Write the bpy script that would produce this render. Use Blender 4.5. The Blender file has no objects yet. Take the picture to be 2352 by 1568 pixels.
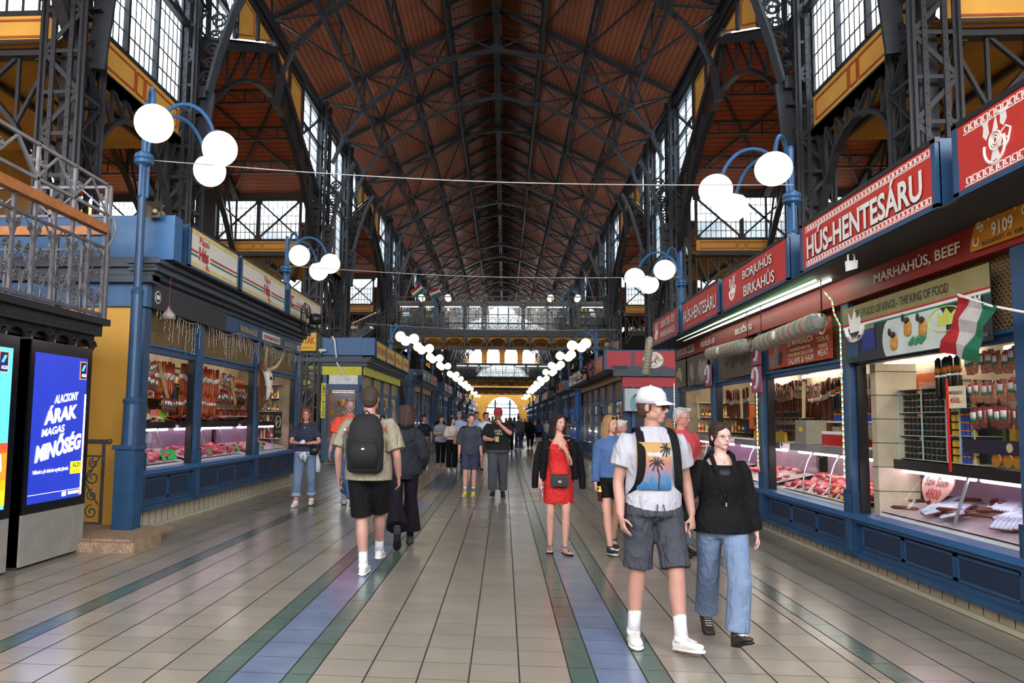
import bpy, math, random
from mathutils import Vector as V, Matrix
random.seed(7)
PI=math.pi
C=bpy.context.scene.collection
sin,cos=math.sin,math.cos
XC=-0.385            # centre line of the nave
# ---------- materials ----------
def lin(h):
    h=h.lstrip('#'); c=[int(h[i:i+2],16)/255 for i in (0,2,4)]
    return tuple(x/12.92 if x<=.04045 else ((x+.055)/1.055)**2.4 for x in c)+(1,)
MATS={}
def mat(name,col,rough=.5,metal=0,emit=0,noise=.12,scale=6,bump=0,bscale=60,alpha=1,spec=.5,ecol=None):
    if name in MATS: return MATS[name]
    m=bpy.data.materials.new(name); m.use_nodes=True; nt=m.node_tree; N=nt.nodes; L=nt.links
    b=N['Principled BSDF']; c=lin(col) if isinstance(col,str) else col
    b.inputs['Base Color'].default_value=c; b.inputs['Roughness'].default_value=rough
    b.inputs['Metallic'].default_value=metal; b.inputs['Alpha'].default_value=alpha
    b.inputs['Specular IOR Level'].default_value=spec
    if emit:
        b.inputs['Emission Color'].default_value=lin(ecol) if ecol else c; b.inputs['Emission Strength'].default_value=emit
    if noise:
        tc=N.new('ShaderNodeTexCoord'); nz=N.new('ShaderNodeTexNoise'); nz.inputs['Scale'].default_value=scale; nz.inputs['Detail'].default_value=3
        L.new(tc.outputs['Object'],nz.inputs['Vector'])
        mp=N.new('ShaderNodeMapRange'); mp.inputs[1].default_value=.3; mp.inputs[2].default_value=.7; mp.inputs[3].default_value=1-noise; mp.inputs[4].default_value=1+noise
        L.new(nz.outputs['Fac'],mp.inputs[0])
        mx=N.new('ShaderNodeVectorMath'); mx.operation='SCALE'; mx.inputs[0].default_value=c[:3]
        L.new(mp.outputs[0],mx.inputs['Scale']); L.new(mx.outputs[0],b.inputs['Base Color'])
    if bump:
        tc=N.new('ShaderNodeTexCoord'); nz=N.new('ShaderNodeTexNoise'); nz.inputs['Scale'].default_value=bscale; nz.inputs['Detail'].default_value=4
        bp=N.new('ShaderNodeBump'); bp.inputs['Strength'].default_value=bump; bp.inputs['Distance'].default_value=.02
        L.new(tc.outputs['Object'],nz.inputs['Vector']); L.new(nz.outputs['Fac'],bp.inputs['Height']); L.new(bp.outputs[0],b.inputs['Normal'])
    if bump>=.25 and bscale<=20:          # folds: stretched, warped noise
        nz.inputs['Distortion'].default_value=1.2; nz.inputs['Detail'].default_value=2.5; bp.inputs['Distance'].default_value=.07; bp.inputs['Strength'].default_value=min(1,bump*1.5)
        vm=N.new('ShaderNodeVectorMath'); vm.operation='MULTIPLY'; vm.inputs[1].default_value=(1.3,1.3,.7); L.new(tc.outputs['Object'],vm.inputs[0]); L.new(vm.outputs[0],nz.inputs['Vector'])
    MATS[name]=m; return m
def stripes(name,c1,c2,axis,period,duty=.12,rough=.5,noise=.15,rot=0,spec=.5):
    """surface with thin lines at a fixed world spacing (boards, knit stripes, louvres)"""
    if name in MATS: return MATS[name]
    m=bpy.data.materials.new(name); m.use_nodes=True; nt=m.node_tree; N=nt.nodes; L=nt.links; b=N['Principled BSDF']
    b.inputs['Roughness'].default_value=rough; b.inputs['Specular IOR Level'].default_value=spec
    g=N.new('ShaderNodeNewGeometry') if rot==0 else N.new('ShaderNodeTexCoord')
    s=N.new('ShaderNodeSeparateXYZ'); L.new(g.outputs['Position' if rot==0 else 'Object'],s.inputs[0])
    d=N.new('ShaderNodeMath'); d.operation='DIVIDE'; L.new(s.outputs[axis],d.inputs[0]); d.inputs[1].default_value=period
    f=N.new('ShaderNodeMath'); f.operation='FRACT'; L.new(d.outputs[0],f.inputs[0])
    l=N.new('ShaderNodeMath'); l.operation='LESS_THAN'; L.new(f.outputs[0],l.inputs[0]); l.inputs[1].default_value=duty
    nz=N.new('ShaderNodeTexNoise'); nz.inputs['Scale'].default_value=.8; nz.inputs['Detail'].default_value=5
    L.new(g.outputs['Position' if rot==0 else 'Object'],nz.inputs['Vector'])
    mp=N.new('ShaderNodeMapRange'); mp.inputs[1].default_value=.3; mp.inputs[2].default_value=.7; mp.inputs[3].default_value=1-noise; mp.inputs[4].default_value=1+noise
    L.new(nz.outputs['Fac'],mp.inputs[0])
    mx=N.new('ShaderNodeMix'); mx.data_type='RGBA'; mx.inputs[6].default_value=lin(c1); mx.inputs[7].default_value=lin(c2); L.new(l.outputs[0],mx.inputs[0])
    sc=N.new('ShaderNodeVectorMath'); sc.operation='SCALE'; L.new(mx.outputs[2],sc.inputs[0]); L.new(mp.outputs[0],sc.inputs['Scale'])
    L.new(sc.outputs[0],b.inputs['Base Color']); MATS[name]=m; return m
def glassmat(name,tint,gl=.08,rough=.02):
    if name in MATS: return MATS[name]
    m=bpy.data.materials.new(name); m.use_nodes=True; nt=m.node_tree; N=nt.nodes; L=nt.links
    for n in list(N): N.remove(n)
    o=N.new('ShaderNodeOutputMaterial'); t=N.new('ShaderNodeBsdfTransparent'); g=N.new('ShaderNodeBsdfGlossy'); x=N.new('ShaderNodeMixShader')
    t.inputs[0].default_value=tuple(tint)+(1,); g.inputs['Roughness'].default_value=rough; x.inputs[0].default_value=gl
    L.new(t.outputs[0],x.inputs[1]); L.new(g.outputs[0],x.inputs[2]); L.new(x.outputs[0],o.inputs[0]); MATS[name]=m; return m
IRON=mat('painted_iron','#222429',.45,noise=.25,scale=9,bump=.15,bscale=30)
IRONL=mat('worn_grey_iron','#55565c',.5,noise=.25,scale=9)
BLUE=mat('blue_paint','#27496b',.42,noise=.15,scale=5)
BLUEL=mat('light_blue_paint','#2c5f90',.4,noise=.12,scale=5)
BLUED=mat('dark_blue_paint','#1c3a58',.4,noise=.15,scale=5)
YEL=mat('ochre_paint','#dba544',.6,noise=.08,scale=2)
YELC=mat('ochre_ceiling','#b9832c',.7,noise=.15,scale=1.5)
RUST=mat('red_ochre_line','#a04e22',.6)
DARK=mat('dark_void','#0d0c0c',.8)
BLACK=mat('black_plastic','#101012',.4)
WHITE=mat('white_panel','#e6e6e2',.5,noise=.05)
GREY=mat('grey_panel','#8e8c86',.45)
RED=mat('red_sign','#c32d20',.42,noise=.06)
TXT=mat('white_letter','#eceae4',.5,noise=.03)
TUBE=mat('fluorescent_tube','#fff4e6',.4,emit=14,noise=0)
TUBEP=mat('pink_fluorescent_tube','#ffd9f4',.4,emit=10,noise=0)
CREAM=mat('cream_wall_tile','#b9ad93',.35)
WOOD=mat('oak_handrail','#a9692f',.4,noise=.2,scale=12)
GLASS=glassmat('window_glass',(.86,.94,1.0),.05)
def _frost():
    nt=GLASS.node_tree; N=nt.nodes; L=nt.links; o=[n for n in N if n.type=='OUTPUT_MATERIAL'][0]; old=o.inputs[0].links[0].from_socket
    t=N.new('ShaderNodeBsdfTranslucent'); tc=N.new('ShaderNodeTexCoord'); nz=N.new('ShaderNodeTexNoise'); nz.inputs['Scale'].default_value=.5; L.new(tc.outputs['Object'],nz.inputs['Vector'])
    rp=N.new('ShaderNodeValToRGB'); rp.color_ramp.elements[0].position=.35; rp.color_ramp.elements[0].color=(.36,.5,.62,1); rp.color_ramp.elements[1].position=.6; rp.color_ramp.elements[1].color=(.8,.87,.92,1); L.new(nz.outputs['Fac'],rp.inputs[0]); L.new(rp.outputs[0],t.inputs[0])
    x=N.new('ShaderNodeMixShader'); x.inputs[0].default_value=.6; L.new(old,x.inputs[1]); L.new(t.outputs[0],x.inputs[2]); L.new(x.outputs[0],o.inputs[0])
_frost()
PANE=glassmat('display_glass',(.93,.97,.97),.07)
# ---------- mesh builder ----------
class MB:
    def __init__(s): s.v=[];s.f=[];s.m=[];s.mats=[]
    def mi(s,m):
        if m is None: return 0
        if m not in s.mats: s.mats.append(m)
        return s.mats.index(m)
    def add(s,vs,fs,m=None):
        o=len(s.v); s.v+=[tuple(x) for x in vs]; k=s.mi(m)
        for f in fs: s.f.append([i+o for i in f]); s.m.append(k)
    def box(s,x0,x1,y0,y1,z0,z1,m=None):
        s.add([(x,y,z) for z in (z0,z1) for y in (y0,y1) for x in (x0,x1)],[(0,2,3,1),(4,5,7,6),(0,1,5,4),(2,6,7,3),(0,4,6,2),(1,3,7,5)],m); return s
    def bar(s,p,q,w,h=None,m=None,up=(0,0,1)):
        p,q=V(p),V(q); d=(q-p)
        if d.length<1e-6: return s
        d.normalize(); h=h or w; u=V(up)
        if abs(d.dot(u))>.98: u=V((0,1,0)) if abs(d.y)<.9 else V((1,0,0))
        a=d.cross(u).normalized(); b=a.cross(d)
        vs=[c+a*(i*w/2)+b*(j*h/2) for c in (p,q) for i,j in ((-1,-1),(1,-1),(1,1),(-1,1))]
        s.add(vs,[(0,1,2,3),(7,6,5,4),(0,4,5,1),(1,5,6,2),(2,6,7,3),(3,7,4,0)],m); return s
    def tube(s,pts,r,n=8,m=None,closed=False):
        pts=[V(p) for p in pts]; N=len(pts); rr=r if isinstance(r,(list,tuple)) else [r]*N; o=len(s.v); prev=None; vs=[]
        for i,p in enumerate(pts):
            d=(pts[min(i+1,N-1)]-pts[max(i-1,0)])
            if d.length<1e-9: d=V((0,0,1))
            d.normalize()
            if prev is None:
                u=V((0,0,1)) if abs(d.z)<.9 else V((1,0,0)); a=d.cross(u).normalized()
            else: a=(prev-d*prev.dot(d)); a=a.normalized() if a.length>1e-6 else d.orthogonal().normalized()
            prev=a; b=d.cross(a)
            for k in range(n):
                t=2*PI*k/n; vs.append(p+(a*cos(t)+b*sin(t))*rr[i])
        fs=[(i*n+k,i*n+(k+1)%n,(i+1)*n+(k+1)%n,(i+1)*n+k) for i in range(N-1) for k in range(n)]
        fs+=[tuple(range(n-1,-1,-1)),tuple((N-1)*n+k for k in range(n))]
        s.add(vs,fs,m); return s
    def lathe(s,prof,c=(0,0,0),n=16,m=None,axis='z'):
        vs=[]
        for r,z in prof:
            for k in range(n):
                t=2*PI*k/n; x,y=r*cos(t),r*sin(t)
                vs.append((c[0]+x,c[1]+y,c[2]+z) if axis=='z' else ((c[0]+z,c[1]+x,c[2]+y) if axis=='x' else (c[0]+x,c[1]+z,c[2]+y)))
        N=len(prof)
        fs=[(i*n+k,i*n+(k+1)%n,(i+1)*n+(k+1)%n,(i+1)*n+k) for i in range(N-1) for k in range(n)]
        fs+=[tuple(range(n-1,-1,-1)),tuple((N-1)*n+k for k in range(n))]
        s.add(vs,fs,m); return s
    def ball(s,c,r,nu=16,nv=10,m=None,rot=None):
        if not isinstance(r,(tuple,list)): r=(r,r,r)
        vs=[];
        for j in range(nv+1):
            ph=PI*j/nv
            if j in(0,nv): vs.append(V((0,0,cos(ph)*r[2])))
            else:
                for k in range(nu): t=2*PI*k/nu; vs.append(V((r[0]*sin(ph)*cos(t),r[1]*sin(ph)*sin(t),r[2]*cos(ph))))
        if rot: vs=[rot@x for x in vs]
        vs=[x+V(c) for x in vs]; L=len(vs)-1; fs=[]
        for k in range(nu): fs.append((0,1+k,1+(k+1)%nu))
        for j in range(nv-2):
            for k in range(nu): a=1+j*nu; fs.append((a+k,a+nu+k,a+nu+(k+1)%nu,a+(k+1)%nu))
        a=1+(nv-2)*nu
        for k in range(nu): fs.append((a+k,L,a+(k+1)%nu))
        s.add(vs,fs,m); return s
    def prism(s,poly,axis,a,b,m=None):
        """poly: 2D outline, extruded along axis from a to b"""
        def P(u,w,t): return {'x':(t,u,w),'y':(u,t,w),'z':(u,w,t)}[axis]
        n=len(poly); vs=[P(u,w,a) for u,w in poly]+[P(u,w,b) for u,w in poly]
        s.add(vs,[tuple(range(n-1,-1,-1)),tuple(range(n,2*n))]+[(i,(i+1)%n,n+(i+1)%n,n+i) for i in range(n)],m); return s
    def quad(s,a,b,c,d,m=None): s.add([a,b,c,d],[(0,1,2,3)],m); return s
    def loft(s,rings,m=None,n=14):
        """rings: (centre, half-width vector, half-depth vector)"""
        vs=[]
        for c,a,b in rings:
            c,a,b=V(c),V(a),V(b)
            for k in range(n):
                t=2*PI*k/n; vs.append(c+a*cos(t)+b*sin(t))
        N=len(rings)
        fs=[(i*n+k,i*n+(k+1)%n,(i+1)*n+(k+1)%n,(i+1)*n+k) for i in range(N-1) for k in range(n)]
        fs+=[tuple(range(n-1,-1,-1)),tuple((N-1)*n+k for k in range(n))]
        s.add(vs,fs,m); return s
    def mesh(s,name,m=None,smooth=False):
        me=bpy.data.meshes.new(name); me.from_pydata(s.v,[],s.f)
        for x in (s.mats or [m or GREY]): me.materials.append(x)
        if len(s.mats)>1: me.polygons.foreach_set('material_index',s.m)
        if smooth: me.polygons.foreach_set('use_smooth',[True]*len(me.polygons))
        me.update(); return me
    def build(s,name,m=None,parent=None,smooth=False,loc=None):
        return link(name,s.mesh(name,m,smooth),parent,loc)
def link(name,me,parent=None,loc=None,rot=None,scale=None):
    o=bpy.data.objects.new(name,me); C.objects.link(o)
    if parent: o.parent=parent
    if loc is not None: o.location=loc
    if rot is not None: o.rotation_euler=rot
    if scale is not None: o.scale=scale
    return o
def tag(o,label,cat,group=None,kind=None):
    if label: o['label']=label
    if cat: o['category']=cat
    if group: o['group']=group
    if kind: o['kind']=kind
    return o
def struct(o,label=None,cat=None):
    o['kind']='structure'
    if label: o['label']=label
    if cat: o['category']=cat
    return o
def thing(name,label,cat,loc=(0,0,0),rotz=0,group=None):
    o=bpy.data.objects.new(name,None); C.objects.link(o); o.location=loc; o.rotation_euler=(0,0,rotz); o.empty_display_size=.1
    return tag(o,label,cat,group)
def dup(root,loc,rotz=None,label=None,group=None,rot=None):
    r=root.copy(); C.objects.link(r); r.location=loc
    if rotz is not None: r.rotation_euler=(0,0,rotz)
    if rot is not None: r.rotation_euler=rot
    if label: r['label']=label
    if group: r['group']=group
    for ch in list(root.children):
        c=ch.copy(); C.objects.link(c); c.parent=r
        for g in list(ch.children):
            d=g.copy(); C.objects.link(d); d.parent=c
    return r
ORD=['first','second','third','fourth','fifth','sixth','seventh','eighth','ninth','tenth','eleventh','twelfth','thirteenth','fourteenth','fifteenth','sixteenth']
# ---------- lettering ----------
FC={}
def glyphs(body,bold=0,ext=0):
    k=(body,bold)
    if k not in FC:
        cu=bpy.data.curves.new('t','FONT'); cu.body=body; cu.size=1; cu.align_x='CENTER'; cu.offset=bold; cu.resolution_u=3; cu.space_line=.85
        o=bpy.data.objects.new('t',cu); me=bpy.data.meshes.new_from_object(o)
        vs=[tuple(v.co) for v in me.vertices]; fs=[tuple(p.vertices) for p in me.polygons]
        bpy.data.objects.remove(o); bpy.data.meshes.remove(me); FC[k]=(vs,fs)
    return FC[k]
def text(body,o,xd,up,w,h,m=TXT,parent=None,bold=.01,name='lettering',off=.004,shear=0,mb=None,taper=0):
    """letters centred on o, filling a w by h box in the plane of xd and up"""
    vs,fs=glyphs(body,bold)
    if not vs: return None
    x0,x1=min(v[0] for v in vs),max(v[0] for v in vs); y0,y1=min(v[1] for v in vs),max(v[1] for v in vs)
    xd,up,o=V(xd).normalized(),V(up).normalized(),V(o); n=xd.cross(up)
    sy=h/(y1-y0) if h else w/(x1-x0)
    sx=w/(x1-x0) if w else sy
    out=[]
    for v in vs:
        a=(v[0]-(x0+x1)/2)*sx; b=(v[1]-(y0+y1)/2)*sy
        if taper: b*=1+taper*a/w
        out.append(o+xd*(a+shear*b)+up*b+n*off)
    t=mb or MB(); t.add(out,fs,m)
    if mb is not None: return mb
    return t.build(name,m,parent)
# ---------- camera, world ----------
sc=bpy.context.scene
cam=bpy.data.cameras.new('camera'); co=bpy.data.objects.new('camera',cam); C.objects.link(co); sc.camera=co
cam.sensor_width=36; cam.lens=1735.4/2352*36; cam.shift_x=140.19/2352; cam.shift_y=30.46/2352; cam.clip_end=500; cam.clip_start=.05
def _cam():
    cr,sr,cp,sp,cy,sy=cos(.0138),sin(.0138),cos(.0845),sin(.0845),cos(-.0708),sin(-.0708)
    def T(x,y):
        x,y=x*cr-y*sr,x*sr+y*cr; v=(x,0,y); v=(v[0],-v[2]*sp,v[2]*cp); return V((v[0]*cy+v[1]*sy,-v[0]*sy+v[1]*cy,v[2]))
    X=T(1,0); Y=T(0,1); Z=X.cross(Y)
    M=Matrix((X,Y,Z)).transposed().to_4x4(); M.translation=V((0,0,1.62)); return M
co.matrix_world=_cam()
w=bpy.data.worlds.new('world'); sc.world=w; w.use_nodes=True; nt=w.node_tree
bg=nt.nodes['Background']; bg.inputs[0].default_value=(.86,.93,1,1); bg.inputs[1].default_value=11.0
_s=nt.nodes.new('ShaderNodeTexSky'); _s.sky_type='HOSEK_WILKIE'; _s.turbidity=8; _s.sun_direction=(0.3,-.4,.85)
_m=nt.nodes.new('ShaderNodeMix'); _m.data_type='RGBA'; _m.inputs[0].default_value=.25; _m.inputs[6].default_value=(.86,.93,1,1)
nt.links.new(_s.outputs[0],_m.inputs[7]); nt.links.new(_m.outputs[2],bg.inputs[0])
vs_=sc.view_settings; vs_.view_transform='Standard'; vs_.look='None'; vs_.exposure=0.45; vs_.gamma=1; vs_.use_curve_mapping=False
cy_=sc.cycles; cy_.max_bounces=5; cy_.diffuse_bounces=3; cy_.glossy_bounces=2; cy_.transmission_bounces=3; cy_.transparent_max_bounces=10; cy_.caustics_reflective=False; cy_.caustics_refractive=False; cy_.sample_clamp_indirect=6; cy_.use_adaptive_sampling=True; cy_.adaptive_threshold=.02
# ---------- floor ----------
def floor():
    W=.3259; cream=[mat('cream_floor_tile','#8b8578',.22,noise=.07,scale=2),mat('cream_floor_tile_b','#878174',.24,noise=.07,scale=2),mat('cream_floor_tile_c','#8e887a',.2,noise=.07,scale=2)]
    gr=mat('green_floor_tile','#4e635b',.2,noise=.12,scale=3); bl=mat('blue_floor_tile','#66748c',.2,noise=.12,scale=3); grout=mat('dark_grout','#3a342e',.8)
    xs=[-3.563]
    for x in range(5): xs.insert(0,xs[0]-W)
    L=[(xs[i],xs[i+1],'c') for i in range(5)]
    L.append((-3.563,-3.386,'g'))
    e=[-3.386,-3.149,-2.823,-2.497,-2.171,-1.845]; L+=[(e[i],e[i+1],'c') for i in range(5)]
    L+=[(-1.845,-1.68,'G'),(-1.68,-1.354,'B'),(-1.354,-1.19,'G')]
    e=[-1.19,-.856,-.527,-.207,.111,.434]; L+=[(e[i],e[i+1],'m') for i in range(5)]
    L+=[(.434,.596,'G'),(.596,.91,'B'),(.91,1.071,'G')]
    e=[1.071,1.397,1.723,2.049,2.375,2.484]; L+=[(e[i],e[i+1],'c') for i in range(5)]
    L.append((2.484,2.657,'g'))
    x=2.657
    while x<5: L.append((x,x+W,'c')); x+=W
    y0=8.108-W*36
    rows=[]; y=y0; cross=[14.807+15.4*k for k in range(-1,8)]; 
    while y<140:
        c=None
        for q in cross:
            if abs(y-q)<.17: c='blue'
            if abs(y-(q+W*8))<.17: c='blue'
            if q+.2<y<q+W*8-.2: c='gap'
        rows.append((y,c)); y+=W
    b=MB()
    for yy,c in rows:
        g=.0028; gx=.0055
        for x0,x1,k in L:
            m=random.choice(cream)
            if k=='g': m=gr
            if k in 'GB' and c!='gap': m=gr if k=='G' else bl
            y1=yy+W
            if c=='blue' and -1.7<x0 and x1<.95:
                b.add([(x0+gx,yy+g,0),(x1-gx,yy+g,0),(x1-gx,yy+W/2-g,0),(x0+gx,yy+W/2-g,0)],[(0,1,2,3)],bl); yy2=yy+W/2
                b.add([(x0+gx,yy2+g,0),(x1-gx,yy2+g,0),(x1-gx,y1-g,0),(x0+gx,y1-g,0)],[(0,1,2,3)],m if k!='m' else random.choice(cream)); continue
            if c=='gap' and k in 'GB' and -1.9<x0<1.1: m=random.choice(cream)
            b.add([(x0+gx,yy+g,0),(x1-gx,yy+g,0),(x1-gx,y1-g,0),(x0+gx,y1-g,0)],[(0,1,2,3)],m)
    b.box(-18,18,-14.5,140,-.12,-.004,grout)
    for (a,c) in ((-18,xs[0]),(x,18)): b.box(a,c,-14.5,140,-.004,-.001,cream[1])
    struct(b.build('floor'),'cream tiled aisle floor with green and blue tile stripes','floor')
floor()
# ---------- the iron hall ----------
HW=6.4
ROWS=[-4.4,-.35]+[11.0+15.4*k+d for k in range(8) for d in (0,4.05)]
PLANK=stripes('roof_boards','#a35c3b','#4a2618',0,.16,.14,rough=.38,noise=.18)
PLANKX=stripes('side_roof_boards','#96492a','#4a2213',1,.17,.14,rough=.5,noise=.15)
def lattice(b,p,q,h,n,w=.09,side=None,t=.05,double=True,m=IRON):
    """flat lattice girder from p to q; h = depth vector"""
    p,q,h=V(p),V(q),V(h); d=(q-p)/n
    b.bar(p,q,w,w,m); b.bar(p+h,q+h,w,w,m)
    for i in range(n):
        b.bar(p+d*i,p+d*(i+1)+h,t,t*.6,m)
        if double: b.bar(p+d*i+h,p+d*(i+1),t,t*.6,m)
        b.bar(p+d*i,p+d*i+h,t*.9,t*.6,m)
    b.bar(q,q+h,t*.9,t*.6,m)
# columns ------------------------------------------------
def column_shaft(z0,z1,w=.31):
    b=MB()
    for sx in (-1,1):
        for sy in (-1,1):
            b.box(sx*w-.06,sx*w+.06,sy*w-.012,sy*w+.012,z0,z1); b.box(sx*w-.012,sx*w+.012,sy*w-.06,sy*w+.06,z0,z1)
            b.box(sx*w*.45-.035,sx*w*.45+.035,sy*w-.03,sy*w+.03,z0,z1)
    n=int((z1-z0)/.62); dz=(z1-z0)/n
    for i in range(n):
        a,c=z0+i*dz,z0+(i+1)*dz
        for s in (-1,1):
            k=1 if i%2 else -1
            b.bar((-w*k,s*w,a),(w*k,s*w,c),.02,.07); b.bar((s*w,-w*k,a),(s*w,w*k,c),.07,.02)
            b.bar((-w,s*w,a),(w,s*w,a),.02,.06)
            b.bar((s*w,-w,a),(s*w,w,a),.02,.06)
    for i in range(int((z1-z0)/.16)):                      # rivet rows
        z=z0+i*.16
        for sx in (-1,1):
            b.box(sx*w-.012,sx*w+.012,-w-.028,-w-.008,z,z+.022)
            b.box(sx*w*.45-.012,sx*w*.45+.012,-w-.04,-w-.028,z,z+.022)
    b.box(-w-.1,w+.1,-w-.1,w+.1,z0,z0+.3); b.box(-w*.42,w*.42,-w*.42,w*.42,z0,z1)
    return b.mesh('column_shaft',IRON)
def scroll(c,r,turns=1.25,a0=0,sgn=1,n=16,ax='x'):
    pts=[]
    for i in range(n+1):
        t=i/n; a=a0+sgn*t*turns*2*PI; rr=r*(1-.8*t)
        u,w_=rr*cos(a),rr*sin(a); pts.append((c[0]+(u if ax!='x' else 0),c[1]+(u if ax=='x' else 0),c[2]+w_))
    return pts
def bracket_mesh():
    """curved foot of the roof rib with open scrollwork; local +x points into the nave"""
    b=MB()
    prof=[(.36,7.0),(.42,7.6),(.5,8.4),(.72,9.3),(1.0,10.2),(1.3,10.8)]
    for i in range(len(prof)-1):
        (x0,z0),(x1,z1)=prof[i],prof[i+1]
        b.bar((x0,0,z0),(x1,0,z1),.3,.06)
    b.box(.2,.5,-.15,.15,8.25,8.5); b.box(.2,.46,-.15,.15,7.9,7.94)
    for z,r in ((8.75,.15),(9.05,.14),(9.35,.17),(9.65,.16),(9.98,.2),(8.05,.12)):
        xm=.3+max(0,(z-8.6))*.18+.12
        for s,a in ((1,0),(-1,PI)):
            b.tube(scroll((xm,0,z),r,1.3,a,s,14,'y'),.022,5)
        b.tube([(xm-r,0,z+.1),(xm,0,z+.02),(xm+r,0,z+.14)],.02,5)
    b.tube([(.3,0,10.6),(.9,0,9.9),(1.25,0,10.75)],.03,5)
    return b.mesh('bracket',IRON)
shaftN=column_shaft(0,13.0); brk=bracket_mesh()
for i,y in enumerate(ROWS):
    for s,sd in ((-1,'left'),(1,'right')):
        if y<0: continue
        k=i-2
        o=thing('iron_column','riveted black lattice iron column, %s from the front on the %s side of the nave'%(ORD[k],sd),'column',(XC+s*HW,y,0))
        link('shaft',shaftN,o); link('rib_bracket',brk,o,rot=(0,0,0 if s<0 else PI))
# main trusses -------------------------------------------
TOP=[(0,16.52),(1.68,15.68),(3.2,14.9),(4.8,14.05),(6.45,13.2)]
BOT=[(0,14.97),(1.57,14.67),(3.2,13.97),(4.8,12.8),(5.5,11.75),(5.9,10.8)]
MID=[(0,15.75),(1.5,15.55),(3.25,14.45),(4.8,13.3),(5.75,12.3),(6.1,11.5),(6.25,10.5)]
def truss_meshes(bot,mid=False):
    t,bt,wb=MB(),MB(),MB()
    for s in (-1,1):
        for i in range(len(TOP)-1):
            a,c=TOP[i],TOP[i+1]; t.bar((s*a[0],0,a[1]),(s*c[0],0,c[1]),.2,.12)
        for i in range(len(bot)-1):
            a,c=bot[i],bot[i+1]; bt.bar((s*a[0],0,a[1]),(s*c[0],0,c[1]),.2,.09)
        n=4 if not mid else 4
        for i in range(1,n):
            a,c=TOP[i],bot[i]; wb.bar((s*a[0],0,a[1]),(s*c[0],0,c[1]),.09,.07)
            e=TOP[i+1]; wb.bar((s*c[0],0,c[1]),(s*e[0],0,e[1]),.07,.05)
            if i<n-1: e=bot[i+1]; wb.bar((s*a[0],0,a[1]),(s*e[0],0,e[1]),.05,.04)
        wb.bar((0,0,bot[0][1]),(s*1.68,0,15.68),.05,.04)
        a=TOP[-1]; c=bot[4]; wb.bar((s*a[0],0,a[1]),(s*c[0],0,c[1]),.07,.05)
        c=bot[3]; wb.bar((s*a[0],0,a[1]-.05),(s*c[0],0,c[1]),.05,.05)
        for x,z in bot[1:5]: wb.box(s*x-.14,s*x+.14,-.02,.02,z-.1,z+.16)
        wb.box(s*6.45-.25,s*6.45+.25,-.02,.02,12.95,13.3)
    wb.bar((0,0,bot[0][1]),(0,0,16.5),.09,.07); wb.box(-.18,.18,-.02,.02,bot[0][1],bot[0][1]+.2)
    return t.mesh('top_chord',IRON),bt.mesh('bottom_chord',IRON),wb.mesh('web',IRON)
TA,TM=truss_meshes(BOT),truss_meshes(MID,True)
ty=[(y,0) for y in ROWS if y>0]+[(11.0+15.4*k+4.05+5.67,1) for k in range(8)]
ty.sort()
for i,(y,md) in enumerate(ty):
    if y>138: continue
    o=thing('roof_truss','black iron nave roof truss, %s counting back from the camera'%(ORD[i] if i<16 else 'number %d'%(i+1)) if i<12 else 'small black iron roof truss in the far end of the nave','truss',(XC,y,0))
    if i>=12: o['group']='far roof trusses'
    for me in (TM if md else TA): link(me.name,me,o)
YE=136.0
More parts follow.
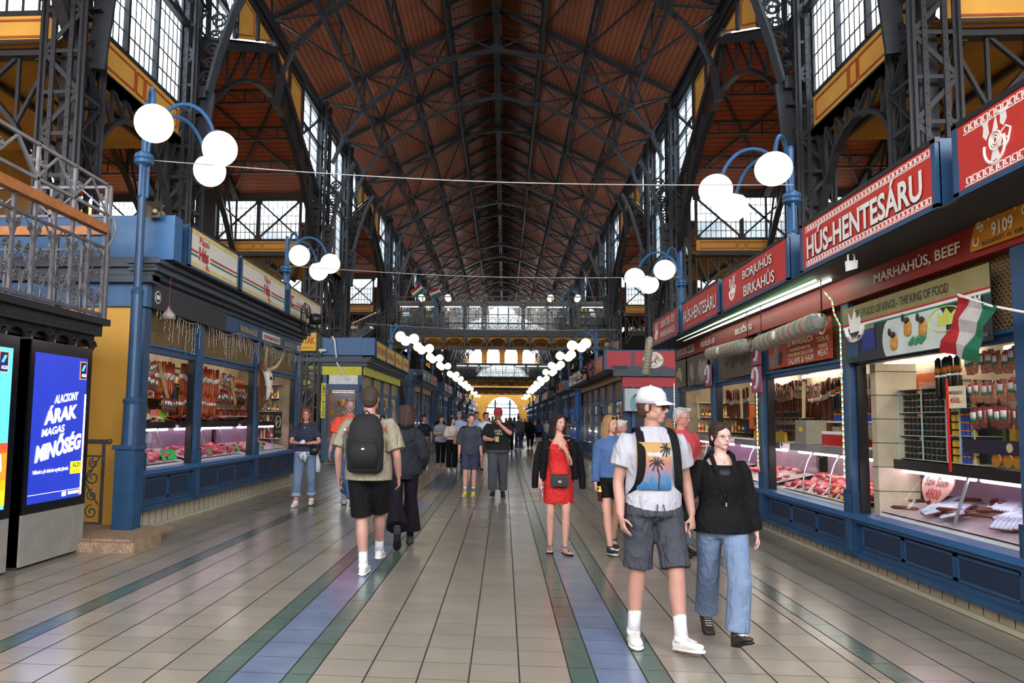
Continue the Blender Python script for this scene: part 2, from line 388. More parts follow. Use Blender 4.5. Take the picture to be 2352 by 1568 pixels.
# longitudinal girders and the ridge beam
def girders():
    nm={0:'ridge',1:'inner',2:'middle',3:'outer'}
    for k,(x,z0,z1) in enumerate(((1.62,14.75,15.6),(3.2,14.02,14.82),(4.8,12.9,13.95))):
        for s,sd in ((-1,'left'),(1,'right')):
            b=MB(); n=int(60/1.93); L=n*1.93
            lattice(b,(XC+s*x,9,z0),(XC+s*x,9+L,z0),(0,0,z1-z0),n,.1,t=.05,double=(k<1))
            b.bar((XC+s*x,9+L,z0),(XC+s*x,YE,z0),.1); b.bar((XC+s*x,9+L,z1),(XC+s*x,YE,z1),.1)
            b.box(XC+s*x-.05,XC+s*x+.05,-6,9,z1-.1,z1); b.box(XC+s*x-.05,XC+s*x+.05,-6,9,z0,z0+.08)
            tag(b.build('purlin_girder',IRON),'long black lattice purlin girder under the roof, %s one %s of the ridge'%(nm[k+1],sd),'girder')
    b=MB(); b.box(XC-.07,XC+.07,-6,YE,15.95,16.75); b.box(XC-.12,XC+.12,-6,YE,15.9,15.98)
    tag(b.build('ridge_beam',IRON),'dark iron ridge beam running along the top of the nave','beam')
    for s,sd in ((-1,'left'),(1,'right')):
        b=MB(); x=XC+s*6.45
        b.box(x-.16,x+.16,-6,YE,12.42,13.0); b.box(x-.28,x+.1 if s<0 else x+.28,-6,YE,13.0,13.08)
        b.bar((x-s*.2,-6,12.6),(x-s*.2,YE,12.6),.08)
        tag(b.build('eaves_girder',IRON),'black iron eaves girder along the %s edge of the nave roof'%sd,'girder')
    # wind bracing and small rafters under the raised middle roof
    b=MB()
    for i in range(len(ty)-1):
        y0,y1=ty[i][0],ty[i+1][0]
        if y0>90: break
        for s in (-1,1):
            for (xa,za),(xb,zb) in ((TOP[1],TOP[2]),(TOP[2],TOP[3]),(TOP[3],TOP[4])):
                k=i%2
                b.bar((XC+s*xa,y0 if k else y1,za),(XC+s*xb,y1 if k else y0,zb),.06,.05)
                if y1-y0<4.5: b.bar((XC+s*xa,y1 if k else y0,za),(XC+s*xb,y0 if k else y1,zb),.06,.05)
    struct(b.build('trim_4',IRON),'diagonal iron wind bracing just under the brown boards of the nave roof','bracing')
    b=MB(); y=10.0
    while y<100:
        for s in (-1,1):
            b.bar((XC,y,17.0),(XC+s*1.7,y,16.15),.07,.1); b.bar((XC+s*1.62,y,14.8),(XC,y+.9,16.0),.035); b.bar((XC,y,15.98),(XC+s*1.6,y,15.6),.05,.04)
            b.bar((XC+s*1.62,y,15.6),(XC+s*1.62,y,16.2),.06)
        y+=1.93
    struct(b.build('trim_5',IRON),'row of small dark rafters under the raised middle strip of the nave roof','rafter')
girders()
# roof skins
def roofs():
    b=MB(); t=.08
    for s in (-1,1):
        xa,za,xb,zb=1.68,15.85,6.75,13.22
        b.quad((XC+s*xa,-14,za),(XC+s*xb,-14,zb),(XC+s*xb,YE,zb),(XC+s*xa,YE,za),PLANK)
        b.quad((XC+s*xa,-14,za+t),(XC+s*xb,-14,zb+t),(XC+s*xb,YE,zb+t),(XC+s*xa,YE,za+t),PLANK)
        b.quad((XC,-14,17.1),(XC+s*1.9,-14,16.15),(XC+s*1.9,YE,16.15),(XC,YE,17.1),PLANK)
        b.box(XC+s*1.68-.04,XC+s*1.68+.04,-6,YE,15.8,16.3,PLANK)
    struct(b.build('ceiling'),'brown boarded pitched ceiling of the nave','ceiling')
roofs()
# bands, gables, side halls ------------------------------
def win_grid(b,P,u,w_,wd,ht,nx,nz,fr=.035,fm=IRON):
    """glazing bars: P lower corner, u horizontal unit vector"""
    P,u=V(P),V(u)
    for i in range(nx+1):
        t=.09 if i in (0,nx) else fr
        b.bar(P+u*(wd*i/nx),P+u*(wd*i/nx)+V((0,0,ht)),t,t,fm)
    for j in range(nz+1):
        t=.09 if j in (0,nz) else fr
        b.bar(P+V((0,0,ht*j/nz)),P+u*wd+V((0,0,ht*j/nz)),t,t,fm)
def bandlines(b,P,u,L,z0,z1,n,off):
    """rust lines painted on the ochre band"""
    P,u,off=V(P),V(u),V(off); t=.035
    parts=[(.04,.44),(.46,.54),(.56,.96)]
    for a,c in parts:
        a,c=a*L,c*L
        q=[P+u*a+V((0,0,z0)),P+u*c+V((0,0,z0)),P+u*c+V((0,0,z1)),P+u*a+V((0,0,z1))]
        for i in range(4): b.bar(q[i]+off,q[(i+1)%4]+off,.01,t,RUST) if i%2==0 else b.bar(q[i]+off,q[(i+1)%4]+off,t,.01,RUST,up=(u.x,u.y,0))
def arch_truss(b,P,u,L,ztop,rise,n=8,m=IRON):
    """lattice truss with an arched lower chord, hanging under ztop"""
    P,u=V(P),V(u); 
    top=[P+u*(L*i/n)+V((0,0,ztop)) for i in range(n+1)]
    low=[P+u*(L*i/n)+V((0,0,ztop-.35-rise*(abs(2*i/n-1)**2.2))) for i in range(n+1)]
    b.bar(top[0],top[-1],.2,.1,m)
    for i in range(n):
        b.bar(low[i],low[i+1],.14,.07,m)
        b.bar(top[i],low[i],.05,.05,m)
        b.bar(top[i] if i<n/2 else top[i+1],low[i+1] if i<n/2 else low[i],.06,.05,m)
WN=[0]
def window(frame,glass,label):
    WN[0]+=1; o=frame.build('window_%d'%WN[0],IRON); struct(o,label,'window'); glass.build('pane',GLASS,o); return o
def bay(y0,y1,s,k):
    """narrow bay between a pair of columns: windows above the ochre band above an arched truss"""
    x=XC+s*HW; sd='left' if s<0 else 'right'; a,c=y0+.33,y1-.33
    f,g=MB(),MB(); L=c-a
    win_grid(f,(x,a,8.0),(0,1,0),0,L,4.4,18,11,.02)
    for j in (L*.33,L*.66): f.bar((x-s*.05,a+j,8.0),(x-s*.05,a+j,12.4),.1,.07)
    for z in (9.75,10.35): f.bar((x-s*.12,a,z),(x-s*.12,c,z),.12,.12)
    f.bar((x-s*.12,a,9.75),(x-s*.12,a+L/2,10.35),.05); f.bar((x-s*.12,c,9.75),(x-s*.12,a+L/2,10.35),.05)
    g.quad((x,a,8),(x,c,8),(x,c,12.4),(x,a,12.4))
    window(f,g,'tall glazed clerestory window in the %s %s bay of the nave'%(ORD[k],sd))
    b=MB(); b.box(x-.04,x+.04,a,c,7.33,8.0,YEL); bandlines(b,(x,a,0),(0,1,0),L,7.47,7.85,1,(-s*.05,0,0))
    struct(b.build('wall_%s'%sd),'ochre painted wall band below the clerestory, %s bay on the %s'%(ORD[k],sd),'wall')
    b=MB(); arch_truss(b,(x,a,0),(0,1,0),L,7.25,1.5,8)
    b.box(x-.1,x+.1,a,c,7.2,7.33)
    tag(b.build('arched_truss',IRON),'black arched lattice truss under the ochre band, %s bay on the %s'%(ORD[k],sd),'truss')
    # the bay's own ochre ceiling, running outwards
    b=MB(); xo=x+s*9
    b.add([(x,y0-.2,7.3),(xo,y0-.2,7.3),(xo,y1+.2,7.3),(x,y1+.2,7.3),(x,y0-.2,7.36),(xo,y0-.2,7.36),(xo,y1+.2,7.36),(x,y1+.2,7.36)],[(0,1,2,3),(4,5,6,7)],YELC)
    for j in range(7):
        xx=x+s*(.6+j*1.3); b.bar((xx,y0,7.22),(xx,y1,7.22),.08,.1,IRON)
        if j%2==0: b.bar((xx,y0,7.2),(xx+s*1.3,y1,7.2),.05,.05,IRON)
    struct(b.build('ceiling'),'ochre painted side aisle ceiling, %s bay on the %s'%(ORD[k],sd),'ceiling')
def cross_wall(y,s,k,near):
    """wall of a side hall, square to the nave: X-braced windows over an ochre band over a truss"""
    x=XC+s*HW; sd='left' if s<0 else 'right'; nf='front' if near else 'back'
    for j in range(2):
        x0=x+s*(.62+j*4.1); x1=x0+s*3.05; a,c=min(x0,x1),max(x0,x1); L=c-a
        f,g=MB(),MB(); win_grid(f,(a,y,7.97),(1,0,0),0,L,1.5,18,5,.016)
        yo=y-.06
        for h in (0,1):
            p0,p1=a+h*L/2,a+(h+1)*L/2
            f.bar((p0,yo,8.02),(p1,yo,9.4),.07,.06); f.bar((p0,yo,9.4),(p1,yo,8.02),.07,.06)
        f.bar((a+L/2,yo,7.97),(a+L/2,yo,9.47),.13,.1)
        for cx in (a,a+L/2,c): f.box(cx-.12,cx+.12,yo-.03,yo+.03,7.97,8.1); f.box(cx-.12,cx+.12,yo-.03,yo+.03,9.34,9.5)
        g.quad((a,y,7.97),(c,y,7.97),(c,y,9.47),(a,y,9.47))
        if j==0 or k<3: window(f,g,'cross-braced window, %s one out from the nave in the %s %s wall of the %s side hall'%(ORD[j],sd,nf,ORD[k]))
        b=MB(); b.box(a,c,y-.04,y+.04,7.55,7.93,YEL); bandlines(b,(a,y,0),(1,0,0),L,7.63,7.85,1,(0,-.05,0))
        b.box(a-.1,c+.1,y-.07,y+.07,7.46,7.55,IRON); b.box(a-.5,c+.5,y-.1,y+.1,9.5,9.95,IRON)
        arch_truss(b,(a,y,0),(1,0,0),L,7.4,1.2,8)
        if j<1: 
            b.box(c if s>0 else a-.75,c+.75 if s>0 else a,y-.3,y+.3,0,9.9,IRON)
        struct(b.build('wall_%s'%sd),'ochre band and arched truss, %s from the nave in the %s %s wall of the %s side hall'%(ORD[j],sd,nf,ORD[k]),'wall')
def side_hall(y0,y1,s,k):
    """open gabled hall running out sideways between two bays"""
    x=XC+s*HW; sd='left' if s<0 else 'right'; ym=(y0+y1)/2; zp,ze=12.35,9.65; xo=x+s*9.5
    b=MB()
    for ya in (y0,y1):
        for dz,mm in ((0,PLANKX),(.06,mat('zinc_roof','#d5dadf',.5))): b.quad((x,ya,ze+dz),(xo,ya,ze+dz),(xo,ym,zp+dz),(x,ym,zp+dz),mm)
    b.add([(xo,y0-.3,9.3),(xo,y1+.3,9.3),(xo,ym,zp+.1)],[(0,1,2)],YELC)
    struct(b.build('ceiling'),'red brown boarded gable ceiling of the %s %s side hall'%(ORD[k],sd),'ceiling')
    # gable wall in the nave plane
    b=MB(); g=MB(); f=MB()
    for sg,ya in ((1,y0),(-1,y1)):
        L=(y1-y0)/2; 
        def zr(t): return ze+(zp-ze)*t/L      # rake height at distance t from the column
        tw=2.55
        yy=lambda t: ya+sg*t
        P=[(yy(.35),zr(.35)+.1),(yy(tw),zr(tw)+.1),(yy(tw),12.4),(yy(.35),12.4)]
        g.add([(x,p[0],p[1]) for p in P],[(0,1,2,3)])
        for i in range(13):
            t=.35+(tw-.35)*i/12; w_=.09 if i in (0,12) else (.08 if i==6 else .02); f.bar((x,yy(t),zr(t)+.1),(x,yy(t),12.4),w_)
        for z in (10.3,10.7,11.1,11.5,11.9,12.3): 
            te=min(tw,(z-.1-ze)/(zp-ze)*L) if z<zr(tw)+.1 else tw
            f.bar((x,yy(.35),z),(x,yy(te),z),.025)
        f.bar((x-s*.08,yy(.35),11.3),(x-s*.08,yy(tw),11.3),.1); f.bar((x-s*.08,yy(.4),12.3),(x-s*.08,yy(tw),10.95),.08)
        for t0,t1 in ((tw+.05,tw+1.5),(tw+1.6,L-.25)):
            P=[(yy(t0),zr(t0)+.1),(yy(t1),zr(t1)+.1),(yy(t1),12.42),(yy(t0),12.42)]
            b.add([(x-s*.03,p[0],p[1]) for p in P]+[(x+s*.03,p[0],p[1]) for p in P],[(0,1,2,3),(7,6,5,4),(0,1,5,4)],YEL)
            c=(sum(p[0] for p in P)/4,sum(p[1] for p in P)/4); Q=[(c[0]+(p[0]-c[0])*.8,c[1]+(p[1]-c[1])*.8) for p in P]
            for i in range(4): b.bar((x-s*.045,)+Q[i],(x-s*.045,)+Q[(i+1)%4],.01 if i%2==0 else .035,.035 if i%2==0 else .01,RUST)
            b.bar((x-s*.06,P[0][0],P[0][1]),(x-s*.06,P[0][0],12.42),.1,.1,IRON)
    window(f,g,'gable windows over the opening of the %s %s side hall'%(ORD[k],sd))
    struct(b.build('wall_%s'%sd),'ochre gable panels over the opening of the %s %s side hall'%(ORD[k],sd),'wall')
    # trusses of the side hall
    for j in range(4 if k<3 else 2):
        xx=x+s*(.0+j*3.0); b=MB(); n=10; L=y1-y0
        for i in range(n):
            a,c=i/n,(i+1)/n
            ztop=lambda t: ze+(zp-ze)*(1-abs(2*t-1)); zlow=lambda t: 7.3+3.55*(1-abs(2*t-1)**2.0) 
            P=lambda t,z: (xx,y0+L*t,z)
            b.bar(P(a,ztop(a)-.12),P(c,ztop(c)-.12),.22,.2); b.bar(P(a,zlow(a)),P(c,zlow(c)),.18,.08)
            b.bar(P(c,ztop(c)-.1),P(c,zlow(c)),.07,.06)
            if i<n/2: b.bar(P(c,ztop(c)-.1),P(a,zlow(a)),.06,.05)
            else: b.bar(P(a,ztop(a)-.1),P(c,zlow(c)),.06,.05)
        tag(b.build('side_truss',IRON),'black arched gable truss of the %s %s side hall, %s one out from the nave'%(ORD[k],sd,ORD[j]),'truss')
    # purlins running outwards, with shallow arches
    for j,t in enumerate((.62,.74,.86)):
        ya=y0+(y1-y0)*t; z=ze+(zp-ze)*(1-abs(2*t-1))
        b=MB(); lattice(b,(x,ya,z-.45),(x+s*9,ya,z-.45),(0,0,.38),14,.06,t=.035,double=False)
        if k<3: tag(b.build('side_purlin',IRON),'thin lattice purlin under the boards of the %s %s side hall, %s from the back'%(ORD[k],sd,ORD[2-j]),'purlin')
    if k<3:
        b=MB()
        for j in range(3):
            xa,xb=x+s*(j*3.0),x+s*(j*3.0+3)
            b.bar((xa,ym+1,zp-.55),(xb,y1-.3,ze+.05),.07,.05); b.bar((xb,ym+1,zp-.55),(xa,y1-.3,ze+.05),.07,.05)
        tag(b.build('side_bracing',IRON),'diagonal bars under the boards of the %s %s side hall'%(ORD[k],sd),'bracing')
for k in range(8):
    y0=11.0+15.4*k
    for s in (-1,1):
        bay(y0,y0+4.05,s,k)
        if k<7: side_hall(y0+4.05,y0+15.4,s,k)
        if k<4: cross_wall(y0+15.4+.5-.5,s,k,False)
for s in (-1,1):
    side_hall(-.35,11.0,s,7)
# the near side halls' back walls stand beside the first columns
def first_walls():
    for s,sd in ((-1,'left'),(1,'right')):
        x=XC+s*HW; y=11.0
        x0=x+s*.35; x1=x+s*3.6; a,c=min(x0,x1),max(x0,x1); L=c-a
        zb=7.9 if s<0 else 7.9
        f,g=MB(),MB(); win_grid(f,(a,y,zb+.02),(1,0,0),0,L,1.6,12,4,.03)
        for h in (0,1):
            p0,p1=a+h*L/2,a+(h+1)*L/2
            f.bar((p0,y-.06,zb+1.6),(p1,y-.06,zb+.05),.09,.06); f.bar((p0,y-.06,zb+.05),(p1,y-.06,zb+1.6),.09,.06)
        g.quad((a,y,zb),(c,y,zb),(c,y,zb+1.6),(a,y,zb+1.6)); window(f,g,'cross-braced window beside the first %s column'%sd)
        b=MB(); b.box(a,c,y-.04,y+.04,7.45,7.9,YEL); bandlines(b,(a,y,0),(1,0,0),L,7.53,7.8,1,(0,-.05,0)); b.box(a-.1,c+.1,y-.12,y+.12,7.3,7.45,IRON)
        arch_truss(b,(a,y,0),(1,0,0),L,7.25,1.9,6)
        struct(b.build('wall_%s'%sd),'ochre band and arched truss beside the first %s column'%sd,'wall')
first_walls()
# far end wall with the entrance arch
def end_wall():
    y=YE; b=MB(); cx=-.25; r=2.85; zs=2.8
    pts=[(cx-r,0)]+[(cx-r*cos(PI*i/20),zs+r*sin(PI*i/20)) for i in range(21)]+[(cx+r,0)]
    W_=16; out=[(-W_,0)]+pts[:1]
    # wall as strips left and right of the arch and above it
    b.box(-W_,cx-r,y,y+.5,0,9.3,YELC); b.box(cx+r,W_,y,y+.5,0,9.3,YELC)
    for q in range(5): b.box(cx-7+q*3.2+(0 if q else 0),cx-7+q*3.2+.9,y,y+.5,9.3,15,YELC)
    for q in range(4):
        for j in range(8):
            u0,u1=j/8,(j+1)/8; X=lambda t: cx-6.1+q*3.2+2.3*t; Zf=lambda t: 13.4+1.1*math.sqrt(max(0,1-(2*t-1)**2)); b.add([(X(u0),y,Zf(u0)),(X(u1),y,Zf(u1)),(X(u1),y,17.5),(X(u0),y,17.5)],[(0,1,2,3)],YELC)
        for j in range(5): b.box(cx-6.1+q*3.2+j*.575-.03,cx-6.1+q*3.2+j*.575+.03,y+.1,y+.16,9.3,14.5,IRON)
    for i in range(20):
        p,q=pts[i+1],pts[i+2]; b.add([(p[0],y,p[1]),(q[0],y,q[1]),(q[0],y,7.5),(p[0],y,7.5)],[(0,1,2,3)],YELC)
    b.box(cx-r,cx+r,y,y+.5,7.5,9.3,YELC)
    b.box(-W_,-7,y-.1,y+.4,7,18,YELC); b.box(7,W_,y-.1,y+.4,7,18,YELC)
    struct(b.build('wall_back'),'ochre end wall of the nave with the arched entrance','wall')
    f,g=MB(),MB()
    for x in (cx-r+.05,cx-1.3,cx+1.3,cx+r-.05): f.bar((x,y-.1,0),(x,y-.1,zs+(2.3 if abs(x-cx)<2 else 0)),.28)
    f.bar((cx-r,y-.1,zs+.9),(cx+r,y-.1,zs+.9),.2); f.bar((cx-r,y-.1,zs-.3),(cx+r,y-.1,zs-.3),.16)
    for i in range(8): f.tube(scroll((cx-2.1+i*.6,y-.1,zs+1.5),.28,1.2,0,1,10,'y'),.06,4)
    g.quad((cx-r,y+.2,0),(cx+r,y+.2,0),(cx+r,y+.2,5.6),(cx-r,y+.2,5.6)); window(f,g,'glazed entrance arch at the far end of the market hall')
    b=MB()
    lf=mat('tree_foliage','#5d7d45',.8,noise=.5,scale=1.5)
    for i in range(60):
        a=random.uniform(-7,7); b.ball((a,y+9+random.random()*3,random.uniform(3.0,6.5)),random.uniform(.4,.9),8,6,lf)
    b.tube([(-2.5,y+10,0),(-2.5,y+10,4)],.2); b.tube([(3,y+10,0),(3,y+10,4)],.2)
    tag(b.build('street_trees',lf,kind=None) if False else b.build('street_trees',lf),'green leafy street trees seen through the far entrance arch','trees')['kind']='stuff'
end_wall()
def sky_block_wall():  # unseen wall added behind the camera to cut low sky light on the foreground
    b=MB(); b.box(-16.4,15.6,-14.5,-14.0,0,5.2,YELC)
    for x in range(-16,16,4): b.box(x,x+1.2,-14.5,-14,5.2,9.7,YELC)
    struct(b.build('wall_front'),'unseen ochre wall added behind the viewpoint to block low sky light, with high openings','wall')
sky_block_wall()
# ---------- galleries, outer walls, bridges ----------
def rnd_goods(b,x0,x1,y0,y1,z0,z1,cols,n,axis,depth=.12,hmin=.08,hmax=.22):
    """small wares standing on shelves, one block each, used only where the photo shows them as specks"""
    for _ in range(n):
        u=random.uniform(x0,x1) if axis=='x' else random.uniform(y0,y1)
        w_=random.uniform(.04,.14); h=random.uniform(hmin,hmax); z=z0+.38*int(random.random()*max(1,(z1-z0)/.38)); m=random.choice(cols)
        if axis=='x': b.box(u,u+w_,y0,y0+depth,z,min(z1,z+h),m)
        else: b.box(x0,x0+depth,u,u+w_,z,min(z1,z+h),m)
GOODS=[mat('goods_'+c,'#'+c,.5,noise=.2,scale=20) for c in ('b83a2a','d8c9a6','5a3a22','c9a13a','e5e0d8','35507a','7c1f1c','44602f','9a9489','d98f4c')]
DARKG=[mat('wares_'+c,'#'+c,.5,noise=.2,scale=20) for c in ('6b4a33','d6d0c6','8c3b31','a8834f','3b3836','7a7f86')]
def scroll_panel(b,P,u,w_,h,r=.012):
    """wrought iron lyre scrolls filling one railing panel"""
    P,u=V(P),V(u)
    def pt(x,z): return P+u*x+V((0,0,z))
    for s in (-1,1):
        c=w_/2; pts=[]
        for i in range(15):
            t=i/14; pts.append(pt(c+s*w_*(.04+.36*sin(PI*t)**.8),h*(.05+.9*t)))
        b.tube(pts,r,5)
        for (cx,cz,rr,a0,sg) in ((c+s*w_*.2,h*.2,h*.14,PI/2,-s),(c+s*w_*.18,h*.55,h*.12,-PI/2,s),(c+s*w_*.3,h*.82,h*.1,-PI/2,s)):
            q=[]
            for i in range(13):
                t=i/12; a=a0+sg*t*1.4*2*PI; rr2=rr*(1-.75*t); q.append(pt(cx+rr2*cos(a),cz+rr2*sin(a)))
            b.tube(q,r*.85,4)
    b.bar(pt(w_/2,0),pt(w_/2,h),r*1.6)
def railing(b,P,u,L,z0,ho,hg,step=.6):
    """ornate scroll railing of height ho with a plain bar grid of height hg above"""
    P,u=V(P),V(u); n=max(1,round(L/step)); st=L/n
    for z,t in ((z0,.04),(z0+ho,.035),(z0+ho*.82,.02),(z0+ho+hg,.05),(z0+ho+hg*.5,.02)): b.bar(P+V((0,0,z)),P+u*L+V((0,0,z)),t)
    for i in range(n+1): b.bar(P+u*st*i+V((0,0,z0)),P+u*st*i+V((0,0,z0+ho+hg)),.028 if i%2 else .05)
    for i in range(n): scroll_panel(b,P+u*st*i+V((0,0,z0)),u,st,ho*.82,.012)
def kiosk_row(name,x0,x1,y0,y1,z0,z1,label,dirn):
    """glass fronted kiosks; dirn = which side is the shop window"""
    o=thing(name,label,'kiosk',((x0+x1)/2,(y0+y1)/2,z0))
    T=Matrix.Translation(-V(((x0+x1)/2,(y0+y1)/2,z0)))
    def fin(b,nm,m=None):
        b.v=[tuple(T@V(v)) for v in b.v]; return b.build(nm,m,o)
    b=MB(); ax='x' if dirn in('y-',) else 'y'
    b.box(x0,x1,y0,y1,z1,z1+.12); b.box(x0,x1,y0,y1,z0,z0+.1); 
    if dirn=='y-': b.box(x0,x1,y1-.05,y1,z0,z1)
    elif dirn=='x+': b.box(x0,x0+.05,y0,y1,z0,z1)
    else: b.box(x1-.05,x1,y0,y1,z0,z1)
    fin(b,'carcass',mat('kiosk_grey','#70726f',.5))
    f=MB(); g=MB(); sh=MB(); tb=MB(); go=MB()
    L=(x1-x0) if dirn=='y-' else (y1-y0); n=max(1,int(L/1.25)); st=L/n
    for i in range(n+1):
        if dirn=='y-': f.box(x0+i*st-.03,x0+i*st+.03,y0-.03,y0+.03,z0,z1)
        else: xx=x1 if dirn=='x+' else x0; f.box(xx-.03,xx+.03,y0+i*st-.03,y0+i*st+.03,z0,z1)
    if dirn=='y-':
        f.box(x0,x1,y0-.03,y0+.03,z1-.15,z1); f.box(x0,x1,y0-.03,y0+.03,z0+.75,z0+.8); g.box(x0,x1,y0-.005,y0+.005,z0+.1,z1-.15)
        for z in (.8,1.18,1.56): sh.box(x0,x1,y0+.2,y0+.55,z0+z-.02,z0+z)
        for i in range(n):
            tb.tube([(x0+i*st+.15,y0+.15,z1-.2),(x0+(i+1)*st-.15,y0+.15,z1-.2)],.02,6,TUBE)
        rnd_goods(go,x0+.1,x1-.2,y0+.25,y1,z0+.8,z1-.25,GOODS,int(L*26),'x')
        rnd_goods(go,x0+.1,x1-.2,y0+.25,y1,z0+.1,z0+.7,GOODS,int(L*12),'x')
    else:
        xx=x1 if dirn=='x+' else x0; s=-1 if dirn=='x+' else 1
        f.box(xx-.03,xx+.03,y0,y1,z1-.15,z1); g.box(xx-.005,xx+.005,y0,y1,z0+.8,z1-.15)
        for i in range(n): tb.tube([(xx+s*.2,y0+i*st+.2,z1-.2),(xx+s*.2,y0+(i+1)*st-.2,z1-.2)],.02,6,TUBE)
        rnd_goods(go,xx+s*.3,0,y0+.1,y1-.2,z0+.8,z1-.3,GOODS,int(L*12),'y')
    fin(f,'frame',mat('kiosk_frame','#54585c',.4)); fin(g,'shop_window',PANE)
    if sh.v: fin(sh,'shelves',mat('glass_shelf','#9fb4b4',.2))
    fin(tb,'strip_lamps',TUBE); q=fin(go,'wares'); q['kind']='stuff'
def galleries():
    for s,sd in ((-1,'left'),(1,'right')):
        b=MB(); xi=XC+s*7.0; xo=XC+s*15.9
        b.box(min(xi,xo),max(xi,xo),41.8,YE,6.3,6.56)
        b.box(min(xi,xi+s*.12),max(xi,xi+s*.12),41.8,YE,6.1,6.6)
        struct(b.build('floor',mat('gallery_slab','#3a3733',.7)),'upper gallery floor on the %s of the nave'%sd,'floor')
        b=MB(); xw=XC+s*16
        b.box(min(xw,xw+s*.3),max(xw,xw+s*.3),-14,YE,0,5.9,YELC); b.box(min(xw,xw+s*.3),max(xw,xw+s*.3),-14,YE,8.6,9.7,YELC)
        b.box(min(xw,xw+s*.3),max(xw,xw+s*.3),-14,36,5.9,8.6,YELC)
        for y in range(36,136,4): b.box(min(xw,xw+s*.3),max(xw,xw+s*.3),y,y+1.6,5.9,8.6,YELC)
        for y in range(36,136,4):
            for j in range(6): b.box(xw-.02,xw+.02,y+1.6+j*.4,y+1.63+j*.4,5.9,8.6,IRON)
            for z in (6.5,7.1,7.7,8.3): b.box(xw-.02,xw+.02,y+1.6,y+4,z,z+.03,IRON)
        struct(b.build('wall_%s'%sd),'ochre outer wall of the hall on the %s with tall glazed openings'%sd,'wall')
        for k in range(4):
            y0=43.2+15.4*k
            b=MB(); P=(XC+s*6.95,y0+3.2,0); railing(b,P,(0,1,0),8.4,6.6,.85,.6,.6) if k<2 else railing(b,P,(0,1,0),8.4,6.6,.85,.6,1.4)
            tag(b.build('gallery_railing',IRONL),'wrought iron railing along the %s gallery, %s stretch from the front'%(sd,ORD[k]),'railing')
    for k in range(3):
        for s,sd in ((-1,'left'),(1,'right')):
            x=XC+s*9.6; y0=50+15.4*k
            if s<0: kiosk_row('gallery_kiosk',x-2,x,y0+.5,y0+7.5,6.57,8.7,'glass fronted souvenir kiosk on the left gallery, %s from the front'%ORD[k],'x+')
            else: kiosk_row('gallery_kiosk',x,x+2,y0+.5,y0+7.5,6.57,8.7,'glass fronted souvenir kiosk on the right gallery, %s from the front'%ORD[k],'x-')
galleries()
def bridge(y,k):
    o=thing('gallery_bridge','iron bridge crossing high above the aisle, %s from the front'%ORD[k],'bridge',(XC,y,0))
    o.location.z=1.28; x0,x1=-6.6,6.6; b=MB(); b.box(x0,x1,0,4.0,5.0,5.06); b.box(x0,x1,3.9,4.0,4.6,5.3)
    b.build('deck',mat('bridge_deck','#34322f',.6),o)
    b=MB(); b.box(x0,x1,-.05,.03,5.04,5.3)
    for i in range(44): 
        xx=x0+i*.3; b.bar((xx,-.06,5.06),(xx+.3,-.06,5.28),.02); b.bar((xx+.3,-.06,5.06),(xx,-.06,5.28),.02)
    b.build('fascia',IRON,o)
    b=MB(); railing(b,(x0,0,0),(1,0,0),13.2,5.3,.84,1.0,.6 if k==0 else 1.2); b.build('railing',IRONL if k==0 else IRON,o)
    # arcaded underside
    b=MB(); f=MB(); st=13.2/11
    for i in range(11):
        a=x0+i*st; top=5.0; z0=4.27
        pts=[(a+.1,top),(a+st-.1,top),(a+st-.1,top-.28)]+[(a+st/2+(st/2-.12)*cos(PI*j/8),top-.34+.26*sin(PI*j/8)) for j in range(9)]+[(a+.1,top-.28)]
        b.prism([(a+.05,4.98)]+[(a+st/2-(st/2-.1)*cos(PI*j/10),4.5+.36*sin(PI*j/10)) for j in range(11)]+[(a+st-.05,4.98)],'y',.28,.34,YEL)
        f.bar((a,.0,5.0),(a,.0,z0),.07,.12); f.bar((a,0,5.02),(a+st*.32,0,z0),.05); f.bar((a+st,0,5.02),(a+st*.68,0,z0),.05)
        f.box(a+st*.2,a+st*.8,-.02,.02,z0-.02,z0+.1)
        f.box(a-.06,a+.06,-.04,3.5,4.75,5.0)
    b.box(x0,x1,.34,3.5,4.9,4.98,YELC); b.box(x0,x1,3.4,3.5,4.5,4.98,YELC); b.build('arcade_panels',YEL,o)
    f.bar((x0,0,z0),(x1,0,z0),.12,.1); f.bar((x0,0,4.98),(x1,0,4.98),.1,.1); f.build('lower_truss',IRON,o)
    for s in (-1,1):
        b=MB(); b.bar((s*6.35,.2,4.4),(s*5.0,.2,4.4),.1); b.bar((s*6.3,.2,2.9),(s*5.1,.2,4.35),.12)
        for j in range(3): b.tube(scroll((s*(5.55+j*.28),.2,4.15-j*.3),.17,1.2,0,s,10,'y'),.02,4)
        b.build('bracket',IRON,o)
for k,y in enumerate((41.75,88.0,118.8)): bridge(y,k)
for x0,x1,lb in ((-6.3,-4.9,'glass kiosk with hanging wares at the left end of the nearest bridge'),(-4.75,-4.0,'narrow glass kiosk second from the left on the nearest bridge'),(-3.7,-2.4,'grey framed glass kiosk third from the left on the nearest bridge'),(-2.2,-1.3,'small bright glass kiosk just left of the middle of the nearest bridge'),(-1.1,1.0,'wide brightly lit glass kiosk at the middle of the nearest bridge'),(1.15,3.7,'wide souvenir kiosk right of the middle of the nearest bridge'),(4.3,6.1,'grey book kiosk towards the right end of the nearest bridge')):
    kiosk_row('bridge_kiosk',x0,x1,43.6,45.2,6.36,8.35,lb,'y-')
kiosk_row('bridge_kiosk',-5.8,5.4,90.2,91.5,6.36,8.2,'row of glass shop kiosks on the second bridge','y-')
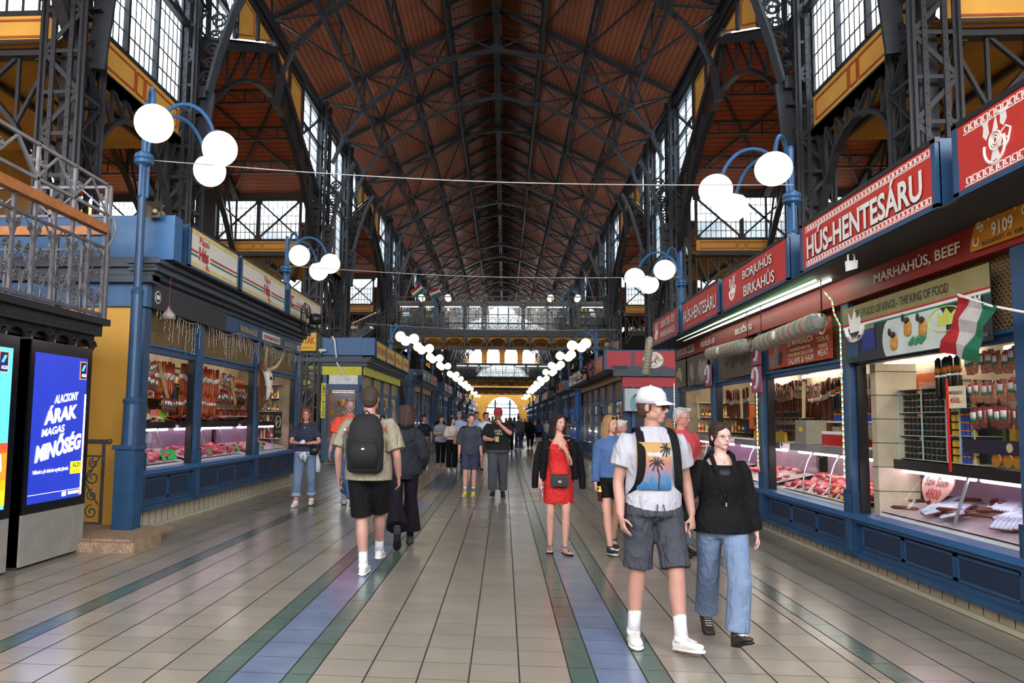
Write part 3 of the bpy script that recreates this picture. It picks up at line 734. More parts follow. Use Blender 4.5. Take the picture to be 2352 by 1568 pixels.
# flags and double lamp on the first bridge are small details
def tri_flag(nm,loc,w_,h,label,rot=(0,0,0),cols=('#b2242a','#e8e6e2','#1f7a4d'),vert=True):
    o=thing(nm,label,'flag',loc); o.rotation_euler=rot
    b=MB(); ms=[mat('cloth_'+c[1:],c,.8,noise=.06) for c in cols]; n=12
    for i,m in enumerate(ms):
        for a in range(n):
            for c in range(4):
                x0=w_*(i+c/4)/3; x1=w_*(i+(c+1)/4)/3; z0=-h*a/n; z1=-h*(a+1)/n
                f=lambda x,z: (x,.03*sin(x*22+z*7)+.015*sin(z*20),z)
                b.add([f(x0,z0),f(x1,z0),f(x1,z1),f(x0,z1)],[(0,1,2,3)],m)
    b.build('cloth',ms[0],o,smooth=True)
    b=MB(); b.tube([(-.05,0,.02),(w_+.25,0,.02)],.01,6); b.build('flag_pole',WHITE,o)
tri_flag('hanging_flag',(-4.75,41.5,9.1),.45,.7,'small red white and green flag hanging at the left lamp on the bridge',(0,.9,0))
tri_flag('hanging_flag',(-3.7,41.5,8.9),.4,.6,'small red white and green flag right of the left lamp on the bridge',(0,1.2,0))
# ---------- stair to the gallery behind the first left stalls ----------
def gallery_stair():
    o=thing('gallery_stair','iron stair with wooden handrails rising to the left gallery','stair',(-8.3,33.0,1.5))
    st=MB(); n=14
    for i in range(n): z=3.6+1.45*i/n; y=2+6.5*i/n; st.box(-1.1,1.1,y,y+.5,z,z+.04); st.box(-1.1,1.1,y+.46,y+.5,z,z+.12)
    st.build('steps',IRON,o)
    for s in (-1,1):
        b=MB(); b.bar((s*1.15,2,3.5),(s*1.15,8.5,5.0),.05,.3); b.build('stringer',IRON,o)
        b=MB()
        for i in range(16):
            t=i/15; y=2+6.5*t; z=3.6+1.45*t; b.bar((s*1.15,y,z),(s*1.15,y,z+.9),.02)
            if i<15: b.tube(scroll((s*1.15,y+.2,z+.4),.16,1.3,0,1,10),.012,4)
        b.build('balusters',IRONL,o)
        b=MB(); b.bar((s*1.15,1.8,4.5),(s*1.15,8.6,5.98),.07,.07); b.build('handrail',WOOD,o)
gallery_stair()
def side_stair():
    o=thing('side_stair','black lattice stair rail running down beside the second left stall','stair',(-5.35,37.2,0))
    b=MB(); lattice(b,(0,0,3.9),(0,5.6,.4),(0,0,.8),16,.05,t=.03); b.build('lattice_rail',IRON,o)
    b=MB(); b.bar((0,-.1,4.85),(0,5.7,1.25),.07,.07); b.build('handrail',WOOD,o)
    b=MB()
    for i in range(16): b.box(-1.3,0,5.6*i/16,5.6*i/16+.3,3.8-3.5*i/16,3.84-3.5*i/16)
    b.build('steps',IRON,o)
side_stair()
# ---------- near left: landing with ornate railing over the advertising displays ----------
def landing():
    o=thing('stair_landing','dark riveted stair landing edge above the two advertising displays','landing',(-5.1,9.1,2.75))
    b=MB(); b.box(-2.6,.1,-4.5,.12,-.02,.06); b.box(-2.6,.04,-4.5,.04,-.16,-.02); b.box(-2.6,-.02,-4.5,-.03,-.3,-.16)
    for i in range(26): b.box(.035,.05,-4.4+i*.17,-4.38+i*.17,-.12,-.1)
    b.build('edge_beam',mat('black_iron','#17181a',.45,noise=.2),o)
    b=MB()
    for i in range(9):
        y=-.35-i*.42; b.tube([(.02,y+.18*cos(t*PI/8),-.34+.16*abs(sin(t*PI/8))-.03) for t in range(9)],.03,5); b.tube(scroll((.02,y+.2,-.3),.08,1.2,0,1,10),.022,5)
    b.bar((-.1,.08,-.12),(-.4,-.02,-.36),.12,.03); b.build('fretwork',mat('black_iron','#17181a'),o)
    for (P,u,L,nm) in (((0,0,0),(0,-1,0),4.3,'side'),((0,.1,0),(-1,0,0),2.4,'end')):
        r=thing('landing_railing','tall wrought iron scroll railing on the landing, %s run'%('aisle side' if nm=='side' else 'far end'),'railing',(-5.1,9.15,2.75))
        P,u=V(P),V(u); b=MB(); n=round(L/.36); s_=L/n
        b.bar(P+V((0,0,.12)),P+u*L+V((0,0,.12)),.03,.04); b.bar(P+V((0,0,.98)),P+u*L+V((0,0,.98)),.03,.03)
        for i in range(n+1):
            b.bar(P+u*s_*i+V((0,0,.04)),P+u*s_*i+V((0,0,1.2)),.035)
        b.build('balusters',IRONL,r)
        b=MB()
        for i in range(n):
            A=P+u*s_*i
            def pt(x,z): return A+u*x+V((0,0,z))
            c=s_/2
            for sg in (-1,1):
                b.tube([pt(c+sg*(.01+.16*sin(PI*min(1,t/12*1.15))**.9),.98-.82*t/12) for t in range(13)],.011,5)
                for cx,cz,rr in ((c+sg*.075,.34,.075),(c+sg*.07,.62,.06),(c+sg*.1,.86,.05)):
                    b.tube([pt(cx+rr*(1-.75*t/12)*cos(1.57*sg+sg*t*.75),cz+rr*(1-.75*t/12)*sin(1.57+t*.75)) for t in range(13)],.01,5)
                    b.tube([pt(cx-.015,cz),pt(cx,cz+.02),pt(cx+.015,cz)],.018,5)
            b.tube([pt(.02,.14),pt(c-.04,.1),pt(c,.19),pt(c+.04,.1),pt(s_-.02,.14)],.011,5)
        b.build('scrollwork',IRONL,r)
        b=MB(); b.bar(P+V((0,0,1.2)),P+u*L+V((0,0,1.2)),.1,.07); b.bar(P+V((0,0,1.26)),P+u*L+V((0,0,1.26)),.06,.05); b.build('handrail',WOOD,r)
        b=MB(); n2=round(L/.75); s2=L/n2
        for z in (1.42,1.8): b.bar(P+V((0,0,z)),P+u*L+V((0,0,z)),.035)
        for i in range(n2+1):
            A=P+u*s2*i; b.bar(A+V((0,0,1.2)),A+V((0,0,1.8)),.035)
            b.tube([A+V((0,0,1.02)),A+u*-.05+V((0,0,1.12)),A+u*-.09+V((0,0,1.24)),A+u*-.06+V((0,0,1.36)),A+V((0,0,1.42))],.018,6)
        for i in range(n2):
            A=P+u*s2*i
            for a_,c_ in ((0,1),(1,0)):
                b.bar(A+u*s2*a_+V((0,0,1.44)),A+u*s2*(.5)+V((0,0,1.78)),.022)
            for cx in (.1,s2-.1): b.tube([A+u*(cx+.05*(1-t/13)*cos(t*.7))+V((0,0,1.6+.05*(1-t/13)*sin(t*.7))) for t in range(11)],.014,5)
        b.build('upper_guard',mat('pale_worn_iron','#75767c',.45,noise=.2),r)
landing()
def stair_block():
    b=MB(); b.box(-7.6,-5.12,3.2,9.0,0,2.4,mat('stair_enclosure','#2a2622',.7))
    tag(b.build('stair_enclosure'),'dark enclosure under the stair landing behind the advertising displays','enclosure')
stair_block()
def displays():
    SB=mat('display_base','#8d8a84',.4); BZ=mat('display_bezel','#0c0d10',.15)
    for i,(y0,y1,lab) in enumerate(((7.60,8.78,'advertising display with a glowing dark blue supermarket poster'),(6.2,7.40,'advertising display at the left picture edge with a light blue and orange poster'))):
        x=-4.97; o=thing('advertising_display',lab,'display',(x,(y0+y1)/2,0)); h=(y1-y0)/2
        b=MB(); b.box(-.13,0,-h,h,.03,.56); b.build('base',SB,o)
        b=MB(); b.box(-.13,.002,-h,h,.56,2.4); b.build('bezel',BZ,o)
        b=MB(); b.box(-.14,-.02,-h-.0,-h+.001,0,2.42); b.build('edge_trim',mat('trim_grey','#3c3d40',.4),o)
        # the screen: poster artwork
        m=mat('poster_blue','#1d2f9a',.3,emit=1.1,noise=.15,scale=1.2) if i==0 else mat('poster_sky','#4fb4ea',.3,emit=1.3,noise=.03)
        y_0,y_1=-h+.07,h-.1; b=MB(); b.box(.002,.006,y_0,y_1,.66,2.27); s_=b.build('screen',m,o)
        W1=mat('poster_white','#f4f4ff',.4,emit=1.6,noise=0)
        if i==0:
            cx=0.0
            text('ALACSONY',(.007,.09,1.80),(0,1,.13),(0,0,1),.46,.095,W1,s_,bold=.03,shear=.12)
            text('ÁRAK',(.007,.01,1.63),(0,1,.13),(0,0,1),.62,.2,W1,s_,bold=.05,shear=.12)
            text('MAGAS',(.007,-.13,1.43),(0,1,.13),(0,0,1),.42,.085,W1,s_,bold=.03,shear=.12)
            text('MINŐSÉG',(.007,.0,1.27),(0,1,.15),(0,0,1),.86,.24,W1,s_,bold=.05,shear=.12)
            text('Nálunk a jó dolgok együtt járnak.',(.007,-.13,.99),(0,1,.02),(0,0,1),.66,.055,W1,s_,bold=.02)
            b=MB(); b.box(.007,.009,.24,.46,.93,1.07,mat('poster_yellow','#e8d820',.4,emit=1.3,noise=0)); b.build('slogan_box',None,s_)
            text('ALDI',(.01,.35,1.03),(0,1,.03),(0,0,1),.16,.05,mat('poster_ink','#15205c',.5),s_,bold=.03); text('ÁRON!',(.01,.35,.965),(0,1,.03),(0,0,1),.14,.04,mat('poster_ink','#15205c'),s_,bold=.01)
            b=MB(); b.box(.007,.009,y_1-.03,y_1,.68,1.85,mat('poster_edge','#ffffff',.4,emit=2.0,noise=0)); b.box(.007,.009,y_0,y_1,.75,.755,W1)
            b.box(.007,.009,.1,.18,.69,.74,W1); b.box(.007,.009,.22,.44,.7,.715,W1); b.box(.007,.009,.22,.44,.72,.735,W1); b.box(.007,.009,.44,.48,.68,.76,mat('poster_orange','#f07a1c',.4,emit=1.2,noise=0)); b.build('footer_marks',None,s_)
            lz,ly=2.13,.4
        else:
            b=MB(); b.box(.007,.008,y_0,y_1,.85,1.25,mat('poster_orange','#f07a1c')); b.box(.007,.008,y_0,y_1,.7,.95,mat('poster_gold','#f6c21e',.4,emit=1.2,noise=0)); b.box(.007,.008,y_0,y_1,1.22,1.32,mat('poster_red','#e2472a',.4,emit=1.1,noise=0)); b.box(.007,.009,y_0,y_1-.08,.66,.76,m)
            b.build('colour_blocks',None,s_)
            b=MB(); b.tube([(.01,.28,1.0),(.01,.4,1.05),(.01,.38,1.2),(.01,.3,1.22),(.01,.3,1.38),(.01,.22,1.4)],.018,6,W1); b.build('pale_outline',None,s_)
            lz,ly=2.13,.36
        b=MB(); b.box(.008,.010,ly-.07,ly+.07,lz-.11,lz+.1,mat('logo_orange','#f08a24',.4,emit=1.2,noise=0)); b.box(.010,.012,ly-.06,ly+.06,lz-.1,lz+.09,mat('logo_navy','#102060',.4,emit=.5,noise=0))
        for j in range(3): b.bar((.013,ly-.035+j*.012,lz-.01),(.013,ly+.01+j*.012,lz+.06),.004,.012,mat('logo_cyan','#55c3f0',.4,emit=1,noise=0))
        b.build('logo',None,s_); text('ALDI',(.014,ly,lz-.06),(0,1,0),(0,0,1),.09,.035,W1,s_,bold=.02)
displays()
def plinth_gate():
    b=MB(); b.box(-5.6,-4.3,8.7,9.42,0,.12,mat('worn_limestone','#9a8166',.7,noise=.25,scale=8,bump=.4,bscale=20)); b.box(-5.6,-4.36,8.78,9.9,.12,.15,mat('worn_limestone','#9a8166'))
    struct(b.build('trim_1'),'worn stone plinth under the near blue lamp column','plinth')
    o=thing('iron_gate','low wrought iron gate with scrolls beside the ochre stall wall','gate',(-5.42,10.0,.1))
    b=MB(); b.bar((0,0,0),(0,0,1.15),.04); b.bar((-.55,0,1.15),(.06,0,1.15),.05); b.bar((-.55,0,.05),(0,0,.05),.03); b.ball((.07,0,1.15),.04,8,6); b.bar((-.55,0,.95),(0,0,.95),.02); b.build('gate_frame',IRONL,o)
    b=MB()
    for cz,r in ((.2,.1),(.42,.08),(.66,.11),(.85,.07)):
        for c in (-.14,-.4): b.tube(scroll((c,0,cz),r,1.4,PI/2,1,14,'y'),.012,5)
    b.tube([(-.05,0,.95),(-.25,0,.6),(-.05,0,.3)],.012,5); b.build('scrollwork',IRONL,o)
plinth_gate()
# ---------- globe lamps ----------
GLOBE=mat('opal_globe','#d8c9a8',.2,emit=1.3,noise=0,ecol='#fff0cc')
def lamp_meshes(h,s):
    P=MB(); z0=.15
    if True:
        P.box(-.13,.13,-.13,.13,0,1.2)
        for i in range(5):
            for q in (-1,1): P.box(-.1+i*.045,-.08+i*.045,q*.13-.01,q*.13+.01,.1,1.1); P.box(q*.13-.01,q*.13+.01,-.1+i*.045,-.08+i*.045,.1,1.1)
        P.box(-.16,.16,-.16,.16,1.17,1.22); P.box(-.22,.22,-.22,.22,0,.02)
        P.lathe([(.11,1.2),(.1,1.75),(.12,1.8),(.08,1.85),(.075,3.2),(.085,3.25),(.055,3.3),(.05,4.6),(.052,5.0)],n=14)
    A=MB()
    for i in range(3):
        a=2*PI*i/3+.4; dx,dy=.055*cos(a),.055*sin(a)
        A.tube([(dx,dy,4.55),(dx,dy,5.0)],.026,7); A.ball((dx,dy,4.54),.032,8,6)
    A.lathe([(.05,4.93),(.12,4.98),(.125,5.02),(.11,5.03),(.125,5.05),(.12,5.1),(.05,5.15)],n=16)
    A.tube([(0,0,5.1),(0,0,5.78)],.042,10); A.ball((0,0,5.8),.04,8,6)
    ends=[]
    for ang in (-58,0,58):
        t=math.radians(ang); ux,uy=s*cos(t),sin(t); pts=[]
        for i in range(15):
            q=i/14
            if q<.3: r=.05; z=5.1+.45*q/.3*.6
            a_=PI*q*.86; r=.05+.47*(1-cos(a_)); z=5.12+.0+.68*sin(a_)
            pts.append((ux*r,uy*r,z))
        e=V(pts[-1]); d=(e-V(pts[-2])).normalized(); A.tube(pts,.027,8); ends.append((e,d))
    return P.mesh('post',BLUE),A.mesh('arms',BLUEL),ends
LP={}
ROOFPOST=MB().tube([(0,0,3.76),(0,0,4.9)],.055,12).mesh('short_post',BLUEL)
def lamp(x,y,s,label,group=None,scale=1,r=.232,roof=False):
    if s not in LP:
        p,a,e=lamp_meshes(0,s); g=MB().ball((0,0,0),1,24,16).mesh('globe',GLOBE,True); c=[]
        for (q,d) in e:
            cb=MB(); cb.tube([q-d*.02,q+d*.03],[.035,.04],8); cb.tube([q+d*.02,q+d*.05],.1,14); c.append(cb.mesh('globe_holder',mat('lamp_cap','#2d3440',.4)))
        LP[s]=(p,a,e,g,c)
    p,a,e,g,c=LP[s]
    o=thing('globe_lamp',label,'lamp',(x,y,0),0,group); link('post',ROOFPOST if roof else p,o); link('arms',a,o)
    for i in range(3):
        h=link('globe_holder',c[i],o); link('globe',g,h,loc=e[i][0]+e[i][1]*(r+.02),scale=(r,r,r))
    return o
for k,y in enumerate((9.6,16.3,32,38.2,44.4,51,60.5,67,75,82,89.5,103,116)):
    rf=k in(1,2); lamp(-5.1 if rf else -4.86,y*(5.1/4.86 if rf else 1),1,'blue three-globe lamp post on the left side of the aisle, %s from the front'%ORD[k],roof=rf)
for k,y in enumerate((10.35,16.8,32.2,38.7,45.6,52,60.6,68,75,82,89.5,103,116)):
    rf=k<3; o=lamp(4.0 if rf else 3.88,y*(4.0/3.88 if rf else 1),-1,'blue three-globe lamp post on the right side of the aisle, %s from the front'%ORD[k],roof=rf); o.scale=(1,1,.945)
def bridge_lamp(x,k):
    o=thing('bridge_lamp','blue twin-armed globe lamp standing on the %s part of the nearest bridge'%k,'lamp',(x,42.2,6.36)); b=MB(); b.tube([(0,0,0),(0,0,2.5)],.04,8)
    L=[]
    for s in (-1,1):
        for dy in (-.25,.25):
            pts=[(s*(.05+.37*(1-cos(PI*i/10*.85))),dy*i/10,2.0+.5*sin(PI*i/10*.85)) for i in range(11)]; b.tube(pts,.022,6); L.append(pts[-1])
    b.build('post',BLUEL,o)
    for p in L: link('globe',LP[1][3],o,loc=(p[0],p[1],p[2]-.17),scale=(.17,.17,.17))
bridge_lamp(-3.95,'left'); bridge_lamp(3.3,'right')
for k,(y,a,c) in enumerate(((9.8,5.1,4.84),(16.5,5.0,4.85),(26,4.9,4.8))):
    b=MB(); b.tube([(-4.86+8.74*t/16,y+.5*t/16,a+(c-a)*t/16-.12*sin(PI*t/16)) for t in range(17)],.007,5)
    tag(b.build('span_wire',mat('steel_wire','#b9b6b4',.4)),'thin steel wire stretched across the aisle between %s'%('the first pair of lamp posts','the second pair of lamp posts','the stalls before the bridge')[k],'wire')
# ---------- market stalls ----------
class SB(MB):
    """box builder in stall space: u along the aisle, d depth behind the stall face, z up"""
    def __init__(s,xf,sd): super().__init__(); s.xf=xf; s.sd=sd
    def bx(s,u0,u1,d0,d1,z0,z1,m=None):
        xa,xb=s.xf+s.sd*d0,s.xf+s.sd*d1; return s.box(min(xa,xb),max(xa,xb),u0,u1,z0,z1,m)
    def P(s,u,d,z): return (s.xf+s.sd*d,u,z)
LOUV=stripes('louvre_panel','#1b3450','#0e1e30',2,.016,.45,rough=.5,noise=.1)
MESHW=stripes('expanded_mesh','#4a3626','#8a7453',2,.03,.3,rough=.5,noise=.3)
TILEW=mat('skirting_tile','#b3aa93',.25,noise=.05)
LIGHTW=mat('stall_inner_wall','#8f7f64',.6,noise=.3,scale=4)
DARKW=mat('stall_inner_dark','#54483c',.7,noise=.25)
Z_L=dict(base=.3,sill=.85,win=2.5,tr=2.62,mesh=3.12,fr=3.42,cor=3.72,s0=3.75,s1=4.36,ov=.46,roof=4.36)
Z_R=dict(base=.17,sill=.64,win=2.29,tr=2.38,mesh=3.0,fr=3.3,cor=3.45,s0=3.29,s1=3.83,ov=.63,roof=3.83)
def stall(xf,sd,posts,Z,label,detail=2,blue=BLUE,frieze=None,depth=2.4,endm=None,panels=2,near_end=True,light=TUBE,meshm=None):
    o=thing('market_stall',label,'stall'); u0,u1=posts[0],posts[-1]; S=lambda: SB(xf,sd)
    b=S(); b.bx(u0,u1,.08,depth,0,Z['base'],TILEW)
    if detail>1:
        g=mat('dark_grout','#3a342e'); u=u0
        while u<u1: b.bx(u-.003,u+.003,.076,.082,.0,Z['base'],g); u+=.2
        b.bx(u0,u1,.03,.09,0,.04,TILEW)
    b.build('tiled_base',TILEW,o)
    b=S(); b.bx(u0,u1,.0,.12,Z['base'],Z['sill']-.05,blue); b.bx(u0,u1,-.05,.1,Z['base']-.02,Z['base']+.04,blue); b.bx(u0,u1,-.1,.2,Z['sill']-.06,Z['sill'],BLUEL if detail>1 else blue); b.bx(u0,u1,-.07,.1,Z['sill']-.1,Z['sill']-.06,blue)
    b.build('counter_front',blue,o)
    if detail>1:
        for i in range(len(posts)-1):
            a,c=posts[i]+.17,posts[i+1]-.17; n=panels if i==0 else 3; w_=(c-a)/n
            for j in range(n):
                p,q=a+j*w_+.04,a+(j+1)*w_-.04; b=S(); b.bx(p,q,-.012,.0,Z['base']+.13,Z['sill']-.15,LOUV)
                for (pp,qq,zz,yy) in ((p-.02,q+.02,Z['base']+.11,Z['base']+.135),(p-.02,q+.02,Z['sill']-.155,Z['sill']-.13)): b.bx(pp,qq,-.025,0,zz,yy,blue)
                for pp in (p-.02,q): b.bx(pp,pp+.02,-.025,0,Z['base']+.11,Z['sill']-.13,blue)
                b.build('louvre_panel',LOUV,o)
    for i,u in enumerate(posts):
        b=S(); w_=.09 if detail>1 else .055; k=.0
        b.bx(u-w_,u+w_,-.06 if detail>1 else -.02,.12,Z['base'],Z['fr'],blue)
        if detail>1:
            b.bx(u-w_-.02,u+w_+.02,-.08,.1,Z['base'],Z['sill']+.25,BLUED)
            for q in (-.05,0,.05): b.bx(u+q-.012,u+q+.012,-.09,-.08,Z['base']+.05,Z['sill']+.2,blue)
            b.bx(u+w_,u+w_+.05,.0,.1,Z['sill'],Z['win'],BLACK); b.bx(u-w_-.05,u-w_,.0,.1,Z['sill'],Z['win'],BLACK)
        b.build('post',blue,o)
    b=S(); b.bx(u0,u1,.0,.1,Z['win'],Z['tr'],blue); b.bx(u0,u1,-.03,.05,Z['tr']-.03,Z['tr'],BLUEL); b.build('transom',blue,o)
    b=S(); b.bx(u0,u1,.05,.07,Z['tr'],Z['mesh'],meshm or MESHW); b.build('mesh_screen',MESHW,o)
    if detail>1:
        g=mat('mesh_wire','#a58f66',.4,metal=.4); b=S()
        for i in range(len(posts)-1):
            a,c=posts[i]+.09,posts[i+1]-.09; h=Z['mesh']-Z['tr']; n=int((c-a)/.055)
            for j in range(-int(h/.055),n):
                for dr in (1,-1):
                    p0=a+j*.055; p1=p0+h; zz0,zz1=(Z['tr'],Z['mesh'])
                    if p0<a: zz0=Z['tr']+(a-p0); 
                    if p1>c: zz1=Z['mesh']-(p1-c)
                    pa,pb=max(a,p0),min(c,p1)
                    if pb-pa<.02: continue
                    if dr<0: zz0,zz1=Z['tr']+Z['mesh']-zz0,Z['tr']+Z['mesh']-zz1
                    b.bar(b.P(pa,.045,zz0),b.P(pb,.045,zz1),.005,.004,g)
        b.build('mesh_wires',g,o)
    b=S(); b.bx(u0-.05,u1+.05,-.08,.12,Z['mesh'],Z['fr'],frieze or blue); b.build('frieze_board',frieze or blue,o)
    b=S()
    for i,(dd,za,zb) in enumerate(((.12,0,.25),(.2,.25,.5),(.3,.5,.8),(.36,.8,1))):
        h=Z['cor']-Z['fr'] if Z['cor']>Z['fr'] else .12
        b.bx(u0-dd,u1+.1,-dd,.1,Z['fr']+h*za,Z['fr']+h*zb,mat('cornice_grey_blue','#3c4753',.5))
    b.build('cornice',None,o)
    b=S(); b.bx(u0,u1,-.05,depth,Z['cor'],Z['cor']+.05,mat('stall_roof','#34383c',.7)); b.bx(u0,u1,-Z['ov'],.0,Z['s0']-.02,Z['s0'],mat('soffit','#2d2c2b',.7)); b.build('roof_and_soffit',None,o)
    e=endm or LIGHTW
    for nm,u in (('front_end_wall',u0),('back_end_wall',u1)):
        b=S(); b.bx(u-.04,u+.04,.1,depth,Z['base'] if u==u1 else 0,Z['mesh'],e if u==u0 else LIGHTW); 
        if u==u0: b.bx(u-.07,u+.04,-.05,depth,Z['mesh'],Z['fr'],blue); b.bx(u-.25,u,-.2,depth,Z['fr'],Z['cor'],mat('cornice_grey_blue','#3c4753')); b.bx(u-.1,u+.02,-.0,depth,Z['cor'],Z['s1'],BLUEL)
        b.build(nm,e,o)
    b=S(); b.bx(u0,u1,depth-.05,depth,0,Z['mesh'],LIGHTW); b.bx(u0,u1,.5,depth,Z['base'],Z['base']+.02,DARKW); b.build('back_wall',LIGHTW,o)
    b=S(); b.bx(u0,u1,.3,depth-.1,Z['mesh']-.02,Z['mesh']+.03,LIGHTW); b.build('inner_ceiling',LIGHTW,o)
    for i in range(len(posts)-1):
        b=S(); a,c=posts[i]+.3,posts[i+1]-.3
        for dd in (.75,1.5): b.tube([b.P(a,dd,Z['win']+.18),b.P(c,dd,Z['win']+.18)],.028,7)
        b.build('strip_lamp',light,o)
    return o
def sign_box(xf,sd,u0,u1,Z,label,panel,lines=None,frame=BLUE,meander=False,group=None,**k):
    """box sign hung out over the aisle; text reads from the aisle"""
    x=xf-sd*Z['ov']; o=thing('sign_box',label,'sign',(x,(u0+u1)/2,Z['s0']),0,group); h=Z['s1']-Z['s0']; L=(u1-u0)/2; s=sd
    b=MB(); D=Z['ov']
    b.box(min(0.01*s,s*D),max(.01*s,s*D),-L,L,0,h,frame); b.box(-.02,.02,-L-.005,L+.005,h-.03,h+.01,BLACK); b.box(-.02,.02,-L,L,-.01,.03,frame)
    for q in (-L,L-.06): b.box(-.02,.02,q,q+.06,0,h,frame)
    b.build('box_frame',frame,o)
    b=MB(); b.box(-.012,.012,-L+.06,L-.06,.03,h-.03,panel); p=b.build('face_panel',panel,o)
    xd=(0,-s,0); X=-s*.014
    for (t,cu,cz,w_,hh,m,bo) in (lines or []):
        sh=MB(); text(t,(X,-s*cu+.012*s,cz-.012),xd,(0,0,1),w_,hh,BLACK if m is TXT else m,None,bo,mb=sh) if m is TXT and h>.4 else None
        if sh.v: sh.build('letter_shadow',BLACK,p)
        text(t,(X-s*.004,-s*cu,cz),xd,(0,0,1),w_,hh,m,p,bo)
    if meander:
        t=.07
        for z0 in (.045,h-.045-t):
            b=MB()
            n=int((2*L-.16)/t)
            for i in range(n):
                a=-L+.09+i*t; pts=[(0,0),(.0,1),(.8,1),(.8,.35),(.4,.35),(.4,.65),(1,0)]
                for (p0,q0),(p1,q1) in (((0,0),(0,1)),((0,1),(.75,1)),((.75,1),(.75,.3)),((.75,.3),(.38,.3)),((0,0),(1,0))):
                    b.bar((X,a+p0*t*.95,z0+q0*t*.8),(X,a+p1*t*.95,z0+q1*t*.8),.004,.009)
            b.build('key_border',TXT,p)
    return o,p
def emblem(p,s,cu,cz,R,X):
    """white outline of cow and pig heads over a curled string of sausages"""
    b=MB(); f=lambda u,z:(X,-s*(cu+u*R),cz+z*R); r=.035*R
    b.tube([f(.55*cos(a),.0+.55*sin(a)-.25) for a in [PI*.9+i*PI*1.25/12 for i in range(13)]],r*1.6,5)
    for q in (.12,.22,.32): b.tube([f(.05+q*cos(2*PI*i/14),-.05+q*sin(2*PI*i/14)) for i in range(15)],r,5)
    def poly(pts): b.add([f(*q) for q in pts],[tuple(range(len(pts)))])
    poly([(-.75,.95),(-.55,.62),(-.6,.3),(-.42,.1),(-.25,.32),(-.3,.66),(-.1,.9),(-.3,.78),(-.5,.78)])
    poly([(.2,.98),(.35,.7),(.32,.45),(.5,.3),(.68,.5),(.66,.74),(.95,1.05),(.6,.88),(.4,.86)])
    poly([(-.1,.3),(.12,.85),(.22,.3)]); poly([(-.08,-.25),(.1,-.25),(.3,-.7),(-.25,-.7)])
    b.tube([f(.3,.1),f(.62,.25),f(.85,.1),f(.7,-.3),f(.4,-.55)],r*1.2,5); b.tube([f(.2,-.1),f(.7,-.15),f(.72,-.3),f(.2,-.32)],r,5)
    b.build('emblem',TXT,p)
# ---- the two near stalls ----
LX,RX=-5.0,3.95
LP_=[10.1,12.0,14.92,17.9]; RP=[3.0,5.95,8.9,11.8,14.5,17.4]
stall(LX,-1,LP_,Z_L,'blue butcher stall with pink lit meat counter, nearest on the left',2,endm=YEL,panels=2,depth=1.42)
stall(RX,1,RP,Z_R,'long blue butcher stall under red signs, nearest on the right',2,frieze=mat('red_frieze','#8f1d16',.5),panels=3,depth=1.68)
def pillar_end():      # blue parapet above the ochre end wall
    b=MB(); b.box(-8.2,-5.0,10.0,10.1,3.42,3.5,BLUE); b.box(-8.2,-4.55,9.95,10.2,3.75,4.37,BLUEL); b.box(-8.2,-5.1,10.0,10.2,0,3.1,YEL); b.box(-8.2,-5.1,9.99,10.02,0,.12,GREY)
    b.box(-8.2,-4.9,9.95,10.1,3.1,3.42,BLUEL)
    for i,(y,z0,z1) in enumerate(((9.9,3.45,3.52),(9.84,3.52,3.62),(9.78,3.62,3.75))): b.box(-8.2,-4.8+.04*i,y,10.1,z0,z1,mat('cornice_grey_blue','#3c4753'))
    struct(b.build('wall_left'),'ochre end wall of the first left stall with blue parapet and cornice','wall')
pillar_end()
W2=mat('cream_sign','#dfddd0',.4,noise=.04); SY=mat('sign_band_yellow','#d8c27c',.5,noise=.1); RL=mat('sign_letter_red','#b3202a',.5); GL=mat('sign_line_green','#1c8060',.5)
def left_sign(u0,u1,kind,label):
    o,p=sign_box(LX,-1,u0,u1,Z_L,label,W2); L=(u1-u0)/2; h=.61; X=.014; b=MB()
    b.box(X-.001,X+.002,-L+.06,L-.06,.03,.1,SY); b.box(X-.001,X+.002,-L+.06,L-.06,h-.1,h-.03,SY)
    lo={0:-L+.52,1:.1,2:L-.5}[kind]
    for z,m in ((.25,RL),(.19,GL)):
        b.box(X,X+.003,-L+.07,lo-.2,z,z+.028,m); b.box(X,X+.003,lo+.26,L-.07,z,z+.028,m)
    b.build('stripes',SY,p)
    if kind<2:
        text('Pápai',(X+.004,lo,.44),(0,1,0),(0,0,1),.36,.14,RL,p,bold=.01)
    text('Hús',(X+.004,lo,.26),(0,1,0),(0,0,1),.36,.2,RL,p,bold=.04,shear=0); text('Rt.',(X+.004,lo+.16,.1),(0,1,0),(0,0,1),.14,.09,RL,p)
    if kind==2:
        text('CENTRUM HÚS',(X+.004,-.2,.33),(0,1,0),(0,0,1),1.3,.1,RL,p); b=MB(); b.tube([(X+.004,-L+.2+.1*cos(a*.5),.33+.1*sin(a*.5)) for a in range(2,12)],.02,5,RL); b.build('emblem',RL,p)
left_sign(10.4,12.42,0,'white butcher sign box with red lettering, first over the left stall by the ochre wall')
left_sign(12.55,15.2,1,'white butcher sign box with red lettering, middle one over the first left stall')
left_sign(15.5,18.25,2,'white butcher sign box partly behind the wall fan, last over the first left stall')
T2=TXT
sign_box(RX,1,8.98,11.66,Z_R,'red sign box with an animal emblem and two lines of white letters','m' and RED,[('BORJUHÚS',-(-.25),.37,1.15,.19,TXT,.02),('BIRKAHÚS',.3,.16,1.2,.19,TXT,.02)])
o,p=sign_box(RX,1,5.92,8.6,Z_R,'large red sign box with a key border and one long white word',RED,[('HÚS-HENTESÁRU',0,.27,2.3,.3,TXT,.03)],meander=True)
o,p=sign_box(RX,1,3.1,5.7,Z_R,'red sign box with a white cow and pig emblem at the right picture edge',RED,None,meander=True); emblem(p,1,-.83,.27,.2,-.014)
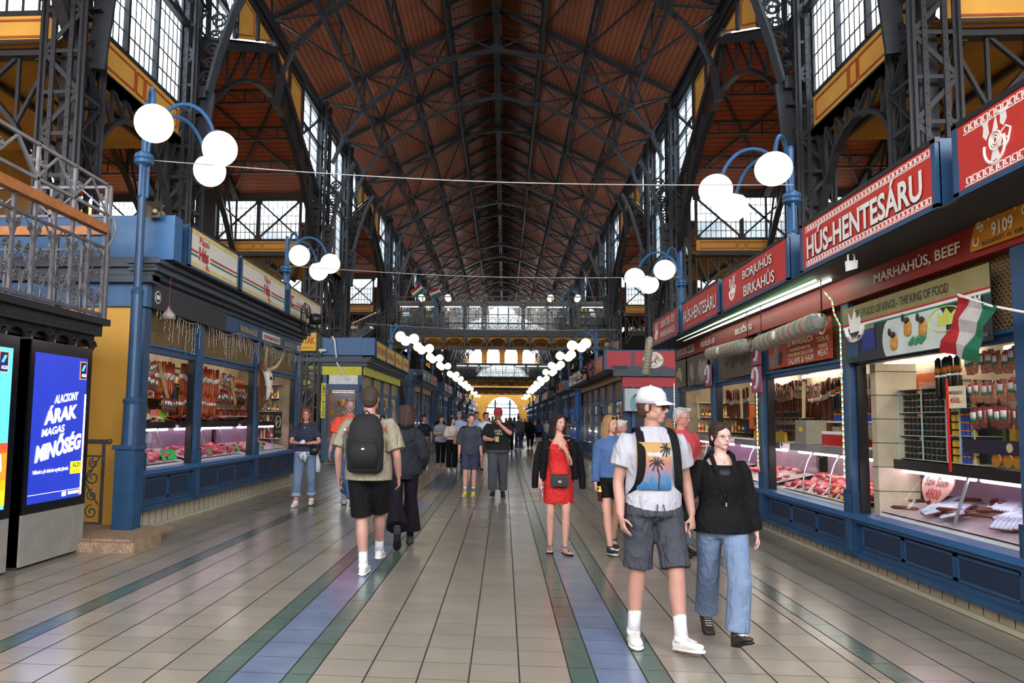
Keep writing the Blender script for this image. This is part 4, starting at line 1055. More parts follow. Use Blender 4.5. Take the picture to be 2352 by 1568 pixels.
sign_box(RX,1,11.86,14.25,Z_R,'red sign box with one long white word, behind the second right lamp post',RED,[('HÚS-HENTESÁRU',0,.27,2.15,.28,TXT,.02)])
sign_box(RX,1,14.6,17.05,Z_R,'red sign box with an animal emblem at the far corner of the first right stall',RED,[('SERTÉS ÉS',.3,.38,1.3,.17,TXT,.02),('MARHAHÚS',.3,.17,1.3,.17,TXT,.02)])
for ob in [q for q in bpy.data.objects if q.name.startswith('sign_box') and ('emblem and two' in q['label'] or 'far corner' in q['label'])]:
    emblem([c for c in ob.children if c.name.startswith('face_panel')][0],1,-.85,.27,.2,-.014)
# lettering on the friezes
def frieze_text(xf,sd,u,z,t,w_,h,m=TXT,nm='frieze_lettering',lab=None,board=None,off=.085):
    o=thing(nm,lab,'sign',(xf-sd*off,u,z)); 
    if board: b=MB(); b.box(-.006,.006,-w_/2-.05,w_/2+.05,-h*.8,h*.8,board); b.build('board',board,o)
    text(t,(-sd*.01,0,0),(0,-sd,0),(0,0,1),w_,h,m,o,bold=.02,name='letters')
frieze_text(RX,1,7.35,3.14,'MARHAHÚS, BEEF',1.5,.14,lab='pale letters for beef on the dark red frieze above the crown banner')
frieze_text(RX,1,12.45,3.14,'BELSŐSÉG',.85,.12,lab='pale lettering on the red frieze behind the near hanging salami')
frieze_text(RX,1,14.6,3.14,'FÜSTÖLTÁRUK',1.0,.12,lab='pale lettering on the red frieze behind the far hanging salami')
frieze_text(RX,1,16.75,3.14,'LUXION-BÉTT KFT.',.8,.08,RL,lab='cream name board on the far end of the red frieze',board=W2)
frieze_text(RX,1,15.95,3.14,'B-III/3',.4,.1,BLACK,lab='small white stall number board on the red frieze',board=W2)
def oval():
    o=thing('oval_sign','ochre fan-shaped sign with white arched lettering at the right picture edge','sign',(RX-.1,6.02,3.05)); b=MB(); m=mat('amber_sign','#c98a1e',.5)
    b.prism([(.42*cos(PI*i/16),.36*sin(PI*i/16)) for i in range(17)],'x',-.012,.012,m); b.build('board',m,o)
    for i,ch in enumerate('CSARNOK'):
        a=PI*(1-(i+.5)/7); c,s_=cos(a),sin(a); text(ch,(-.016,-.34*c,.28*s_),(0,-s_,c*-1 if False else -c*1.0*0+ (-c)),(0,-c,s_),.07,.09,TXT,o,bold=.03,name='letter')
    text('9109',(-.016,0,.12),(0,-1,0),(0,0,1),.26,.11,TXT,o,bold=.03,name='letters'); text('BUDAPEST, IX. KER.',(-.016,0,.03),(0,-1,0),(0,0,1),.5,.04,BLACK,o,name='letters')
oval()
DB=mat('dark_frieze_board','#24303a',.5); SAND=mat('sand_letter','#b7ab86',.5)
frieze_text(LX,-1,14.15,3.26,'MARHAHÚS',.95,.15,SAND,lab='sand coloured lettering on the dark frieze of the first left stall')
frieze_text(LX,-1,15.6,3.26,'CENTRUM HÚS KFT.',1.1,.1,RL,lab='white name plate with red letters on the left frieze',board=W2)
frieze_text(LX,-1,16.95,3.26,'BELSŐSÉG',.85,.13,SAND,lab='faded sand lettering near the far end of the left frieze')
frieze_text(LX,-1,17.75,3.25,'C-III/1',.22,.08,BLACK,lab='tiny white stall number plate at the end of the left frieze',board=W2)
frieze_text(LX,-1,10.4,3.27,'',.01,.2,lab=None) if False else None
def left_board():
    o=thing('frieze_board_panel','charcoal board with a small round crest on the near corner of the left stall','sign',(LX+.1,11.3,3.27)); b=MB(); b.box(-.01,.012,-1.2,1.6,-.17,.15,mat('charcoal_board','#2b2d30',.5)); b.build('board',None,o)
    b=MB(); b.lathe([(.09,.0),(.09,.004)],(.013,-1.05,0),16,WHITE,'x'); b.lathe([(.075,.0),(.075,.004)],(.015,-1.05,0),16,BLACK,'x'); b.box(.018,.02,-1.1,-1.0,-.03,.03,WHITE); b.build('crest',WHITE,o)
left_board()
# ---- banners on the right stall ----
def banner(u0,u1,z0,z1,label,m,d=-.02):
    o=thing('banner',label,'banner',(RX+d,(u0+u1)/2,(z0+z1)/2)); b=MB(); b.box(-.01,.0,-(u1-u0)/2,(u1-u0)/2,-(z1-z0)/2,(z1-z0)/2,m); b.build('sheet',m,o); return o,(u1-u0)/2,(z1-z0)/2
NAVY=mat('banner_charcoal','#22282c',.35,noise=.15); OLV=mat('banner_olive','#8a8050',.5); CRE=mat('plate_white','#c9d6cf',.3,noise=.12,scale=3)
def crown(b,f,m,w=1):
    b.add([f(-.12*w,-.1),f(.12*w,-.1),f(.16*w,.14),f(.07*w,.04),f(0,.17),f(-.07*w,.04),f(-.16*w,.14)],[tuple(range(7))],m)
def main_banner():
    o,L,H=banner(6.22,8.84,2.3,2.92,'charcoal banner with a crown crest and a plate of food over the nearest right counter',NAVY,-.09)
    X=-.013; b=MB(); q=lambda x0,x1,z0,z1,m,e=0: b.box(X-.002-e,X-e,-x1,-x0,z0,z1,m)   # picture x runs left to right = -y
    q(-L,L,H-.19,H,OLV); q(-L,L,H-.21,H-.19,mat('thin_red','#b3202a')); q(-L,L,H-.235,H-.21,WHITE); q(-L,L,H-.25,H-.235,GL)
    q(-L+.1,-L+.36,-.25,-.02,BLUE,.001); q(-L+.45,-L+.73,-.2,.06,mat('deep_blue','#27337a'),.001); q(-L+.1,-L+.36,-.06,-.02,OLV,.003); q(-L+.45,-L+.73,.02,.06,OLV,.003); b.build('colour_fields',None,o)
    b=MB(); b.add([(X-.004,-(.14+.56*cos(2*PI*i/40)),max(-.305,min(.055,-.14+.36*sin(2*PI*i/40)))) for i in range(40)],[tuple(range(40))],CRE); b.build('plate',CRE,o)
    b=MB(); st=mat('food_amber','#c58b3a',.4,noise=.3,scale=30); dk=mat('food_brown','#3a2420',.4); gn=mat('food_green','#3d8a5c',.5)
    for cx,cz in ((-.18,-.16),(.08,-.05),(.34,-.08)):
        b.ball((X-.012,-cx,cz),(.012,.07,.06),12,8,st); b.ball((X-.016,-cx,cz-.05),(.012,.065,.045),12,8,dk if False else st); b.ball((X-.02,-cx,cz+.055),(.012,.045,.035),10,6,dk); b.ball((X-.018,-(cx-.07),cz+.09),(.012,.025,.04),10,6,dk)
    for i in range(9): b.ball((X-.014,-(.12+.03*i),-.22+.02*(i%3)),(.01,.035,.022),8,6,gn)
    b.build('plated_food',st,o)
    b=MB(); f=lambda x,z:(X-.006,L-.3-x,.12+z); crown(b,f,TXT); b.tube([(X-.006,L-.3-.2*cos(PI+PI*i/10),.08+.15*sin(PI+PI*i/10)) for i in range(11)],.03,5,TXT)
    ly=mat('lime_crest','#c7cf5a',.5); b.add([(X-.006,-L+.6+.14*a,-.06+c*.7) for a,c in ((-1,-.08),(1,-.08),(1.0,.1),(.5,.04),(.0,.14),(-.5,.05),(-1,.1))],[tuple(range(7))],ly); b.tube([(X-.006,-L+.62+.26*cos(2*PI*i/20),-.06+.11*sin(2*PI*i/20)) for i in range(21)],.006,5,ly); b.build('crests',None,o)
    text('REX CIBORUM',(X-.03,L-.3,-.04),(0,-1,0),(0,0,1),.34,.04,BLACK,o,bold=.02)
    text('THE FOOD OF KINGS - THE KING OF FOOD',(X-.004,.12,H-.1),(0,-1,0),(0,0,1),1.75,.085,mat('dark_letter','#2b2a20'),o,bold=.01)
    text('AM',(X-.004,-L+.2,.03),(0,-1,0),(0,0,1),.17,.09,TXT,o); text('C',(X-.004,-L+.2,-.05),(0,-1,0),(0,0,1),.06,.07,TXT,o); text('www.merian.hu',(X-.004,-L+.3,-.25),(0,-1,0),(0,0,1),.5,.05,TXT,o)
main_banner()
def red_banner():
    OR=mat('banner_orange_red','#a83a1f',.4,noise=.15,scale=2); o,L,H=banner(9.2,11.35,2.4,2.9,'orange red banner with white letters and a grey ox, under the near hanging salami',OR,-.07); X=-.013; c=mat('pale_letter','#e8d8c0')
    for t,x,z,w_,h in (('SZÜRKEMARHA',.12,.18,.85,.09),('ÉS MANGALICA',.12,.06,.85,.1),('HÚSKÉSZÍTMÉNYEK',.12,-.04,.7,.05),('HUNGARIAN DELICATESS',.12,-.11,.85,.045),('SALAMI & HAM',.12,-.19,.85,.09),('TOKAJ',.83,-.0,.36,.08),('VICINITAS',.83,-.08,.26,.05),('MEAT',.83,-.16,.3,.08)):
        text(t,(X,-x,z),(0,-1,0),(0,0,1),w_,h,c,o,bold=.01)
    b=MB(); g=mat('ox_grey','#7d7068',.6,noise=.25,scale=10); b.ball((X,.75,-.06),(.008,.1,.14),10,8,g); b.ball((X-.004,.62,-.12),(.008,.07,.1),10,8,mat('ox_dark','#3c302a')); b.ball((X-.002,.9,-.14),(.008,.14,.09),10,8,g)
    for s_ in (-1,1): b.tube([(X,.68+s_*.05,.05),(X,.68+s_*.14,.1),(X,.68+s_*.15,.2)],.012,5,c)
    b.tube([(X-.003,.7-s_*0+.0,0),(X-.003,.7,.0)],.005,4,c); b.tube([(X-.004,-.83+.1*cos(i*.45),.15+.09*sin(i*.45)) for i in range(14)],.012,5,c); b.build('ox_picture',None,o)
red_banner()
def picture_banner(u0,u1,z0,z1,lab,bgc,blobs,seed):
    random.seed(seed); o,L,H=banner(u0,u1,z0,z1,lab,bgc,-.07); b=MB()
    for m,n,ra,zc in blobs:
        for i in range(n): b.ball((-.012,random.uniform(-L*.85,L*.85),zc*H+random.uniform(-.25,.25)*H),(.006,ra*random.uniform(.7,1.2),ra*random.uniform(.8,1.5)),9,6,m)
    b.build('picture',None,o)
wl=mat('fleece','#8f8378',.8,noise=.3,scale=20)
picture_banner(12.05,13.75,2.38,2.95,'dark brown picture banner over the third right window',mat('banner_brown','#4a3d38',.35,noise=.3,scale=2),[(mat('smoky_brown','#5d4b44',.6,noise=.3),12,.09,.2)],3)
picture_banner(14.7,16.3,2.38,2.97,'picture banner of woolly pigs over the fourth right window',mat('banner_dusk','#4b3f3b',.4,noise=.3,scale=3),[(wl,6,.15,-.1),(mat('straw','#6d5f55',.8,noise=.4,scale=30),24,.05,-.75)],4)
picture_banner(16.45,17.3,2.38,2.97,'olive banner with pale fruit at the far corner of the right stall',mat('banner_olive_dark','#4a4a30',.4),[(mat('pale_fruit','#b7a860',.5),4,.09,-.1)],5)
for u,lab,z0 in ((11.78,'pink and blue swirled meat poster hanging on the post right of the dark brown banner',2.28),(14.5,'pink swirled meat poster hanging on the post left of the dark brown banner',2.5)):
    for j in range(2 if u<12 else 1):
        o=thing('swirl_poster',(lab if u>12 else lab.replace('hanging on','on').replace('pink and blue','upper' if j else 'lower')),'poster',(RX-.12,u,z0+j*.42)); b=MB(); b.box(-.006,.006,-.22,.22,-.2,.2,mat('poster_pink','#a2405a',.4,noise=.2)); b.build('sheet',None,o)
        b=MB(); wv=mat('swirl_white','#d5cbd2'); bv=mat('swirl_blue','#6fb0c4')
        b.tube([(-.008,.14*cos(t*.35)*(1-t/24),.02+.15*sin(t*.35)) for t in range(16)],.03,5,wv); b.tube([(-.012,.17*cos(t*.35)*(1-t/24),.02+.17*sin(t*.35)) for t in range(16)],.012,5,bv); b.build('swirl',None,o)
# ---- hanging giant salamis ----
def salami(p,q,r,label):
    o=thing('giant_salami',label,'salami',p); p,q=V(p),V(q); d=q-p; n=24
    c=mat('salami_casing','#a59f8f',.45,noise=.12,scale=14,bump=.3,bscale=40); b=MB()
    b.tube([d*0,d*.015]+[d*(.03+.9*i/n) for i in range(n+1)]+[d*.96,d*.985,d],[r*.3,r*.8]+[r]*(n+1)+[r*.8,r*.4,r*.15],20,c); b.build('casing',c,o,smooth=True)
    b=MB(); dn=d.normalized()
    for i in range(11):
        a=d*(.06+.085*i); m=RL if i%2 else GL
        b.tube([a,a+dn*.012],r*1.012,20,m); b.tube([a+dn*.03,a+dn*.036],r*1.012,20,m)
    b.build('printed_rings',RL,o); b=MB(); b.tube([d*.93,d*.98,d*1.01],[r*1.03,r*.8,r*.2],12,mat('clear_wrap','#8f8f88',.15)); b.tube([d*1.0,d*1.0+V((0,0,.5))],.008,5,BLACK); b.tube([d*.05+V((0,0,r)),d*.05+V((0,0,.6))],.006,5,BLACK); b.build('wrap_and_cord',None,o)
    side=V((1,0,0)); b=MB(); b.ball(d*.42-side*r*.93,(.03,r*.55,r*.5),14,8,WHITE); b.build('oval_label',WHITE,o)
salami((3.62,11.0,2.74),(3.62,8.85,2.8),.115,'giant printed salami hanging level under the red frieze, the nearer one')
salami((3.62,13.6,2.82),(3.62,11.5,2.78),.11,'giant printed salami hanging level under the red frieze, the farther one')
salami((3.5,19.0,2.75),(3.62,19.0,3.72),.1,'giant printed salami standing tilted at the corner of the second right stall')
# ---- hand flag on the right stall ----
o=thing('hand_flag','red white and green flag on a short white stick fixed at the crown banner','flag',(3.72,5.62,2.45))
def handflag():
    b=MB(); ms=[mat('flag_red','#a81e26',.8,bump=.2,bscale=12),mat('flag_white','#b9b5b3',.8,bump=.2,bscale=12),mat('flag_green','#1a6b4d',.8,bump=.2,bscale=12)]
    A,B_,D,E_=V((-.1,.65,.2)),V((-.12,.15,.05)),V((-.12,.42,-.35)),V((-.1,.9,-.22))     # tl,tr,br,bl in local y (left = +y)
    n=9
    def f(u,v):
        p=A.lerp(B_,u).lerp(E_.lerp(D,u),v); p.x+=.025*sin(u*9+v*5)+.012*sin(v*14); return p
    for k,m in enumerate(ms):
        for i in range(3):
            for j in range(n):
                u0,u1=(k+i/3)/3,(k+(i+1)/3)/3; v0,v1=j/n,(j+1)/n
                b.add([f(u0,v0),f(u1,v0),f(u1,v1),f(u0,v1)],[(0,1,2,3)],m)
    b.build('cloth',ms[0],o,smooth=True); b=MB(); b.tube([(.12,-.1,-.07),(-.1,.25,.07),(-.12,.6,.21)],.01,6); b.box(.08,.2,-.16,-.06,-.1,-.02); b.build('stick',WHITE,o)
handflag()
# ---- LED ropes ----
LR=mat('led_red','#ff3020',.4,emit=2.5,noise=0); LG=mat('led_green','#20ff70',.4,emit=2,noise=0); LW=mat('led_white','#fff0e0',.4,emit=2.5,noise=0)
def led(pts,label,cols=(LR,LW,LG),step=.022,r=.0075):
    b=MB(); pts=[V(p) for p in pts]; k=0
    for i in range(len(pts)-1):
        L=(pts[i+1]-pts[i]).length; n=max(1,int(L/step))
        for j in range(n): b.tube([pts[i].lerp(pts[i+1],j/n),pts[i].lerp(pts[i+1],(j+1)/n)],r,6,cols[k%len(cols)]); k+=1
    tag(b.build('led_rope',LR),label,'light rope')
led([(3.84,8.9,1.0),(3.84,8.9,2.75),(3.82,9.0,2.9),(3.8,9.0,3.05),(3.75,9.1,3.18)],'glowing red and green light rope on the blue post right of the curved meat case')
led([(3.84,11.82,.95),(3.84,11.82,2.3)],'glowing red and green light rope on the post left of the curved meat case')
led([(3.84,17.42,.95),(3.84,17.42,2.5)],'glowing light rope on the far corner post of the right stall')
def long_tube(x,z,lab,m,r):
    b=MB(); b.tube([(x,8.7,z),(x,17.2,z+.06)],r,8,m); tag(b.build('light_tube',m),lab,'light tube')
long_tube(3.66,3.24,'long glowing white tube under the red sign boxes, the lower of two',mat('white_led_tube','#fff4ea',.4,emit=7,noise=0),.02)
long_tube(3.5,3.235,'long glowing green and red tube under the red sign boxes, the upper of two',mat('green_led_tube','#baffc8',.4,emit=4,noise=0),.014)
# ---- icicle light strings on the left stall ----
def icicles(u0,u1,lab):
    b=MB(); u=u0
    while u<u1:
        L=random.uniform(.1,.5); z=3.1-.05*sin(u*4); pts=[(LX+.09,u+random.uniform(-.02,.02),z-L*i/6) for i in range(7)]; b.tube(pts,.003,3)
        for p in pts[1:]: b.ball(p,.007,5,4)
        u+=random.uniform(.06,.14)
    b.tube([(LX+.09,u0+(u1-u0)*i/20,3.1-.05*sin((u0+(u1-u0)*i/20)*4)) for i in range(21)],.004,4)
    tag(b.build('icicle_lights',mat('unlit_light_string','#cfcac4',.4)),lab,'light string')
icicles(10.3,11.85,'unlit icicle light string hanging over the first left window'); icicles(12.2,14.8,'unlit icicle light string hanging over the second left window'); icicles(15.1,17.8,'unlit icicle light string hanging over the third left window, by the horned skull')
# ---- horned skull on a board ----
def skull():
    o=thing('horned_skull','bleached long-horned cattle skull on a brown board between the left windows','skull',(LX+.1,14.92,1.85)); bo=mat('brown_board','#6e3a1e',.5,noise=.2); bn=mat('bone','#cfc8b8',.6,noise=.15,scale=20,bump=.3); hn=mat('horn','#b39a72',.4,noise=.3)
    b=MB(); b.prism([(.2*cos(2*PI*i/20)*(1 if sin(2*PI*i/20)>0 else .7),.38+.5*sin(2*PI*i/20)) for i in range(20)],'x',0,.04,bo); b.build('board',bo,o)
    b=MB(); b.loft([((.08,0,.72),(.02,.1,0),(.06,0,.02)),((.14,0,.62),(0,.13,0),(.09,0,0)),((.17,0,.5),(0,.11,0),(.08,0,0)),((.18,0,.36),(0,.065,0),(.06,0,0)),((.17,0,.2),(0,.05,0),(.045,0,0)),((.15,0,.1),(0,.045,0),(.03,0,0))],bn,14); b.build('cranium',bn,o,smooth=True)
    for s_ in (-1,1):
        b=MB(); b.ball((.24,s_*.085,.53),(.02,.03,.035),10,8,BLACK); b.build('eye_socket',BLACK,o)
        b=MB(); b.tube([(.12,s_*.1,.7),(.15,s_*.2,.72),(.2,s_*.38,.8),(.26,s_*.5,.95),(.3,s_*.56,1.14)],[.045,.042,.035,.022,.006],10,hn); b.build('horn',hn,o,smooth=True)
    b=MB(); b.ball((.22,0,.16),(.02,.025,.04),8,6,BLACK); b.build('nose_opening',BLACK,o)
skull()
# ---- wall fan, loudspeakers, siren, camera, padlock, bag ----
def fan(loc,rz,label,r=.36):
    o=thing('wall_fan',label,'fan',loc,rz); b=MB()
    for k in range(36):
        a=2*PI*k/36; b.tube([(.08*cos(a),-.13,.08*sin(a)),(r*.7*cos(a),-.12,r*.7*sin(a)),(r*cos(a),-.05,r*sin(a)),(r*.75*cos(a),.05,r*.75*sin(a)),(.09*cos(a),.07,.09*sin(a))],.0035,3)
    for rr,yy in ((r,-.05),(r*.7,-.12),(.08,-.13)): b.tube([(rr*cos(2*PI*i/24),yy,rr*sin(2*PI*i/24)) for i in range(25)],.007,4)
    b.build('cage',BLACK,o); b=MB()
    for k in range(3):
        a=2*PI*k/3+.3; c,s_=cos(a),sin(a); t=V((-s_,0,c)); q=V((c,0,s_))
        b.add([q*.05-t*.03,q*r*.85-t*.12+V((0,.03,0)),q*r*.9+t*.06+V((0,-.03,0)),q*.05+t*.04],[(0,1,2,3),(3,2,1,0)])
    b.build('blades',mat('fan_blade','#222326',.3),o); b=MB(); b.lathe([(.02,.32),(.11,.3),(.13,.2),(.12,.08),(.05,.05)],(0,0,0),16,BLACK,'y'); b.build('motor',BLACK,o,smooth=True)
    b=MB(); b.tube([(0,.2,-.1),(0,.3,-.3),(0,.5,-.38)],.025,8); b.build('wall_arm',BLACK,o)
fan((-4.25,15.9,3.72),-1.25,'big black wall fan on the first left stall in front of the last white sign')
fan((3.1,28.0,3.45),1.2,'black wall fan sticking out from the second right stall',.45); fan((-4.2,36.3,3.6),-.6,'black wall fan beside the green shop sign at the left stair',.38)
fan((3.0,44.5,3.5),1.1,'black wall fan beyond the blue corner kiosk on the right',.38)
def horn(loc,rz,lab,sz=1):
    o=thing('horn_loudspeaker',lab,'loudspeaker',loc,rz); m=mat('putty_plastic','#9a8f7c',.45); b=MB(); f=[(.115,-.12),(.09,-.06),(.05,.02),(.03,.1)]
    for i in range(3):
        (a,y0),(c,y1)=f[i],f[i+1]; b.add([(x*q,y,z*q) for q,y in ((a,y0),(c,y1)) for x,z in ((-1,-1),(1,-1),(1,1),(-1,1))],[(0,1,5,4),(1,2,6,5),(2,3,7,6),(3,0,4,7),(4,5,1,0),(5,6,2,1),(6,7,3,2),(7,4,0,3)],m)
    b.build('flare',m,o); b=MB(); b.lathe([(.03,-.05),(.035,.0),(.02,.04)],(0,0,0),12,m,'y'); b.lathe([(.06,.1),(.065,.2),(.03,.22)],(0,0,0),12,m,'y'); b.build('driver',m,o); b=MB(); b.tube([(0,.15,-.02),(0,.15,-.16)],.015,6); b.build('bracket',m,o); o.scale=(sz,)*3
horn((-4.83,9.95,4.42),.12,'square putty coloured horn loudspeaker on top of the near left parapet'); horn((3.6,25.42,4.16),.9,'putty coloured horn loudspeaker on the corner of the second right stall',1.3)
def siren():
    o=thing('alarm_beacon','red and clear alarm beacon on the blue end of the first left sign','beacon',(-4.78,10.38,3.86)); b=MB(); b.lathe([(.05,0),(.06,-.03),(.05,-.06)],(0,0,0),14,mat('beacon_red','#a3201c',.2),'y'); b.build('base',None,o); b=MB(); b.ball((0,-.08,0),(.045,.045,.045),12,8,mat('beacon_clear','#c8ccd0',.1)); b.build('dome',None,o,smooth=True)
siren()
def padlock():
    o=thing('white_tag_lock','white padlock-like tag hanging on a cord under the big red sign','tag',(3.36,7.5,3.16)); b=MB(); b.prism([(-.05,-.06),(.05,-.03),(.055,.05),(-.055,.04)],'y',-.015,.015,WHITE); b.build('body',WHITE,o); b=MB(); b.tube([(-.03,0,.04),(-.03,0,.1),(0,0,.13),(.03,0,.1),(.03,0,.04)],.008,6); b.tube([(0,0,.13),(0,0,.25)],.004,4); b.build('shackle_and_cord',WHITE,o)
padlock()
def hungbag():
    o=thing('hanging_bag','small crumpled grey bag hanging on a string at the near left stall corner','bag',(-4.72,10.25,3.0)); m=mat('crumpled_plastic','#8e8880',.4,noise=.3,scale=20,bump=.6,bscale=25); b=MB(); b.loft([((0,0,.14),(.01,0,0),(0,.01,0)),((0,0,.1),(.025,0,0),(0,.02,0)),((0,0,.03),(.09,0,0),(0,.07,0)),((.01,0,-.03),(.1,0,0),(0,.08,0)),((0,0,-.05),(.05,0,0),(0,.04,0))],m,10); b.build('bag_body',m,o,smooth=True); b=MB(); b.tube([(0,0,.12),(.0,.02,.7)],.003,4); b.box(-.02,.02,-.015,.015,.1,.125,RL); b.build('string',None,o)
hungbag()
# ---------- food, cases and shelves ----------
random.seed(21)
MEAT=[mat('meat_'+c,'#'+c,.35,noise=.35,scale=18,bump=.3,bscale=25) for c in ('c5434f','d9707a','b02f3d','e3a3a0','cf5a5f')]
SAUS=mat('paprika_sausage','#a6451c',.35,noise=.3,scale=12); SAUSD=mat('dark_sausage','#5c2a18',.35,noise=.3,scale=12); BAND=mat('paper_band','#ddd8cf',.6)
STEEL=mat('case_steel','#b9bcc0',.25,metal=.7); TAGG=mat('tag_green','#3fd060',.5); TAGY=mat('tag_yellow','#ecc531',.5); TAGW=mat('tag_white','#e8e8ea',.4)
def lump(m,k,el=1.6):
    b=MB(); b.ball((0,0,0),1,10,7); r=random.Random(k); vs=[]
    for v in b.v:
        f=1+r.uniform(-.18,.18); vs.append((v[0]*f*el,v[1]*f,v[2]*f*.55))
    b.v=vs; return b.mesh('meat_cut',m,True)
LUMPS=[lump(MEAT[i%5],i,1.2+.25*(i%4)) for i in range(10)]
def scatter(n,u0,u1,d0,d1,z0,slope,xf,sd,lab,grp,size=(.06,.11),meshes=LUMPS,nm='meat_cut',cat='meat'):
    for i in range(n):
        u,d=random.uniform(u0,u1),random.uniform(d0,d1); s=random.uniform(*size)
        o=link(nm,random.choice(meshes),None,(xf+sd*d,u,z0+slope*(d-d0)+random.uniform(.0,.05)),(random.uniform(-.3,.3),random.uniform(-.3,.3),random.uniform(0,6)),(s,s,s)); tag(o,lab,cat,grp)
def case(xf,sd,u0,u1,zs,zt,label,tubem,curved=False,divs=3):
    o=thing('display_case',label,'display case'); S=lambda: SB(xf,sd)
    b=S(); b.bx(u0,u1,.13,.85,zs-.12,zs-.02,WHITE); 
    b.add([b.P(u0,.13,zs),b.P(u1,.13,zs),b.P(u1,.8,zs+.16),b.P(u0,.8,zs+.16)],[(0,1,2,3)],mat('tray','#c9b9ba',.3)); b.bx(u0,u1,.82,.86,zs,zt,mat('case_back','#8c6f88',.35)); b.build('tray',WHITE,o)
    b=S(); b.bx(u0,u1,.3,.9,zt,zt+.04,BLACK if not curved else WHITE); b.bx(u0,u1,.28,.32,zt-.05,zt+.05,BLACK if not curved else STEEL); b.build('top_shelf',None,o)
    g=S(); 
    if curved:
        p=[(.13+.25*(1-cos(PI/2*i/6)),zs+(zt-zs)*sin(PI/2*i/6)) for i in range(7)]
        for i in range(6): g.add([g.P(u0,*p[i]),g.P(u1,*p[i]),g.P(u1,*p[i+1]),g.P(u0,*p[i+1])],[(0,1,2,3)],PANE)
    else: g.add([g.P(u0,.14,zs),g.P(u1,.14,zs),g.P(u1,.32,zt),g.P(u0,.32,zt)],[(0,1,2,3)],PANE)
    g.build('front_glass',PANE,o)
    for i in range(1,divs):
        u=u0+(u1-u0)*i/divs; b=S(); 
        if curved: b.tube([b.P(u,q+.01,z) for q,z in p],.012,6,STEEL)
        else: b.bar(b.P(u,.16,zs),b.P(u,.33,zt),.03,.015,STEEL)
        b.build('glass_support',STEEL,o)
    n=max(1,int((u1-u0)/1.3)); st=(u1-u0)/n
    for i in range(n): b=S(); b.tube([b.P(u0+i*st+.05,.4,zt-.07),b.P(u0+(i+1)*st-.05,.4,zt-.07)],.022,8,tubem); b.build('tube_lamp',tubem,o)
    return o
case(LX,-1,10.2,11.9,.9,1.46,'pink lit meat case in the first left window',TUBEP); case(LX,-1,12.1,14.8,.9,1.46,'pink lit meat case in the second left window',TUBEP); case(LX,-1,15.05,17.7,.9,1.46,'pink lit meat case in the third left window',TUBEP)
case(RX,1,3.2,8.7,.69,1.2,'meat case with packed sausages in the nearest right window',TUBEP,divs=4); case(RX,1,9.1,11.6,.69,1.28,'curved glass meat case in the second right window',TUBE,True,3); case(RX,1,12.0,14.3,.69,1.28,'curved glass meat case in the third right window',TUBE,True,2); case(RX,1,14.7,17.2,.69,1.28,'curved glass meat case in the fourth right window',TUBEP,True,2)
scatter(50,10.25,11.85,.2,.72,.93,.24,LX,-1,'raw pink meat cut heaped in the first left case','meat in the first left case',(.04,.085))
scatter(80,12.15,14.75,.2,.72,.93,.24,LX,-1,'raw red meat cut heaped in the second left case','meat in the second left case',(.03,.06))
scatter(14,15.1,16.6,.2,.72,.93,.24,LX,-1,'raw meat cut in the third left case','meat in the third left case',(.04,.08))
scatter(130,9.15,11.55,.2,.75,.72,.26,RX,1,'raw red meat cut heaped in the curved case of the second right window','meat in the curved right case',(.03,.065))
scatter(24,12.05,14.2,.2,.75,.72,.26,RX,1,'raw meat cut in the curved case of the third right window','meat in the third right case',(.035,.06))
def tags(lst,xf,sd,m,lab,grp,w_=.05,h=.13,d=.17,tilt=.5,z=None):
    b=MB(); b.box(-.003,.003,-w_,w_,0,h,m); me=b.mesh('price_tag',m)
    for u,zz in lst: tag(link('price_tag',me,None,(xf+sd*d,u,zz),(0,sd*tilt,random.uniform(-.15,.15))),lab,'price tag',grp)
tags([(10.75,.92),(11.35,.92),(11.55,.93),(11.7,.93)],LX,-1,TAGG,'green price tag standing on the meat in the first left window','green tags in the first left window',.075,.17)
tags([(13.2,.92),(14.3,.92),(14.6,.92)],LX,-1,TAGG,'green price tag on the meat in the second left window','green tags in the second left window',.05,.14)
tags([(15.2,.92),(15.5,.92),(15.9,.92),(16.1,.92)],LX,-1,TAGG,'green price tag in the case below the horned skull','green tags in the third left window',.05,.13)
tags([(9.2,.7),(9.4,.7),(9.65,.7),(9.95,.7)],RX,1,TAGY,'yellow price tag at the front of the curved meat case','yellow tags in the curved case',.035,.17,.16,.7)
tags([(9.8,.7),(10.2,.7),(10.4,.7),(10.65,.7),(10.9,.7),(11.15,.7)],RX,1,TAGW,'white price tag at the front of the curved meat case','white tags in the curved case',.03,.15,.16,.7)
tags([(6.42,.7)],RX,1,TAGY,'yellow price tag standing among the packed sausages in the nearest right case',None,.05,.15,.18,.4)
tags([(14.98,1.63)],LX,-1,TAGG,'green card hung below the horned skull',None,.06,.14,-.05,0)
# hanging sausages
def loopmesh(L,m,r=.02,band=True):
    b=MB(); pts=[(0,-.03,0),(0,-.035,-L*.5),(0,-.03,-L*.85),(0,0,-L),(0,.03,-L*.85),(0,.035,-L*.5),(0,.03,0)]; b.tube(pts,r,7,m)
    if band: b.box(-.026,.026,-.06,.06,-L*.5,-L*.36,BAND)
    return b.mesh('hanging_sausage',m,True)
S1,S2,S3=loopmesh(.5,SAUS),loopmesh(.36,SAUS),loopmesh(.55,SAUSD,.018)
def hang(me,us,xf,sd,d,z,lab,grp,nm='hanging_sausage',cat='sausage',jit=.03,alt=None):
    for i,u in enumerate(us):
        tag(link(nm,me if not alt or i%3 else alt,None,(xf+sd*(d+random.uniform(-.02,.02)),u,z+random.uniform(-jit,jit)),(0,0,random.uniform(-.3,.3))),lab,cat,grp)
rng=lambda a,c,n:[a+(c-a)*(i+.5)/n for i in range(n)]
